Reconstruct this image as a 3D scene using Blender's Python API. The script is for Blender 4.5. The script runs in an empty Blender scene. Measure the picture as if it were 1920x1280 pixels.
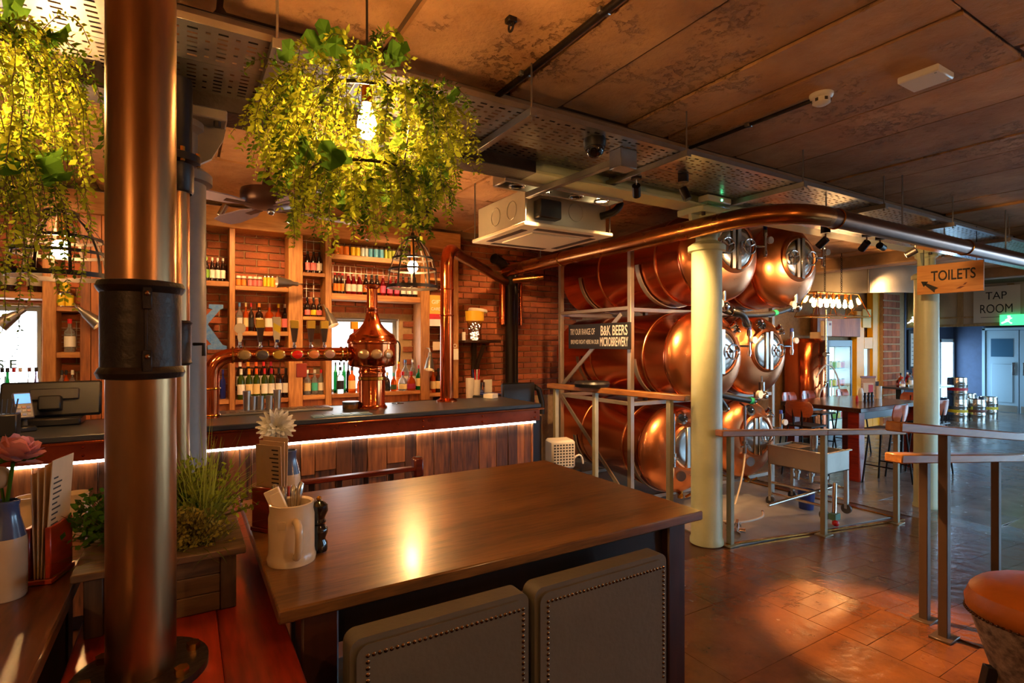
import bpy, bmesh, math, random
from mathutils import Vector, Matrix
random.seed(7)
PI = math.pi
S = bpy.context.scene
COL = S.collection

# ------------------------------------------------------------------ camera
F = 1014.0            # focal length in pixels of the 1920 wide frame
HZ = 645.0            # horizon row
YAW = math.radians(31.2)
CH = 1.6
sY, cY = math.sin(YAW), math.cos(YAW)
cam_d = bpy.data.cameras.new('camera'); cam = bpy.data.objects.new('camera', cam_d); COL.objects.link(cam)
cam_d.sensor_width = 36.0; cam_d.lens = 36.0 * F / 1920.0
cam_d.shift_y = (HZ - 640.0) / 1920.0
cam_d.clip_start = 0.02; cam_d.clip_end = 100
cam.location = (0, 0, CH); cam.rotation_euler = (PI / 2, 0, -YAW)
S.camera = cam

# ------------------------------------------------------------------ world, exposure, large lights
w = bpy.data.worlds.new('world'); S.world = w; w.use_nodes = True
wn = w.node_tree.nodes; wl_ = w.node_tree.links          # plain overcast sky above, dull ground below
wtc = wn.new('ShaderNodeTexCoord'); wsx = wn.new('ShaderNodeSeparateXYZ'); wrp = wn.new('ShaderNodeValToRGB')
wrp.color_ramp.elements[0].position = 0.49; wrp.color_ramp.elements[0].color = (0.10, 0.11, 0.12, 1); wrp.color_ramp.elements[1].position = 0.51; wrp.color_ramp.elements[1].color = (0.42, 0.70, 1.0, 1)
wmr = wn.new('ShaderNodeMapRange'); wmr.inputs[1].default_value = -1; wmr.inputs[2].default_value = 1
wl_.new(wtc.outputs['Generated'], wsx.inputs[0]); wl_.new(wsx.outputs['Z'], wmr.inputs[0]); wl_.new(wmr.outputs[0], wrp.inputs[0]); wl_.new(wrp.outputs[0], wn['Background'].inputs[0])
wn['Background'].inputs[1].default_value = 15.0
S.view_settings.view_transform = 'Standard'; S.view_settings.look = 'None'
S.view_settings.gamma = 1.0; S.view_settings.use_curve_mapping = False
S.view_settings.exposure = 0.38
WARM = (1.0, 0.50, 0.17); WARM2 = (1.0, 0.56, 0.22); COOL = (0.42, 0.72, 1.0)

def lamp(kind, name, loc, energy, col=WARM, parent=None, target=None, size=0.05, ang=60, blend=0.4):
    d = bpy.data.lights.new(name, kind); d.energy = energy; d.color = col
    if kind == 'AREA': d.size = size
    else: d.shadow_soft_size = size
    if kind == 'SPOT': d.spot_size = math.radians(ang); d.spot_blend = blend
    o = bpy.data.objects.new(name, d); COL.objects.link(o); o.location = loc
    if target is not None:
        o.rotation_euler = (Vector(target) - Vector(loc)).to_track_quat('-Z', 'Y').to_euler()
    if parent is not None:
        o.parent = parent
        o.location = Vector(loc) - parent.location
    return o

# ------------------------------------------------------------------ pixel helpers (direction only; distance from a plane)
def ray(px, py):
    r = (px - 960.0) / F; u = (HZ - py) / F
    return Vector((sY + cY * r, cY - sY * r, u))
def aZ(px, py, z): v = ray(px, py); t = (z - CH) / v.z; return Vector((v.x * t, v.y * t, z))
def aY(px, py, y): v = ray(px, py); t = y / v.y; return Vector((v.x * t, y, CH + v.z * t))
def aX(px, py, x): v = ray(px, py); t = x / v.x; return Vector((x, v.y * t, CH + v.z * t))
def aD(px, py, d): v = ray(px, py); return Vector((v.x * d, v.y * d, CH + v.z * d))

# ------------------------------------------------------------------ mesh builder
class MB:
    def __init__(s): s.v = []; s.f = []
    def add(s, vs, fs, m=None):
        b = len(s.v)
        for p in vs:
            p = Vector(p)
            s.v.append(m @ p if m is not None else p)
        s.f += [tuple(b + i for i in f) for f in fs]
        return s
    def cbox(s, x0, x1, y0, y1, z0, z1, b=0.003, m=None):
        c = Vector(((x0 + x1) / 2, (y0 + y1) / 2, (z0 + z1) / 2)); h = [abs(x1 - x0) / 2, abs(y1 - y0) / 2, abs(z1 - z0) / 2]
        b = min(b, min(h) * 0.45)
        idx = {}; vs = []
        for sx in (-1, 1):
            for sy in (-1, 1):
                for sz in (-1, 1):
                    for a in range(3):
                        hh = [h[k] - (0 if k == a else b) for k in range(3)]
                        idx[(sx, sy, sz, a)] = len(vs)
                        vs.append(c + Vector((sx * hh[0], sy * hh[1], sz * hh[2])))
        fs = []
        q = [(-1, -1), (1, -1), (1, 1), (-1, 1)]
        def key(a, sa, t):
            o = [0, 0, 0]; o[a] = sa; o[(a + 1) % 3] = t[0]; o[(a + 2) % 3] = t[1]; return tuple(o)
        for a in range(3):
            for sa in (-1, 1):
                f = [idx[key(a, sa, t) + (a,)] for t in q]
                fs.append(f if sa > 0 else f[::-1])
            a1, a2 = (a + 1) % 3, (a + 2) % 3
            for t1 in (-1, 1):
                for t2 in (-1, 1):
                    k0 = key(a, -1, (t1, t2)); k1 = key(a, 1, (t1, t2))
                    f = [idx[k0 + (a1,)], idx[k1 + (a1,)], idx[k1 + (a2,)], idx[k0 + (a2,)]]
                    fs.append(f if t1 * t2 < 0 else f[::-1])
        for sx in (-1, 1):
            for sy in (-1, 1):
                for sz in (-1, 1):
                    f = [idx[(sx, sy, sz, a)] for a in range(3)]
                    fs.append(f if sx * sy * sz > 0 else f[::-1])
        return s.add(vs, fs, m)
    def box(s, x0, x1, y0, y1, z0, z1, m=None):
        vs = [(x, y, z) for x in (x0, x1) for y in (y0, y1) for z in (z0, z1)]
        return s.add(vs, [(0, 1, 3, 2), (4, 6, 7, 5), (0, 4, 5, 1), (2, 3, 7, 6), (0, 2, 6, 4), (1, 5, 7, 3)], m)
    def bar(s, p0, p1, wdt, hgt, b=0.002):      # rectangular bar between two points
        p0, p1 = Vector(p0), Vector(p1); d = p1 - p0; L = d.length
        q = d.to_track_quat('X', 'Z').to_matrix().to_4x4(); q.translation = p0
        return s.cbox(0, L, -wdt / 2, wdt / 2, -hgt / 2, hgt / 2, b, q)
    def cyl(s, p0, p1, r0, r1=None, n=16, cap=True):
        r1 = r0 if r1 is None else r1
        p0, p1 = Vector(p0), Vector(p1); d = (p1 - p0).normalized()
        a = d.orthogonal().normalized(); c = d.cross(a)
        vs = []
        for p, r in ((p0, r0), (p1, r1)):
            for i in range(n):
                t = 2 * PI * i / n; vs.append(p + a * (r * math.cos(t)) + c * (r * math.sin(t)))
        fs = [(i, (i + 1) % n, n + (i + 1) % n, n + i) for i in range(n)]
        if cap: fs += [tuple(range(n - 1, -1, -1)), tuple(range(n, 2 * n))]
        return s.add(vs, fs)
    def tube(s, pts, r, n=8, closed=False, cap=True):
        pts = [Vector(p) for p in pts]; k = len(pts); rr = r if isinstance(r, (list, tuple)) else [r] * k
        prev = None; vs = []
        for i in range(k):
            if closed: t = (pts[(i + 1) % k] - pts[i - 1])
            else: t = pts[min(i + 1, k - 1)] - pts[max(i - 1, 0)]
            t = t.normalized() if t.length > 1e-9 else Vector((0, 0, 1))
            if prev is None: a = t.orthogonal().normalized()
            else:
                a = prev - t * prev.dot(t)
                a = a.normalized() if a.length > 1e-6 else t.orthogonal().normalized()
            prev = a; c = t.cross(a)
            for j in range(n):
                g = 2 * PI * j / n; vs.append(pts[i] + a * (rr[i] * math.cos(g)) + c * (rr[i] * math.sin(g)))
        fs = []
        for i in range(k if closed else k - 1):
            i2 = (i + 1) % k
            for j in range(n): fs.append((i * n + j, i * n + (j + 1) % n, i2 * n + (j + 1) % n, i2 * n + j))
        if cap and not closed: fs += [tuple(range(n - 1, -1, -1)), tuple((k - 1) * n + j for j in range(n))]
        return s.add(vs, fs)
    def lathe(s, prof, n=24, m=None, arc=None):
        vs = []; fs = []; k = len(prof); full = arc is None
        a0, a1 = (0, 2 * PI) if full else arc
        nn = n if full else n + 1
        for r, z in prof:
            for i in range(nn):
                t = a0 + (a1 - a0) * i / n; vs.append((r * math.cos(t), r * math.sin(t), z))
        for i in range(k - 1):
            for j in range(n):
                j2 = (j + 1) % nn if full else j + 1
                fs.append((i * nn + j, i * nn + j2, (i + 1) * nn + j2, (i + 1) * nn + j))
        return s.add(vs, fs, m)
    def sphere(s, c, r, n=16, k=8, sc=(1, 1, 1)):
        c = Vector(c); prof = [(max(1e-5, math.sin(PI * i / k)), -math.cos(PI * i / k)) for i in range(k + 1)]
        m = Matrix.Translation(c) @ Matrix.Diagonal((r * sc[0], r * sc[1], r * sc[2], 1))
        return s.lathe(prof, n, m)
    def prism(s, poly, t, m=None):               # polygon in XY extruded along Z by t
        n = len(poly); vs = [(x, y, 0) for x, y in poly] + [(x, y, t) for x, y in poly]
        fs = [tuple(range(n - 1, -1, -1)), tuple(range(n, 2 * n))] + [(i, (i + 1) % n, n + (i + 1) % n, n + i) for i in range(n)]
        return s.add(vs, fs, m)
    def torus(s, c, R, r, normal=(0, 0, 1), n=28, k=8):
        nv = Vector(normal).normalized(); a = nv.orthogonal().normalized(); b = nv.cross(a); c = Vector(c)
        return s.tube([c + a * (R * math.cos(2 * PI * i / n)) + b * (R * math.sin(2 * PI * i / n)) for i in range(n)], r, k, True)

def mesh_from(mb, name, m=None, smooth=40, recalc=True, off=None):
    me = bpy.data.meshes.new(name)
    vs = mb.v if off is None else [v - off for v in mb.v]
    me.from_pydata([tuple(v) for v in vs], [], mb.f)
    if recalc and len(mb.f) < 60000:
        bm = bmesh.new(); bm.from_mesh(me); bmesh.ops.remove_doubles(bm, verts=bm.verts, dist=1e-6)
        bmesh.ops.recalc_face_normals(bm, faces=bm.faces); bm.to_mesh(me); bm.free()
    if smooth:
        me.shade_smooth()
        try: me.set_sharp_from_angle(angle=math.radians(smooth))
        except Exception: pass
    if m is not None: me.materials.append(m)
    return me
def link_mesh(name, me, parent=None, loc=(0, 0, 0), rot=(0, 0, 0)):
    o = bpy.data.objects.new(name, me); COL.objects.link(o)
    o.location = loc; o.rotation_euler = rot
    if parent is not None: o.parent = parent
    return o
def root_loc(p):
    v = Vector((0, 0, 0))
    while p is not None: v += p.location; p = p.parent
    return v
def part(name, mb, m, parent, world=False, smooth=40, recalc=True, label=None, stuff=False):
    off = root_loc(parent) if world else None
    o = link_mesh(name, mesh_from(mb, name, m, smooth, recalc, off), parent)
    if label: o['label'] = label
    if stuff: o['kind'] = 'stuff'
    return o
def thing(name, label, cat, loc=(0, 0, 0), rotz=0, group=None):
    o = bpy.data.objects.new(name, None); COL.objects.link(o); o.empty_display_size = 0.05
    o.location = loc; o.rotation_euler = (0, 0, rotz); o['label'] = label; o['category'] = cat
    if group: o['group'] = group
    return o
def solo(name, label, cat, mb, m, loc=(0, 0, 0), group=None, world=False, smooth=40):
    me = mesh_from(mb, name, m, smooth, True, Vector(loc) if world else None)
    o = link_mesh(name, me, None, loc); o['label'] = label; o['category'] = cat
    if group: o['group'] = group
    return o
def struct(name, mb, m, parent=None, smooth=30, world=False):
    o = part(name, mb, m, parent, world=world, smooth=smooth)
    if parent is None: o['kind'] = 'structure'
    return o
def dup(o, loc, rotz=None, label=None, parent=None, group=None):
    c = o.copy(); COL.objects.link(c); c.parent = parent
    if parent is None:
        c.location = loc
        if rotz is not None: c.rotation_euler = (0, 0, rotz)
        if label: c['label'] = label
        if group: c['group'] = group
    for ch in list(o.children): dup(ch, None, parent=c)
    return c
def frame(o, right, up):
    r = Vector(right).normalized(); u = Vector(up).normalized(); n = r.cross(u)
    m = Matrix.Identity(4)
    for i in range(3): m[i][0] = r[i]; m[i][1] = u[i]; m[i][2] = n[i]; m[i][3] = o[i]
    return m
def text(s, m, width=None, height=None, ext=0.001, bold=0.018):
    cu = bpy.data.curves.new('t', 'FONT'); cu.body = s; cu.align_x = 'CENTER'; cu.align_y = 'CENTER'; cu.size = 1; cu.extrude = 0.0; cu.resolution_u = 4
    o = bpy.data.objects.new('t', cu); COL.objects.link(o)
    dg = bpy.context.evaluated_depsgraph_get(); me = bpy.data.meshes.new_from_object(o.evaluated_get(dg))
    vs = [v.co.copy() for v in me.vertices]; fs = [tuple(p.vertices) for p in me.polygons]
    bpy.data.objects.remove(o); bpy.data.curves.remove(cu); bpy.data.meshes.remove(me)
    x0 = min(v.x for v in vs); x1 = max(v.x for v in vs); y0 = min(v.y for v in vs); y1 = max(v.y for v in vs)
    sx = (width / (x1 - x0)) if width else height / (y1 - y0); sy = (height / (y1 - y0)) if height else sx
    mb = MB()
    for i, (dx, dy) in enumerate(((0, 0), (1, 0), (-1, 0), (0, 1), (0, -1)) if bold > .01 else ((0, 0),)):      # a heavier stroke
        mb.add([((v.x - (x0 + x1) / 2 + dx * bold) * sx, (v.y - (y0 + y1) / 2 + dy * bold) * sy, ext + i * .00004) for v in vs], fs, m)
    return mb
def join(*mbs):
    r = MB()
    for b in mbs: r.add(b.v, b.f)
    return r

# ------------------------------------------------------------------ materials
def lin(c): c = c / 255.0; return c / 12.92 if c <= 0.04045 else ((c + 0.055) / 1.055) ** 2.4
def s3(r, g, b): return (lin(r), lin(g), lin(b))
def nodes(name):
    m = bpy.data.materials.new(name); m.use_nodes = True; nt = m.node_tree
    return m, nt, nt.nodes, nt.links, nt.nodes['Principled BSDF']
def mat(name, col, rough=0.5, metal=0.0, var=0.0, vs=6.0, bump=0.0, bs=40.0, rand=0.0, emit=0.0, ecol=None, trans=0.0, coat=0.0, alpha=1.0, spec=0.5, stretch=None, rvar=0.0, col2=None, geo=False, bd=0.01):
    m, nt, N, L, P = nodes(name)
    P.inputs['Base Color'].default_value = (*col, 1); P.inputs['Roughness'].default_value = rough; P.inputs['Metallic'].default_value = metal
    P.inputs['Specular IOR Level'].default_value = spec
    if coat: P.inputs['Coat Weight'].default_value = coat; P.inputs['Coat Roughness'].default_value = 0.12
    if trans: P.inputs['Transmission Weight'].default_value = trans; P.inputs['IOR'].default_value = 1.3
    if alpha < 1: P.inputs['Alpha'].default_value = alpha
    if emit: P.inputs['Emission Color'].default_value = (*(ecol or col), 1); P.inputs['Emission Strength'].default_value = emit
    tc = None
    if var or bump or rvar or col2:
        tc = N.new('ShaderNodeTexCoord'); mp = N.new('ShaderNodeMapping'); L.new(N.new('ShaderNodeNewGeometry').outputs['Position'] if geo else tc.outputs['Object'], mp.inputs[0])
        if stretch: mp.inputs['Scale'].default_value = stretch
    src = None
    if var or col2:
        nz = N.new('ShaderNodeTexNoise'); nz.inputs['Scale'].default_value = vs; nz.inputs['Detail'].default_value = 6; nz.inputs['Roughness'].default_value = 0.65
        L.new(mp.outputs[0], nz.inputs[0])
        rp = N.new('ShaderNodeValToRGB'); rp.color_ramp.elements[0].position = 0.32; rp.color_ramp.elements[1].position = 0.68
        a = col2 if col2 else tuple(c * (1 - var) for c in col); b = col if col2 else tuple(min(1, c * (1 + var * 0.6)) for c in col)
        rp.color_ramp.elements[0].color = (*a, 1); rp.color_ramp.elements[1].color = (*b, 1)
        L.new(nz.outputs[0], rp.inputs[0]); src = rp.outputs[0]
    if rand:
        oi = N.new('ShaderNodeObjectInfo'); hs = N.new('ShaderNodeHueSaturation')
        mr = N.new('ShaderNodeMapRange'); mr.inputs[3].default_value = 1 - rand; mr.inputs[4].default_value = 1 + rand
        L.new(oi.outputs['Random'], mr.inputs[0]); L.new(mr.outputs[0], hs.inputs['Value'])
        if src: L.new(src, hs.inputs['Color'])
        else: hs.inputs['Color'].default_value = (*col, 1)
        src = hs.outputs[0]
    if src: L.new(src, P.inputs['Base Color'])
    if rvar:
        n2 = N.new('ShaderNodeTexNoise'); n2.inputs['Scale'].default_value = vs * 1.7; n2.inputs['Detail'].default_value = 5; L.new(mp.outputs[0], n2.inputs[0])
        mr2 = N.new('ShaderNodeMapRange'); mr2.inputs[3].default_value = max(0.02, rough - rvar); mr2.inputs[4].default_value = rough + rvar
        L.new(n2.outputs[0], mr2.inputs[0]); L.new(mr2.outputs[0], P.inputs['Roughness'])
    if bump:
        n3 = N.new('ShaderNodeTexNoise'); n3.inputs['Scale'].default_value = bs; n3.inputs['Detail'].default_value = 8; L.new(mp.outputs[0], n3.inputs[0])
        bp = N.new('ShaderNodeBump'); bp.inputs['Strength'].default_value = bump; bp.inputs['Distance'].default_value = bd
        L.new(n3.outputs[0], bp.inputs['Height']); L.new(bp.outputs[0], P.inputs['Normal'])
    return m
def wood(name, c1, c2, axis='X', k=5.0, rough=0.45, rand=0.12, bump=0.15, coat=0.0):
    st = {'X': (0.12, 1, 1), 'Y': (1, 0.12, 1), 'Z': (1, 1, 0.12)}[axis]
    m, nt, N, L, P = nodes(name)
    tc = N.new('ShaderNodeTexCoord'); mp = N.new('ShaderNodeMapping'); mp.inputs['Scale'].default_value = st; L.new(tc.outputs['Object'], mp.inputs[0])
    oi = N.new('ShaderNodeObjectInfo'); ad = N.new('ShaderNodeVectorMath'); ad.operation = 'ADD'
    mu = N.new('ShaderNodeMath'); mu.operation = 'MULTIPLY'; mu.inputs[1].default_value = 31.0; L.new(oi.outputs['Random'], mu.inputs[0])
    L.new(mp.outputs[0], ad.inputs[0]); L.new(mu.outputs[0], ad.inputs[1])
    n1 = N.new('ShaderNodeTexNoise'); n1.inputs['Scale'].default_value = k; n1.inputs['Detail'].default_value = 3; n1.inputs['Distortion'].default_value = 0.6; L.new(ad.outputs[0], n1.inputs[0])
    n2 = N.new('ShaderNodeTexNoise'); n2.inputs['Scale'].default_value = k * 14; n2.inputs['Detail'].default_value = 6; L.new(ad.outputs[0], n2.inputs[0])
    mx = N.new('ShaderNodeMath'); mx.operation = 'MULTIPLY_ADD'; mx.inputs[1].default_value = 0.45; L.new(n2.outputs[0], mx.inputs[0])
    m2 = N.new('ShaderNodeMath'); m2.operation = 'MULTIPLY'; m2.inputs[1].default_value = 0.6; L.new(n1.outputs[0], m2.inputs[0]); L.new(m2.outputs[0], mx.inputs[2])
    rp = N.new('ShaderNodeValToRGB'); rp.color_ramp.elements[0].position = 0.38; rp.color_ramp.elements[1].position = 0.66
    rp.color_ramp.elements[0].color = (*c2, 1); rp.color_ramp.elements[1].color = (*c1, 1); L.new(mx.outputs[0], rp.inputs[0])
    hs = N.new('ShaderNodeHueSaturation'); mr = N.new('ShaderNodeMapRange'); mr.inputs[3].default_value = 1 - rand; mr.inputs[4].default_value = 1 + rand
    L.new(oi.outputs['Random'], mr.inputs[0]); L.new(mr.outputs[0], hs.inputs['Value']); L.new(rp.outputs[0], hs.inputs['Color']); L.new(hs.outputs[0], P.inputs['Base Color'])
    P.inputs['Roughness'].default_value = rough
    if coat: P.inputs['Coat Weight'].default_value = coat; P.inputs['Coat Roughness'].default_value = 0.15
    bp = N.new('ShaderNodeBump'); bp.inputs['Strength'].default_value = bump; bp.inputs['Distance'].default_value = 0.004
    L.new(mx.outputs[0], bp.inputs['Height']); L.new(bp.outputs[0], P.inputs['Normal'])
    return m
def leafmat(name, col, tr):
    m = bpy.data.materials.new(name); m.use_nodes = True; nt = m.node_tree; N = nt.nodes; L = nt.links
    N.remove(N['Principled BSDF']); out = N['Material Output']
    d = N.new('ShaderNodeBsdfDiffuse'); t = N.new('ShaderNodeBsdfTranslucent'); mx = N.new('ShaderNodeMixShader'); mx.inputs[0].default_value = tr
    g = N.new('ShaderNodeNewGeometry'); rp = N.new('ShaderNodeValToRGB')
    rp.color_ramp.elements[0].color = (*(c * 0.5 for c in col), 1); rp.color_ramp.elements[1].color = (*(min(1, c * 1.35) for c in col), 1)
    L.new(g.outputs['Random Per Island'], rp.inputs[0]); L.new(rp.outputs[0], d.inputs[0]); L.new(rp.outputs[0], t.inputs[0])
    L.new(d.outputs[0], mx.inputs[1]); L.new(t.outputs[0], mx.inputs[2]); L.new(mx.outputs[0], out.inputs[0])
    return m
def paneglass(name, col, alpha):
    m = bpy.data.materials.new(name); m.use_nodes = True; nt = m.node_tree; N = nt.nodes; L = nt.links
    N.remove(N['Principled BSDF']); out = N['Material Output']
    t = N.new('ShaderNodeBsdfTransparent'); t.inputs[0].default_value = (*col, 1); g = N.new('ShaderNodeBsdfGlossy'); g.inputs['Roughness'].default_value = 0.05
    mx = N.new('ShaderNodeMixShader'); mx.inputs[0].default_value = alpha
    L.new(t.outputs[0], mx.inputs[1]); L.new(g.outputs[0], mx.inputs[2]); L.new(mx.outputs[0], out.inputs[0])
    return m
def glow(name, col, st):
    return mat(name, (0.8, 0.8, 0.8), 0.4, emit=st, ecol=col)

copper = mat('copper', s3(214, 110, 62), 0.16, 1.0, var=0.10, vs=2.2, rvar=0.06, bump=0.02, bs=7)
copper_tank = mat('copper_tank', s3(226, 126, 80), 0.2, 1.0, var=0.14, vs=1.3, rvar=0.08, bump=0.035, bs=3.2)
copper_red = mat('copper_dish', s3(234, 150, 98), 0.3, 1.0, var=0.12, vs=2.4, rvar=0.07)
brass = mat('brass', s3(196, 134, 52), 0.22, 1.0, var=0.12, vs=9, rvar=0.06)
bronze = mat('bronze_pipe', s3(164, 118, 78), 0.32, 1.0, var=0.3, vs=5, rvar=0.09, stretch=(1, 1, 0.25), bump=0.03, bs=30)
bronze_y = mat('bronze_overhead', s3(176, 112, 58), 0.26, 1.0, var=0.25, vs=3, rvar=0.08)
steel = mat('steel', s3(200, 196, 188), 0.22, 1.0, var=0.08, vs=8, rvar=0.07)
steel_b = mat('brushed_steel', s3(190, 182, 170), 0.36, 1.0, var=0.1, vs=4, rvar=0.08)
galv = mat('galvanised', s3(150, 146, 142), 0.33, 0.9, var=0.14, vs=9, rvar=0.1)
chrome = mat('chrome', s3(225, 225, 225), 0.08, 1.0)
blackm = mat('black_metal', s3(34, 27, 24), 0.42, 0.6, var=0.2, vs=14, bump=0.08, bs=60)
darkm = mat('dark_iron', s3(52, 42, 36), 0.42, 0.7, var=0.25, vs=18, bump=0.2, bs=70)
blackp = mat('black_plastic', s3(20, 19, 20), 0.38)
hosem = mat('black_hose', s3(24, 23, 23), 0.45, bump=0.2, bs=90)
pale = mat('pale_green_paint', s3(198, 203, 160), 0.42, var=0.08, vs=7, bump=0.15, bs=25)
postm = mat('khaki_post_paint', s3(150, 142, 112), 0.4, 0.2, var=0.12, vs=9)
rackm = mat('grey_rack_steel', s3(158, 146, 134), 0.4, 0.5, var=0.12, vs=9)
whitep = mat('white_plastic', s3(226, 218, 204), 0.4)
creamp = mat('cream_panel', s3(222, 208, 182), 0.45)
acbody = mat('ac_body', s3(176, 172, 158), 0.4, 0.4, var=0.06)
slate = mat('slate_top', s3(46, 48, 52), 0.34, var=0.2, vs=10, bump=0.06, bs=60)
def pitted(name, c1, c2):
    m, nt, N, L, P = nodes(name); P.inputs['Roughness'].default_value = .88
    g = N.new('ShaderNodeNewGeometry')
    def noise(s, d=6, w=.6):
        n = N.new('ShaderNodeTexNoise'); n.inputs['Scale'].default_value = s; n.inputs['Detail'].default_value = d; n.inputs['Roughness'].default_value = w; L.new(g.outputs['Position'], n.inputs[0]); return n.outputs[0]
    def ramp(src, a, b, c0=(0, 0, 0), c1_=(1, 1, 1)):
        r = N.new('ShaderNodeValToRGB'); r.color_ramp.elements[0].position = a; r.color_ramp.elements[1].position = b; r.color_ramp.elements[0].color = (*c0, 1); r.color_ramp.elements[1].color = (*c1_, 1); L.new(src, r.inputs[0]); return r.outputs[0]
    def mth(op, a, b):
        n = N.new('ShaderNodeMath'); n.operation = op
        for i, v in enumerate((a, b)):
            if isinstance(v, (int, float)): n.inputs[i].default_value = v
            else: L.new(v, n.inputs[i])
        return n.outputs[0]
    pits = mth('MULTIPLY', ramp(noise(22, 5, .7), .52, .60), ramp(noise(1.9, 4), .52, .66))
    big = noise(5, 10, .62)
    h = mth('SUBTRACT', mth('MULTIPLY', big, .7), mth('MULTIPLY', pits, .55))
    bp = N.new('ShaderNodeBump'); bp.inputs['Strength'].default_value = 1; bp.inputs['Distance'].default_value = .045; L.new(h, bp.inputs['Height']); L.new(bp.outputs[0], P.inputs['Normal'])
    mx = N.new('ShaderNodeMix'); mx.data_type = 'RGBA'; L.new(mth('MULTIPLY', pits, .3), mx.inputs['Factor']); L.new(ramp(noise(2.6, 6), .35, .68, c2, c1), mx.inputs['A']); mx.inputs['B'].default_value = (*s3(70, 48, 30), 1)
    hs = N.new('ShaderNodeHueSaturation'); oi = N.new('ShaderNodeObjectInfo'); mr = N.new('ShaderNodeMapRange'); mr.inputs[3].default_value = .88; mr.inputs[4].default_value = 1.1
    L.new(oi.outputs['Random'], mr.inputs[0]); L.new(mr.outputs[0], hs.inputs['Value']); L.new(mx.outputs['Result'], hs.inputs['Color']); L.new(hs.outputs[0], P.inputs['Base Color'])
    return m
concrete = pitted('concrete_soffit', s3(204, 156, 104), s3(172, 124, 78))
joint = mat('soffit_joint', s3(96, 72, 50), 0.95, bump=0.6, bs=20)
beamc = mat('beam_concrete', s3(136, 108, 80), 0.9, var=0.25, vs=3, bump=0.7, bs=12)
plaster = mat('plaster', s3(196, 176, 150), 0.85, var=0.1, vs=3, bump=0.2, bs=30)
mortar = mat('mortar', s3(176, 146, 108), 0.95, var=0.2, vs=20, bump=0.5, bs=90)
brickm = mat('brick', s3(186, 104, 58), 0.9, col2=s3(128, 66, 42), vs=4, bump=0.5, bs=60, rand=0.3, geo=True)
tankfl = mat('tank_floor_resin', s3(158, 152, 146), 0.38, var=0.2, vs=3, bump=0.08, bs=15)
paver = mat('floor_paver', s3(122, 68, 30), 0.24, col2=s3(82, 42, 19), vs=3, bump=0.45, bs=11, rand=0.05, rvar=0.1, geo=True, bd=0.01)
floorb = mat('floor_base', s3(78, 42, 20), 0.3, var=0.3, vs=5)
flag = mat('flagstone', s3(126, 114, 106), 0.24, var=0.3, vs=3, bump=0.3, bs=6, rand=0.14, rvar=0.1, geo=True, bd=0.01)
oak = wood('table_oak', s3(124, 82, 38), s3(62, 37, 15), 'X', 8, 0.3, 0.02, 0.15, coat=0.25)
oakY = wood('table_oak_y', s3(120, 70, 36), s3(60, 32, 16), 'Y', 5, 0.32, 0.04, 0.12, coat=0.2)
redwood = wood('red_mahogany', s3(176, 52, 22), s3(104, 26, 11), 'Y', 4, 0.3, 0.08, 0.08, coat=0.3)
redwoodx = wood('red_mahogany_x', s3(140, 50, 24), s3(78, 24, 12), 'X', 4, 0.3, 0.08, 0.08, coat=0.3)
darkwood = wood('dark_stained', s3(62, 32, 20), s3(30, 15, 10), 'Z', 4, 0.35, 0.1, 0.1)
blackwood = wood('black_stained', s3(34, 22, 18), s3(17, 11, 9), 'Z', 4, 0.4, 0.1, 0.1)
pine = wood('shelf_pine', s3(206, 148, 84), s3(150, 92, 44), 'X', 4, 0.5, 0.12, 0.2)
pineZ = wood('post_pine', s3(204, 144, 80), s3(142, 86, 40), 'Z', 4, 0.5, 0.14, 0.2)
barn = wood('barn_board', s3(158, 92, 42), s3(46, 22, 11), 'Z', 3, 0.5, 0.6, 0.5)
clad = wood('warm_cladding', s3(176, 104, 48), s3(104, 54, 24), 'Z', 3, 0.55, 0.25, 0.3)
railw = wood('handrail_oak', s3(170, 112, 54), s3(118, 70, 30), 'Y', 4, 0.34, 0.05, 0.08, coat=0.2)
railx = wood('handrail_oak_x', s3(172, 110, 44), s3(122, 70, 26), 'X', 4, 0.34, 0.05, 0.08, coat=0.2)
ply = wood('bent_ply', s3(196, 92, 36), s3(150, 58, 20), 'X', 3, 0.32, 0.08, 0.05, coat=0.3)
signw = wood('sign_wood', s3(216, 156, 84), s3(182, 116, 54), 'Y', 3, 0.5, 0.02, 0.08)
crate = wood('planter_wood', s3(120, 88, 56), s3(60, 42, 28), 'X', 5, 0.65, 0.15, 0.3)
cratez = wood('planter_post', s3(84, 62, 44), s3(40, 29, 21), 'Z', 5, 0.65, 0.15, 0.3)
upholst = mat('grey_leather', s3(92, 84, 72), 0.55, var=0.1, vs=8, bump=0.12, bs=60)
upside = mat('tan_leather', s3(190, 104, 34), 0.42, var=0.12, vs=6, bump=0.12, bs=50)
stud = mat('antique_stud', s3(120, 88, 58), 0.25, 1.0)
stone = mat('stoneware', s3(206, 182, 148), 0.25, var=0.08, vs=12, coat=0.4)
stoneb = mat('stoneware_blue', s3(70, 82, 116), 0.25, var=0.15, vs=10, coat=0.4)
paper = mat('paper', s3(222, 196, 164), 0.7)
paper2 = mat('menu_card', s3(206, 176, 140), 0.7, var=0.06, vs=30)
ink = mat('ink', s3(40, 32, 28), 0.7)
white = mat('white_print', s3(238, 232, 222), 0.6)
black = mat('black_board', s3(30, 27, 26), 0.6, var=0.15, vs=12)
bluepaint = mat('peeling_blue', s3(52, 110, 182), 0.6, col2=s3(104, 136, 178), vs=30, bump=0.3, bs=40)
leaf1 = leafmat('fern_leaf', s3(148, 158, 42), 0.5); leaf1d = leafmat('fern_leaf_dark', s3(78, 104, 28), 0.35)
leaf2 = leafmat('ivy_green', s3(66, 100, 30), 0.3)
leaf3 = leafmat('grass_green', s3(84, 104, 36), 0.3)
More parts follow.
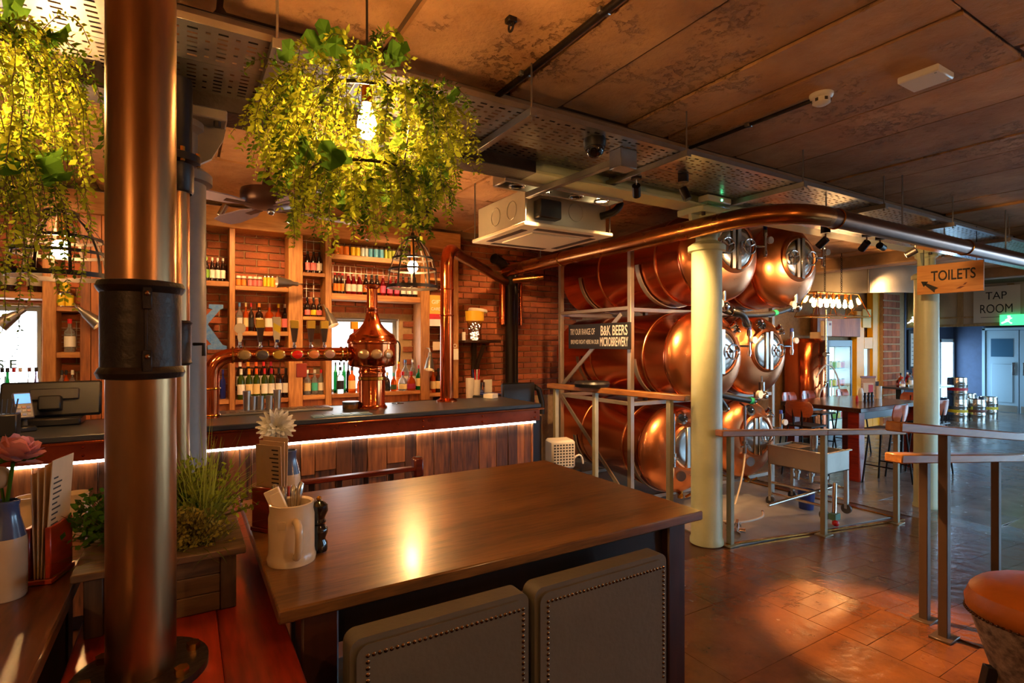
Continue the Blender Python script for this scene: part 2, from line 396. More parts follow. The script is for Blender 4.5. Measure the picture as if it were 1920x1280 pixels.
leaf4 = leafmat('seed_green', s3(142, 130, 56), 0.3)
stemm = mat('stem', s3(84, 66, 34), 0.8)
fanm = mat('fan_brown', s3(70, 42, 34), 0.4, 0.3)
bladem = mat('fan_blade', s3(150, 138, 160), 0.35)
bulbm = glow('bulb_glow', (1.0, 0.52, 0.18), 620)
bulbs = glow('bulb_small', (1.0, 0.52, 0.18), 200)
edison = glow('edison_glow', (1.0, 0.55, 0.2), 110)
ledm = glow('led_strip', (0.95, 0.93, 0.88), 17)
spotface = glow('spot_face', (1.0, 0.86, 0.45), 6)
daypane = glow('daylight_pane', (0.86, 0.94, 1.0), 5.0)
coolpane = glow('cool_daylight_pane', (0.40, 0.70, 1.0), 13.0)
GLASS = {}
def glass(col, a=0.12):
    k = (col, a)
    if k not in GLASS: GLASS[k] = mat('bottle_glass', s3(*col), 0.06, trans=0.85, spec=0.6)
    return GLASS[k]
SOL = {}
def solid(col, rough=0.45, metal=0.0):
    k = (col, rough, metal)
    if k not in SOL: SOL[k] = mat('paint', s3(*col), rough, metal)
    return SOL[k]
# ================================================================== STRUCTURE
YB = 6.15      # brick face of the back wall
ZC = 3.0       # ceiling soffit
ZL = -0.28     # lower floor level of the tap room end
def fz(x):
    if x <= 3.6: return 0.0
    if x >= 7.3: return ZL
    return ZL * (x - 3.6) / 3.7
def floor_strip(x0, x1, y0, y1, off, t=0.12):
    mb = MB(); xs = sorted(set([x0, x1] + [x for x in (3.6, 7.3) if x0 < x < x1]))
    for a, b in zip(xs, xs[1:]):
        vs = [(x, y, fz(x) + off - dz) for x in (a, b) for y in (y0, y1) for dz in (t, 0)]
        mb.add(vs, [(0, 1, 3, 2), (4, 6, 7, 5), (0, 4, 5, 1), (2, 3, 7, 6), (0, 2, 6, 4), (1, 5, 7, 3)])
    return mb
floor = struct('floor', floor_strip(-4.2, 20, -3.7, 7.4, -0.007), floorb, smooth=0)
# stone pavers, laid in courses along the slope
pv = MB(); pv.cbox(-0.5, 0.5, -0.5, 0.5, -1, 0, 0.012); pav_me = mesh_from(pv, 'paver', paver, 0)
fl_me = mesh_from(pv, 'flagstone', flag, 0)
rp = random.Random(3)
def lay(me, name, x0, x1, y0, y1, lx, ly, skip=None):
    row = 0; y = y0
    while y < y1 - 0.02:
        x = x0 - (lx * 0.5 if row % 2 else 0)
        while x < x1:
            l = lx * rp.uniform(0.85, 1.15)
            xa, xb = max(x, x0), min(x + l, x1)
            if xb - xa > 0.05:
                cx, cy = (xa + xb) / 2, y + ly / 2
                if not (skip and skip(cx, cy)):
                    sl = math.atan2(fz(xb) - fz(xa), xb - xa)
                    o = link_mesh(name, me, floor, (cx, cy, (fz(xa) + fz(xb)) / 2 + rp.uniform(-0.0006, 0.0006)), (0, -sl, 0))
                    o.scale = (xb - xa - 0.003, ly - 0.003, 0.005)
            x += l
        y += ly; row += 1
lay(pav_me, 'paver', 1.2, 3.1, -0.6, 2.76, 0.95, 0.56)
lay(pav_me, 'paver', 3.1, 3.6, -0.6, 2.76, 0.30, 0.16)
lay(pav_me, 'paver', 3.6, 5.2, 0.5, 2.74, 0.32, 0.16)
lay(pav_me, 'paver', 5.2, 6.6, 0.5, 2.6, 0.46, 0.22)
lay(pav_me, 'paver', 3.6, 6.6, -0.6, 0.5, 0.7, 0.37)
lay(fl_me, 'flagstone', 6.6, 9.4, -0.6, 5.9, 0.75, 0.55, lambda x, y: y > 2.6 and x < 6.6)
lay(fl_me, 'flagstone', 9.4, 19.3, 1.6, 6.0, 1.1, 0.62)

tf = struct('floor_tank_bay', floor_strip(3.72, 6.3, 2.78, 6.1, 0.003, 0.01), tankfl, smooth=0)
ed = MB()
for a, b in (((3.70, 2.80), (6.3, 2.66)), ((6.3, 2.66), (6.3, 5.6)), ((4.0, 2.9), (4.62, 3.75))):
    p0 = Vector((a[0], a[1], fz(a[0]) + 0.012)); p1 = Vector((b[0], b[1], fz(b[0]) + 0.012))
    ed.bar(p0, p1, 0.03 if b[0] != 4.62 else 0.012, 0.012)
struct('trim_1', ed, brass)

# walls
w1x0, w1x1, w1z0, w1z1 = -2.05, aY(76, 645, YB).x, 1.12, aY(60, 573, YB).z
w2x0, w2x1, w2z0, w2z1 = aY(619, 645, YB).x, aY(748, 645, YB).x, 1.05, aY(680, 596, YB).z
wb = MB()
def wall_span(x0, x1, z0=-0.4, z1=3.1): wb.box(x0, x1, YB + 0.012, YB + 0.25, z0, z1)
wall_span(-4.2, w1x0); wall_span(w1x0, w1x1, -0.4, w1z0); wall_span(w1x0, w1x1, w1z1, 3.1)
wall_span(w1x1, w2x0); wall_span(w2x0, w2x1, -0.4, w2z0); wall_span(w2x0, w2x1, w2z1, 3.1); wall_span(w2x1, 14.7)
wall_back = struct('wall_back', wb, mortar, smooth=0)
bk = MB(); bk.cbox(-0.1075, 0.1075, 0, 0.03, -0.0325, 0.0325, 0.005); brick_me = mesh_from(bk, 'brick', brickm, 0)
rest = MB(); rb = random.Random(11); nb = 0
bays = [(aY(a, 645, YB).x, aY(b, 645, YB).x) for a, b in ((374, 434), (438, 543), (566, 614), (852, 1050), (104, 152))]
r = 0; z = 0.9375
while z < 2.95:
    x = -2.4 + (0.1125 if r % 2 else 0)
    while x < 4.9:
        inw = (w1x0 - 0.08 < x < w1x1 + 0.08 and w1z0 - 0.03 < z < w1z1 + 0.03) or (w2x0 - 0.08 < x < w2x1 + 0.08 and w2z0 - 0.03 < z < w2z1 + 0.03)
        if not inw:
            dep = rb.uniform(-0.004, 0.004)
            vis = any(a - 0.08 < x < b + 0.08 for a, b in bays) and 1.02 < z < 2.68
            if vis and nb < 300:
                link_mesh('brick', brick_me, wall_back, (x, YB - 0.012 + dep, z), (rb.uniform(-.01, .01), rb.uniform(-.008, .008), rb.uniform(-.01, .01))); nb += 1
            else: rest.cbox(x - 0.1075, x + 0.1075, YB - 0.012 + dep, YB + 0.02, z - 0.0325, z + 0.0325, 0.005)
        x += 0.225
    z += 0.075; r += 1
part('brickwork', rest, brickm, wall_back, stuff=True, smooth=0)
def window(name, x0, x1, z0, z1, y, pane_m, fr=0.045, mullion=None):
    g = MB(); g.box(x0 + fr, x1 - fr, y + 0.02, y + 0.03, z0 + fr, z1 - fr)
    f = MB()
    for a in ((x0, x0 + fr, z0, z1), (x1 - fr, x1, z0, z1), (x0 + fr, x1 - fr, z0, z0 + fr), (x0 + fr, x1 - fr, z1 - fr, z1)):
        f.cbox(a[0], a[1], y - 0.02, y + 0.06, a[2], a[3], 0.006)
    for mx in (mullion or []): f.cbox(mx - 0.02, mx + 0.02, y - 0.01, y + 0.05, z0 + fr, z1 - fr, 0.004)
    o = struct(name, f, solid((150, 150, 146), 0.5)); part('pane', g, pane_m, o); return o
win1 = window('window_1', w1x0, w1x1, w1z0, w1z1, YB + 0.12, daypane)
win2 = window('window_2', w2x0, w2x1, w2z0, w2z1, YB + 0.12, daypane)
bl = MB(); bl.cbox(w2x0 - 0.02, w2x1 + 0.02, YB + 0.03, YB + 0.07, w2z1 - 0.02, w2z1 + 0.14, 0.01)
part('roller_blind', bl, solid((120, 110, 96), 0.7), win2)
# window lettering
tm = frame(aY(4, 683, YB + 0.13), (1, 0, 0), (0, 0, 1))
tx = join(text('U S E', frame(aY(-2, 683, YB + 0.125), (1, 0, 0), (0, 0, 1)), height=0.075), text('N', frame(aY(3, 712, YB + 0.125), (1, 0, 0), (0, 0, 1)), height=0.06))
lnm = MB(); p = aY(-6, 697, YB + 0.125); lnm.box(p.x - 0.2, p.x + 0.16, p.y - 0.001, p.y, p.z - 0.003, p.z + 0.003)
c = aY(-28, 640, YB + 0.125)
for k in range(40):
    a = 2 * PI * k / 40; q = c + Vector((0.215 * math.cos(a), 0, 0.215 * math.sin(a))); lnm.box(q.x - 0.006, q.x + 0.006, q.y - 0.001, q.y, q.z - 0.004, q.z + 0.004)
part('window_lettering', join(tx, lnm), solid((70, 110, 120)), win1, recalc=False)

navy = mat('navy_wall', s3(50, 60, 84), 0.7, var=0.15)
wl = MB(); wl.box(-4.35, -4.2, -3.7, 7.4, -0.4, 3.1); struct('wall_left', wl, plaster, smooth=0)
wt = MB(); wt.box(14.7, 19.6, 6.9, 7.1, -0.4, 3.1); wt.box(14.62, 14.7, YB, 7.1, -0.4, 3.1); struct('wall_taproom', wt, navy, smooth=0)
wr = MB(); wr.box(19.4, 19.6, -3.7, 6.9, -0.4, 3.1); struct('wall_right', wr, navy, smooth=0)
# front wall (behind the camera) with a row of big windows towards the tap room end
wf = MB(); wins = [(7.2, 9.0), (9.6, 11.4), (12.0, 13.8)]
xs = -4.2
for a, b in wins:
    wf.box(xs, a, -3.7, -3.5, -0.4, 3.1); wf.box(a, b, -3.7, -3.5, -0.4, 0.55); wf.box(a, b, -3.7, -3.5, 2.55, 3.1); xs = b
wf.box(xs, 19.6, -3.7, -3.5, -0.4, 3.1)
struct('wall_front', wf, plaster, smooth=0)
for i, (a, b) in enumerate(wins):
    f = MB()
    for q in ((a, a + .06, .55, 2.55), (b - .06, b, .55, 2.55), (a, b, .55, .61), (a, b, 2.49, 2.55), ((a + b) / 2 - .03, (a + b) / 2 + .03, .55, 2.55)):
        f.cbox(q[0], q[1], -3.62, -3.54, q[2], q[3], 0.005)
    o = struct('window_%d' % (i + 3), f, solid((150, 150, 146), 0.5))
    g = MB(); g.box(a + .05, b - .05, -3.60, -3.59, .6, 2.5); part('pane', g, paneglass('clear_pane', (.97, .98, .98), .06), o)
    pl = lamp('AREA', 'window_portal', ((a + b) / 2, -3.52, 1.55), 1, (1, 1, 1), o, ((a + b) / 2, 0, 1.55), b - a); pl.data.shape = 'RECTANGLE'; pl.data.size_y = 2.0; pl.data.cycles.is_portal = True
for i, (a, b) in enumerate(((-3.2, -1.2), (-1.0, 1.0), (1.2, 3.2))):      # glazed frontage of the tap room end wall
    f = MB()
    for q in ((a, a + .07, .1, 2.35), (b - .07, b, .1, 2.35), (a, b, .1, .17), (a, b, 2.28, 2.35)): f.cbox(19.3, 19.4, q[0], q[1], q[2], q[3], .005)
    o = struct('window_%d' % (i + 6), f, solid((150, 150, 146), 0.5)); g = MB(); g.box(19.36, 19.37, a + .06, b - .06, .16, 2.29); part('pane', g, coolpane, o)
# ceiling with shuttering panels
cl = MB(); cl.box(-4.2, 19.6, -3.7, 7.4, ZC + 0.0, ZC + 0.12); ceil = struct('ceiling', cl, joint, smooth=0)
cpm = MB(); cpm.cbox(-0.5, 0.5, -0.5, 0.5, 0, 1, 0.02); panel_me = mesh_from(cpm, 'soffit_panel', concrete, 0)
rc = random.Random(5)
for y0, y1 in ((-3.4, -.9), (-.9, .95), (0.95, 2.57), (3.2, 4.6), (4.6, 6.0)):
    x = -4.2 + rc.uniform(0, .3)
    while x < 12:
        wd = rc.choice((0.36, 0.52, 0.52, 0.7)); h = rc.uniform(0.008, 0.03)
        o = link_mesh('soffit_panel', panel_me, ceil, (x + wd / 2, (y0 + y1) / 2, ZC - h)); o.scale = (wd - rc.uniform(.012, .035), y1 - y0 - rc.choice((.0, .0, .012, .03)), h)
        x += wd
bm_ = MB(); bm_.cbox(-4.2, 16, 2.58, 3.2, 2.82, ZC, 0.02); bm_.cbox(-4.2, 16, 6.0, YB + .02, 2.9, ZC, 0.01)
for xx in (9.0, 12.5): bm_.cbox(xx, xx + .35, -3.5, 2.58, 2.8, ZC, 0.02); bm_.cbox(xx, xx + .35, 3.2, 6.1, 2.8, ZC, 0.02)
struct('beam_ceiling', bm_, beamc)
hd = MB(); hd.box(16, 16.15, -3.5, 6.9, 2.05, ZC); header = struct('wall_header', hd, plaster, smooth=0)
hb = MB()
for yy in (6.6, 5.55, 4.62, 3.9): hb.cbox(15.98, 16.0, yy - 0.06, yy + 0.06, 2.06, 2.98, 0.004)
hb.cbox(15.97, 16.0, 0, 6.9, 2.22, 2.26, 0.004); hb.cbox(15.97, 16.0, 0, 6.9, 2.02, 2.08, 0.004)
part('header_batten', hb, wood('batten', s3(190, 160, 112), s3(160, 124, 78), 'Z', 4), header)
# double door in the far wall
def door(name, y0, y1, hs):
    m = solid((150, 170, 180), 0.5); f = MB(); f.cbox(19.33, 19.39, y0, y1, ZL, 1.98, 0.006)
    o = struct(name, f, m)
    fr = MB(); fr.cbox(19.31, 19.345, y0 + 0.12, y1 - 0.12, ZL + 0.28, 1.05, 0.01); part('door_panel', fr, m, o)
    yy = (y0 + y1) / 2
    g = MB(); g.box(19.322, 19.332, yy - 0.24, yy + 0.24, 1.25, 1.75); part('vision_panel', g, solid((60, 90, 110), 0.1), o)
    k = MB(); k.box(19.32, 19.332, y0 + .03, y1 - .03, ZL + 0.02, ZL + 0.2); part('kick_plate', k, steel_b, o)
    pl = MB(); yh = y1 - 0.1 if hs > 0 else y0 + 0.1; pl.cbox(19.3, 19.33, yh - 0.03, yh + 0.03, 0.75, 1.1, 0.004); part('push_plate', pl, steel, o)
door('door_1', 5.42, 6.12, -1); door('door_2', 4.7, 5.4, 1)
df = MB(); df.cbox(19.30, 19.4, 6.13, 6.2, ZL, 2.05, .005); df.cbox(19.3, 19.4, 4.63, 4.69, ZL, 2.05, .005); df.cbox(19.3, 19.4, 4.63, 6.2, 1.99, 2.06, .005)
struct('trim_2', df, solid((150, 170, 180), 0.5))
# bright glazed side door of the tap room
f = MB(); x0, x1 = 18.35, 19.3
for a in ((x0, x0 + .1, ZL, 1.75), (x1 - .1, x1, ZL, 1.75), (x0, x1, 1.65, 1.75), (x0, x1, ZL, ZL + .12)): f.cbox(a[0], a[1], 6.84, 6.9, a[2], a[3], 0.006)
d3 = struct('door_3', f, solid((190, 200, 205), 0.5)); g = MB(); g.box(x0 + .1, x1 - .1, 6.86, 6.87, ZL + .12, 1.65); part('pane', g, coolpane, d3)
bbm = MB(); bbm.cbox(14.7, 18.3, 6.86, 6.9, ZL, ZL + .12, .004); struct('baseboard_taproom', bbm, navy)

# ================================================================== COLUMNS AND STEEL BEAM
def column(loc, label, zf, top=2.68):
    t = thing('iron_column', label, 'column', (loc[0], loc[1], zf))
    h = top - zf
    b = MB(); b.lathe([(0.001, 0), (0.132, 0), (0.132, 0.03), (0.122, 0.05), (0.118, h - 0.33), (0.001, h - 0.33)], 32); part('shaft', b, pale, t)
    k = MB(); k.lathe([(0.10, h - 0.34), (0.145, h - 0.33), (0.145, h - 0.29), (0.12, h - 0.27), (0.085, h - 0.25), (0.085, h - 0.1), (0.11, h - 0.08), (0.11, h - 0.05), (0.06, h - 0.05)], 28); part('collar', k, pale, t)
    c = MB(); c.cbox(-0.2, 0.2, -0.13, 0.13, h - 0.05, h, 0.006)
    for sx in (-1, 1):
        c.prism([(0.08 * sx, h - 0.05), (0.2 * sx, h - 0.05), (0.19 * sx, h - 0.1), (0.14 * sx, h - 0.2), (0.08 * sx, h - 0.24)], 0.03, Matrix.Translation((0, 0.015, 0)) @ Matrix.Rotation(PI / 2, 4, 'X'))
    part('capital', c, pale, t)
    for sx in (-1, 1):
        bo = MB(); bo.cyl((0.16 * sx, -0.1, h - 0.075), (0.16 * sx, -0.1, h - 0.05), 0.016, n=6); part('bolt', bo, darkm, t)
    return t
column((3.617, 2.93), 'pale green cast iron column beside the copper tanks', fz(3.617))
column((7.32, 2.86), 'pale cast iron column behind the wooden toilets sign', ZL)
pale_k = pale; pale = mat('brown_grey_paint', s3(112, 98, 84), .45, .2, var=.15)
colB = column((-0.03, 2.95), 'iron column behind the bronze flue pipe by the bar', 0)
pale = pale_k
sb = MB(); sb.cbox(1.9, 7.8, 2.84, 3.04, 2.68, 2.70, .003); sb.cbox(1.9, 7.8, 2.925, 2.955, 2.70, 2.82, .002); sb.cbox(1.9, 7.8, 2.84, 3.04, 2.80, 2.82, .003)
solo('steel_beam', 'pale painted steel beam running over the column heads', 'beam', sb, pale)
sb = MB(); sb.cbox(-4.1, 1.9, 2.84, 3.04, 2.68, 2.82, .004)
solo('steel_beam', 'dark boxed steel beam above the bar pillar', 'beam', sb, darkm)

# ================================================================== BACK BAR
YF = 5.88
def X5(px): return aY(px, 645, YF).x
def Z5(px, py): return aY(px, py, YF).z
bb = thing('back_bar_shelving', 'tall reclaimed timber back bar shelving against the brick wall', 'shelving', (1.0, 6.0, 0.95))
POSTS = [(79, 105), (430, 441), (541, 568), (610, 622), (789, 806), (846, 860)]
for a, b in POSTS:
    m = MB(); m.cbox(X5(a), X5(b), YF, YB - .02, 0.95, 2.74, 0.005); part('post', m, pineZ, bb, world=True)
m = MB(); m.cbox(X5(-70), X5(862), YF - 0.03, YB - .02, 2.72, 2.92, 0.008); part('header', m, pine, bb, world=True)
SH = [(374, 430, 526, 9), (441, 541, 537, 8), (441, 541, 621, 8), (441, 541, 748, 8), (374, 430, 750, 8), (568, 610, 511, 7), (568, 610, 593, 7), (568, 610, 741, 8),
      (622, 789, 482, 10), (622, 789, 553, 12), (622, 789, 735, 8), (806, 846, 736, 8), (806, 846, 521, 6), (105, 150, 575, 7), (105, 150, 660, 9), (105, 150, 742, 9), (-70, 79, 545, 10)]
SZ = {}
for a, b, y, t in SH:
    z = Z5((a + b) / 2, y); SZ[(a, y)] = z
    m = MB(); m.cbox(X5(a), X5(b), YF + 0.01, YB - .02, z - t * 0.0055, z, 0.004); part('shelf', m, pine, bb, world=True)
for i in range(5):           # cladding boards beside the niche
    a = X5(150) + i * 0.075; m = MB(); m.cbox(a, a + 0.072, YF - 0.005 * (i % 2), YF + 0.03, 0.95, 2.74, 0.003); part('cladding_board', m, clad, bb, world=True)
for i in range(9):           # panelling under the shelves
    a = X5(300) + i * 0.3; m = MB(); m.cbox(a, a + 0.294, YF + 0.05, YF + 0.07, 0.945, 1.06, 0.003); part('apron_board', m, clad, bb, world=True)
m = MB(); m.cbox(X5(441) + .01, X5(541) - .01, 6.02, 6.11, SZ[(441, 748)], SZ[(441, 748)] + 0.075, .003); part('riser', m, pine, bb, world=True)
wm = MB()
for a, b, y0, y1 in ((568, 610, 425, 508), (568, 610, 520, 590), (622, 789, 498, 548), (622, 789, 440, 478), (568, 610, 690, 738), (105, 150, 600, 655)):
    xa, xb, za, zb = X5(a), X5(b), Z5((a + b) / 2, y1), Z5((a + b) / 2, y0); n = max(3, int((xb - xa) / 0.06))
    for i in range(1, n): x = xa + (xb - xa) * i / n; wm.cyl((x, 6.1, za), (x, 6.1, zb), 0.003, n=4)
    for i in range(1, 4): z = za + (zb - za) * i / 4; wm.cyl((xa, 6.1, z), (xb, 6.1, z), 0.003, n=4)
part('wire_mesh', wm, steel_b, bb, world=True)
ct = thing('back_counter', 'low timber counter running under the back bar shelves', 'counter', (1, 5.7, 0))
m = MB(); m.cbox(-2.2, 3.6, 5.4, YB - .02, 0.90, 0.94, 0.005); part('worktop', m, redwoodx, ct, world=True)
for i in range(8):
    a = -2.2 + i * 0.725; m = MB(); m.cbox(a, a + 0.715, 5.45, YB - .03, 0.0, 0.90, 0.005); part('cabinet_front', m, darkwood, ct, world=True)

# ------------------------------------------------------------------ bottles, cans
PROF = {
 'wine': (0.30, [(0.001, 0), (.036, 0), (.0375, .006), (.0375, .185), (.034, .205), (.017, .235), (.0145, .25), (.0145, .30), (.001, .30)], (.05, .15, .0378), (.235, .302, .0152)),
 'beer': (0.23, [(0.001, 0), (.029, 0), (.0305, .005), (.0305, .135), (.026, .155), (.014, .19), (.0125, .225), (.0125, .23), (.001, .23)], (.035, .115, .0309), (.205, .233, .0138)),
 'spirit': (0.28, [(0.001, 0), (.038, 0), (.04, .006), (.04, .165), (.035, .185), (.016, .205), (.0135, .22), (.0135, .275), (.001, .275)], (.045, .135, .0404), (.245, .285, .0165)),
 'squat': (0.21, [(0.001, 0), (.045, 0), (.05, .01), (.05, .09), (.042, .125), (.018, .15), (.014, .16), (.014, .195), (.001, .195)], (.02, .075, .0505), (.175, .215, .019)),
 'flare': (0.24, [(0.001, 0), (.05, 0), (.052, .006), (.03, .10), (.018, .16), (.013, .18), (.016, .225), (.001, .225)], (.012, .035, .0515), (.215, .245, .019)),
 'tall': (0.33, [(0.001, 0), (.033, 0), (.035, .006), (.035, .2), (.03, .225), (.014, .25), (.0125, .26), (.0125, .325), (.001, .325)], (.04, .15, .0354), (.30, .332, .0145)),
 'can': (0.122, [(0.001, 0), (.024, 0), (.033, .008), (.033, .108), (.027, .12), (.026, .122), (.001, .119)], (.012, .104, .0334), None),
 'jar': (0.10, [(0.001, 0), (.036, 0), (.038, .005), (.038, .08), (.034, .085), (.001, .085)], (.012, .07, .0384), (.083, .105, .038)),
}
MC = {}; REG = []
def cached(key, fn):
    if key not in MC: MC[key] = fn()
    return MC[key]
def bottle(kind, loc, gm, lm, cm, label, cat='bottle', group=None, name=None, scale=1.0):
    h, prof, lb, cp = PROF[kind]
    t = thing(name or ('drink_can' if kind == 'can' else 'jar' if kind == 'jar' else 'bottle'), label, cat, loc, 0, group)
    t.scale = (scale,) * 3; REG.append((t, max(r_ for r_, z_ in prof) * scale))
    link_mesh('body', cached((kind, 'b', gm.name), lambda: mesh_from(MB().lathe(prof, 16), 'body', gm)), t)
    if lm: link_mesh('paper_label' if kind != 'can' else 'printed_band', cached((kind, 'l', lm.name), lambda: mesh_from(MB().lathe([(lb[2], lb[0]), (lb[2], lb[1])], 16), 'paper_label', lm)), t)
    if cm and cp: link_mesh('cap', cached((kind, 'c', cm.name), lambda: mesh_from(MB().lathe([(cp[2], cp[0]), (cp[2], cp[1]), (.001, cp[1])], 14), 'cap', cm)), t)
    return t
dk = mat('dark_bottle', s3(34, 16, 10), 0.08, spec=0.6); dkg = mat('green_bottle', s3(64, 82, 14), 0.1, trans=0.3); clr = glass((225, 235, 238)); amb = mat('amber_spirit', s3(190, 70, 12), 0.08, trans=0.4)
red_b = mat('red_drink', s3(120, 14, 20), 0.08, trans=0.25); grn = mat('emerald_bottle', s3(20, 120, 50), 0.08, trans=0.4); blu = mat('blue_bottle', s3(36, 44, 130), 0.12); alu = mat('can_top', s3(200, 200, 200), 0.25, 1)
def row(sh, pxs, kind, gm, lms, cms, label, cat='bottle', group=None, y=5.99, scale=1.0, dz=0.0):
    for i, px in enumerate(pxs):
        p = aY(px, 645, y); lm = lms[i % len(lms)] if lms else None; cm = cms[i % len(cms)] if cms else None
        g = gm[i % len(gm)] if isinstance(gm, (list, tuple)) else gm
        bottle(kind, (p.x, y, SZ[sh] + dz + 0.0005), g, lm, cm, label[i] if isinstance(label, (list, tuple)) else label, cat, group, scale=scale)
sW = solid((232, 226, 214)); sG = solid((120, 170, 50)); sP = solid((226, 120, 120)); sO = solid((226, 130, 40)); sY_ = solid((226, 190, 30)); sR = solid((196, 24, 30)); sB = solid((70, 110, 170)); sK = solid((24, 22, 24)); sC = solid((226, 200, 140)); sBr = solid((110, 50, 26)); sLB = solid((80, 160, 200)); sT = solid((60, 170, 150)); sM = solid((150, 24, 60))
row((374, 526), [387], 'beer', dk, [sG], [sG], 'dark beer bottle with green label on shelf above the blue letter')
row((374, 526), [398, 408, 418], 'beer', dk, [sW], [sW], 'dark beer bottle with white label on shelf above the blue letter', group='white label beers')
row((441, 537), [447, 457], 'jar', sBr, [sO], [sW], 'orange and black snack jar with white lid on timber shelf', 'jar', 'orange snack jars')
row((441, 537), [469, 478, 487], 'jar', sBr, [sP], [sW], 'brown and pink snack jar with white lid on timber shelf', 'jar', 'brown snack jars')
row((441, 537), [497, 504, 511], 'can', alu, [sY_], None, 'plain yellow drink can between snack jars on timber shelf', 'can', 'yellow cans on snack shelf')
row((441, 537), [518, 525, 533], 'jar', sO, [sO], [sC], 'orange patterned snack jar with pale lid on timber shelf', 'jar', 'orange jars at shelf end')
row((441, 621), [449, 461, 471, 486, 505, 522, 534], 'spirit', [clr, amb, dk, dk, amb, amb, dk], [sW, sC, sK, sC, sW, sY_, sP], [sB, sC, sR, sO, sBr, sY_, sW],
    ['clear spirit bottle with white and blue label above the wine row', 'amber spirit bottle with cream label and pale cap above the wine row', 'dark spirit bottle with red cap above the wine row', 'dark spirit bottle with orange cap above the wine row', 'amber spirit bottle with white label and brown cap above the wine row', 'amber spirit bottle with yellow cap and label above the wine row', 'dark spirit bottle with pink label and white cap above the wine row'])
wc = [sW, sO, solid((236, 96, 20)), sR, sR]; wcn = ['white', 'yellow', 'orange', 'red', 'crimson']
wc[1] = solid((236, 160, 20)); wc[4] = solid((176, 16, 46))
row((441, 748), [452, 467, 481, 496, 509], 'wine', dkg, [sW, sC, sC, sW, sW], wc, ['wine bottle with %s foil cap in front row of wines' % c for c in wcn], y=5.94)
row((441, 748), [523, 536], 'wine', dk, [sW], [sK], ['dark wine bottle with square white label at end of front wine row', 'dark wine bottle with tall grey label beside the timber post'], y=5.94)
row((441, 748), [450, 465, 480, 494, 508], 'wine', dk, [sW], wc, ['wine bottle with %s foil cap in raised rear row of wines' % c for c in wcn], y=6.065, dz=0.075)
row((374, 750), [407, 418], 'spirit', [dk, blu], [sK, blu], [sK, solid((60, 60, 160))], ['dark spirit bottle with black and red label behind the copper elbow', 'blue spirit bottle with pointed top behind the copper elbow'])
row((568, 511), [577, 588, 599], 'beer', dk, [sP, sP, sW], [sK], 'dark beer bottle with pink label on narrow shelf below the foliage', group='beers on the narrow shelf')
row((568, 593), [576, 588, 599], 'squat', dk, [sP, sY_, sP], [sK], ['round dark bottle with pink label beside the timber post', 'round dark bottle with yellow label between two pink ones', 'round dark bottle with pink label beside the clip lamp'], scale=0.95)
row((568, 741), [576, 590, 602], 'spirit', clr, [sC, sT, sW], [sW, sW, sR], ['clear spirit bottle with gold crest on low narrow shelf', 'clear spirit bottle with teal crest on low narrow shelf', 'clear spirit bottle with red cap on low narrow shelf'], scale=0.92)
row((622, 482), [631, 640, 650], 'can', alu, [sO], None, 'orange drink can on the top shelf under the foliage', 'can', 'orange cans on top shelf')
row((622, 482), [662, 671], 'can', alu, [sY_], None, 'yellow drink can on the top shelf under the foliage', 'can', 'yellow cans on top shelf')
row((622, 482), [680, 687], 'can', alu, [solid((190, 210, 220))], None, 'pale silver drink can on the top shelf', 'can', 'pale cans on top shelf')
row((622, 482), [695, 705, 715], 'can', alu, [sLB], None, 'bright blue drink can on the top shelf', 'can', 'blue cans on top shelf')
row((622, 482), [724, 731, 738], 'can', alu, [solid((150, 160, 50))], None, 'olive green drink can on the top shelf', 'can', 'green cans on top shelf')
row((622, 482), [747, 755, 763, 771, 779], 'can', alu, [solid((70, 50, 50))], None, 'dark brown drink can on the top shelf', 'can', 'dark cans on top shelf')
row((622, 553), [628, 635, 642], 'beer', dk, [sO], [sR], 'dark cider bottle with orange label above the window', group='orange label ciders')
row((622, 553), [653, 663, 674], 'beer', red_b, [sW], [sP], 'red cider bottle with white label above the window', group='red ciders')
row((622, 553), [686, 697, 707], 'beer', dk, [sO], [sK], 'dark cider bottle with black cap and amber label above the window', group='amber label ciders')
row((622, 553), [718, 731, 744], 'beer', red_b, [solid((226, 90, 130))], [sP], 'pink cider bottle with pink label above the window', group='pink ciders')
row((622, 553), [756, 767, 778], 'beer', dk, [sW], [sK], 'black stout bottle with pale oval label above the window', group='stouts above the window')
row((622, 735), [629, 637, 645, 653], 'tall', [grn, clr, grn, dk], [None], [sK], ['tall green bottle beside the window post', 'tall clear bottle on the window shelf', 'tall green bottle with dark top on the window shelf', 'tall dark bottle behind the cream label whiskey'], y=6.05)
row((622, 735), [660], 'spirit', amb, [sC], [sK], 'amber whiskey bottle with cream label left of the copper font', y=5.94)
row((622, 735), [638], 'spirit', clr, [sK], [sK], 'clear bottle with dark lower label beside the cream label whiskey', y=5.94)
row((622, 735), [678], 'squat', amb, [solid((220, 90, 10))], [sT], 'squat amber decanter bottle with teal stopper on window shelf', y=5.94)
row((622, 735), [726], 'squat', dk, [sK], [sC], 'squat dark bottle just right of the copper font', y=5.97)
row((622, 735), [738], 'squat', amb, [solid((60, 80, 40))], [sT], 'squat bottle with green label and teal stopper', y=5.94, scale=.95)
row((622, 735), [747], 'tall', mat('orange_spirit', s3(220, 90, 10), 0.1), [sO], [sY_], 'tall orange bottle with yellow cap on window shelf', y=6.05)
row((622, 735), [755], 'squat', clr, [sC], [sR], 'squat bottle with large cream label and red cap', y=5.94)
row((622, 735), [760, 774], 'tall', clr, [sW], [sB, sW], ['tall clear bottle with blue cap behind the cream label bottle', 'tall clear bottle with white cap behind the amber bottle'], y=6.05, scale=1.05)
row((622, 735), [771], 'squat', amb, [sM], [sR], 'squat amber rum bottle with red cap and dark label', y=5.94)
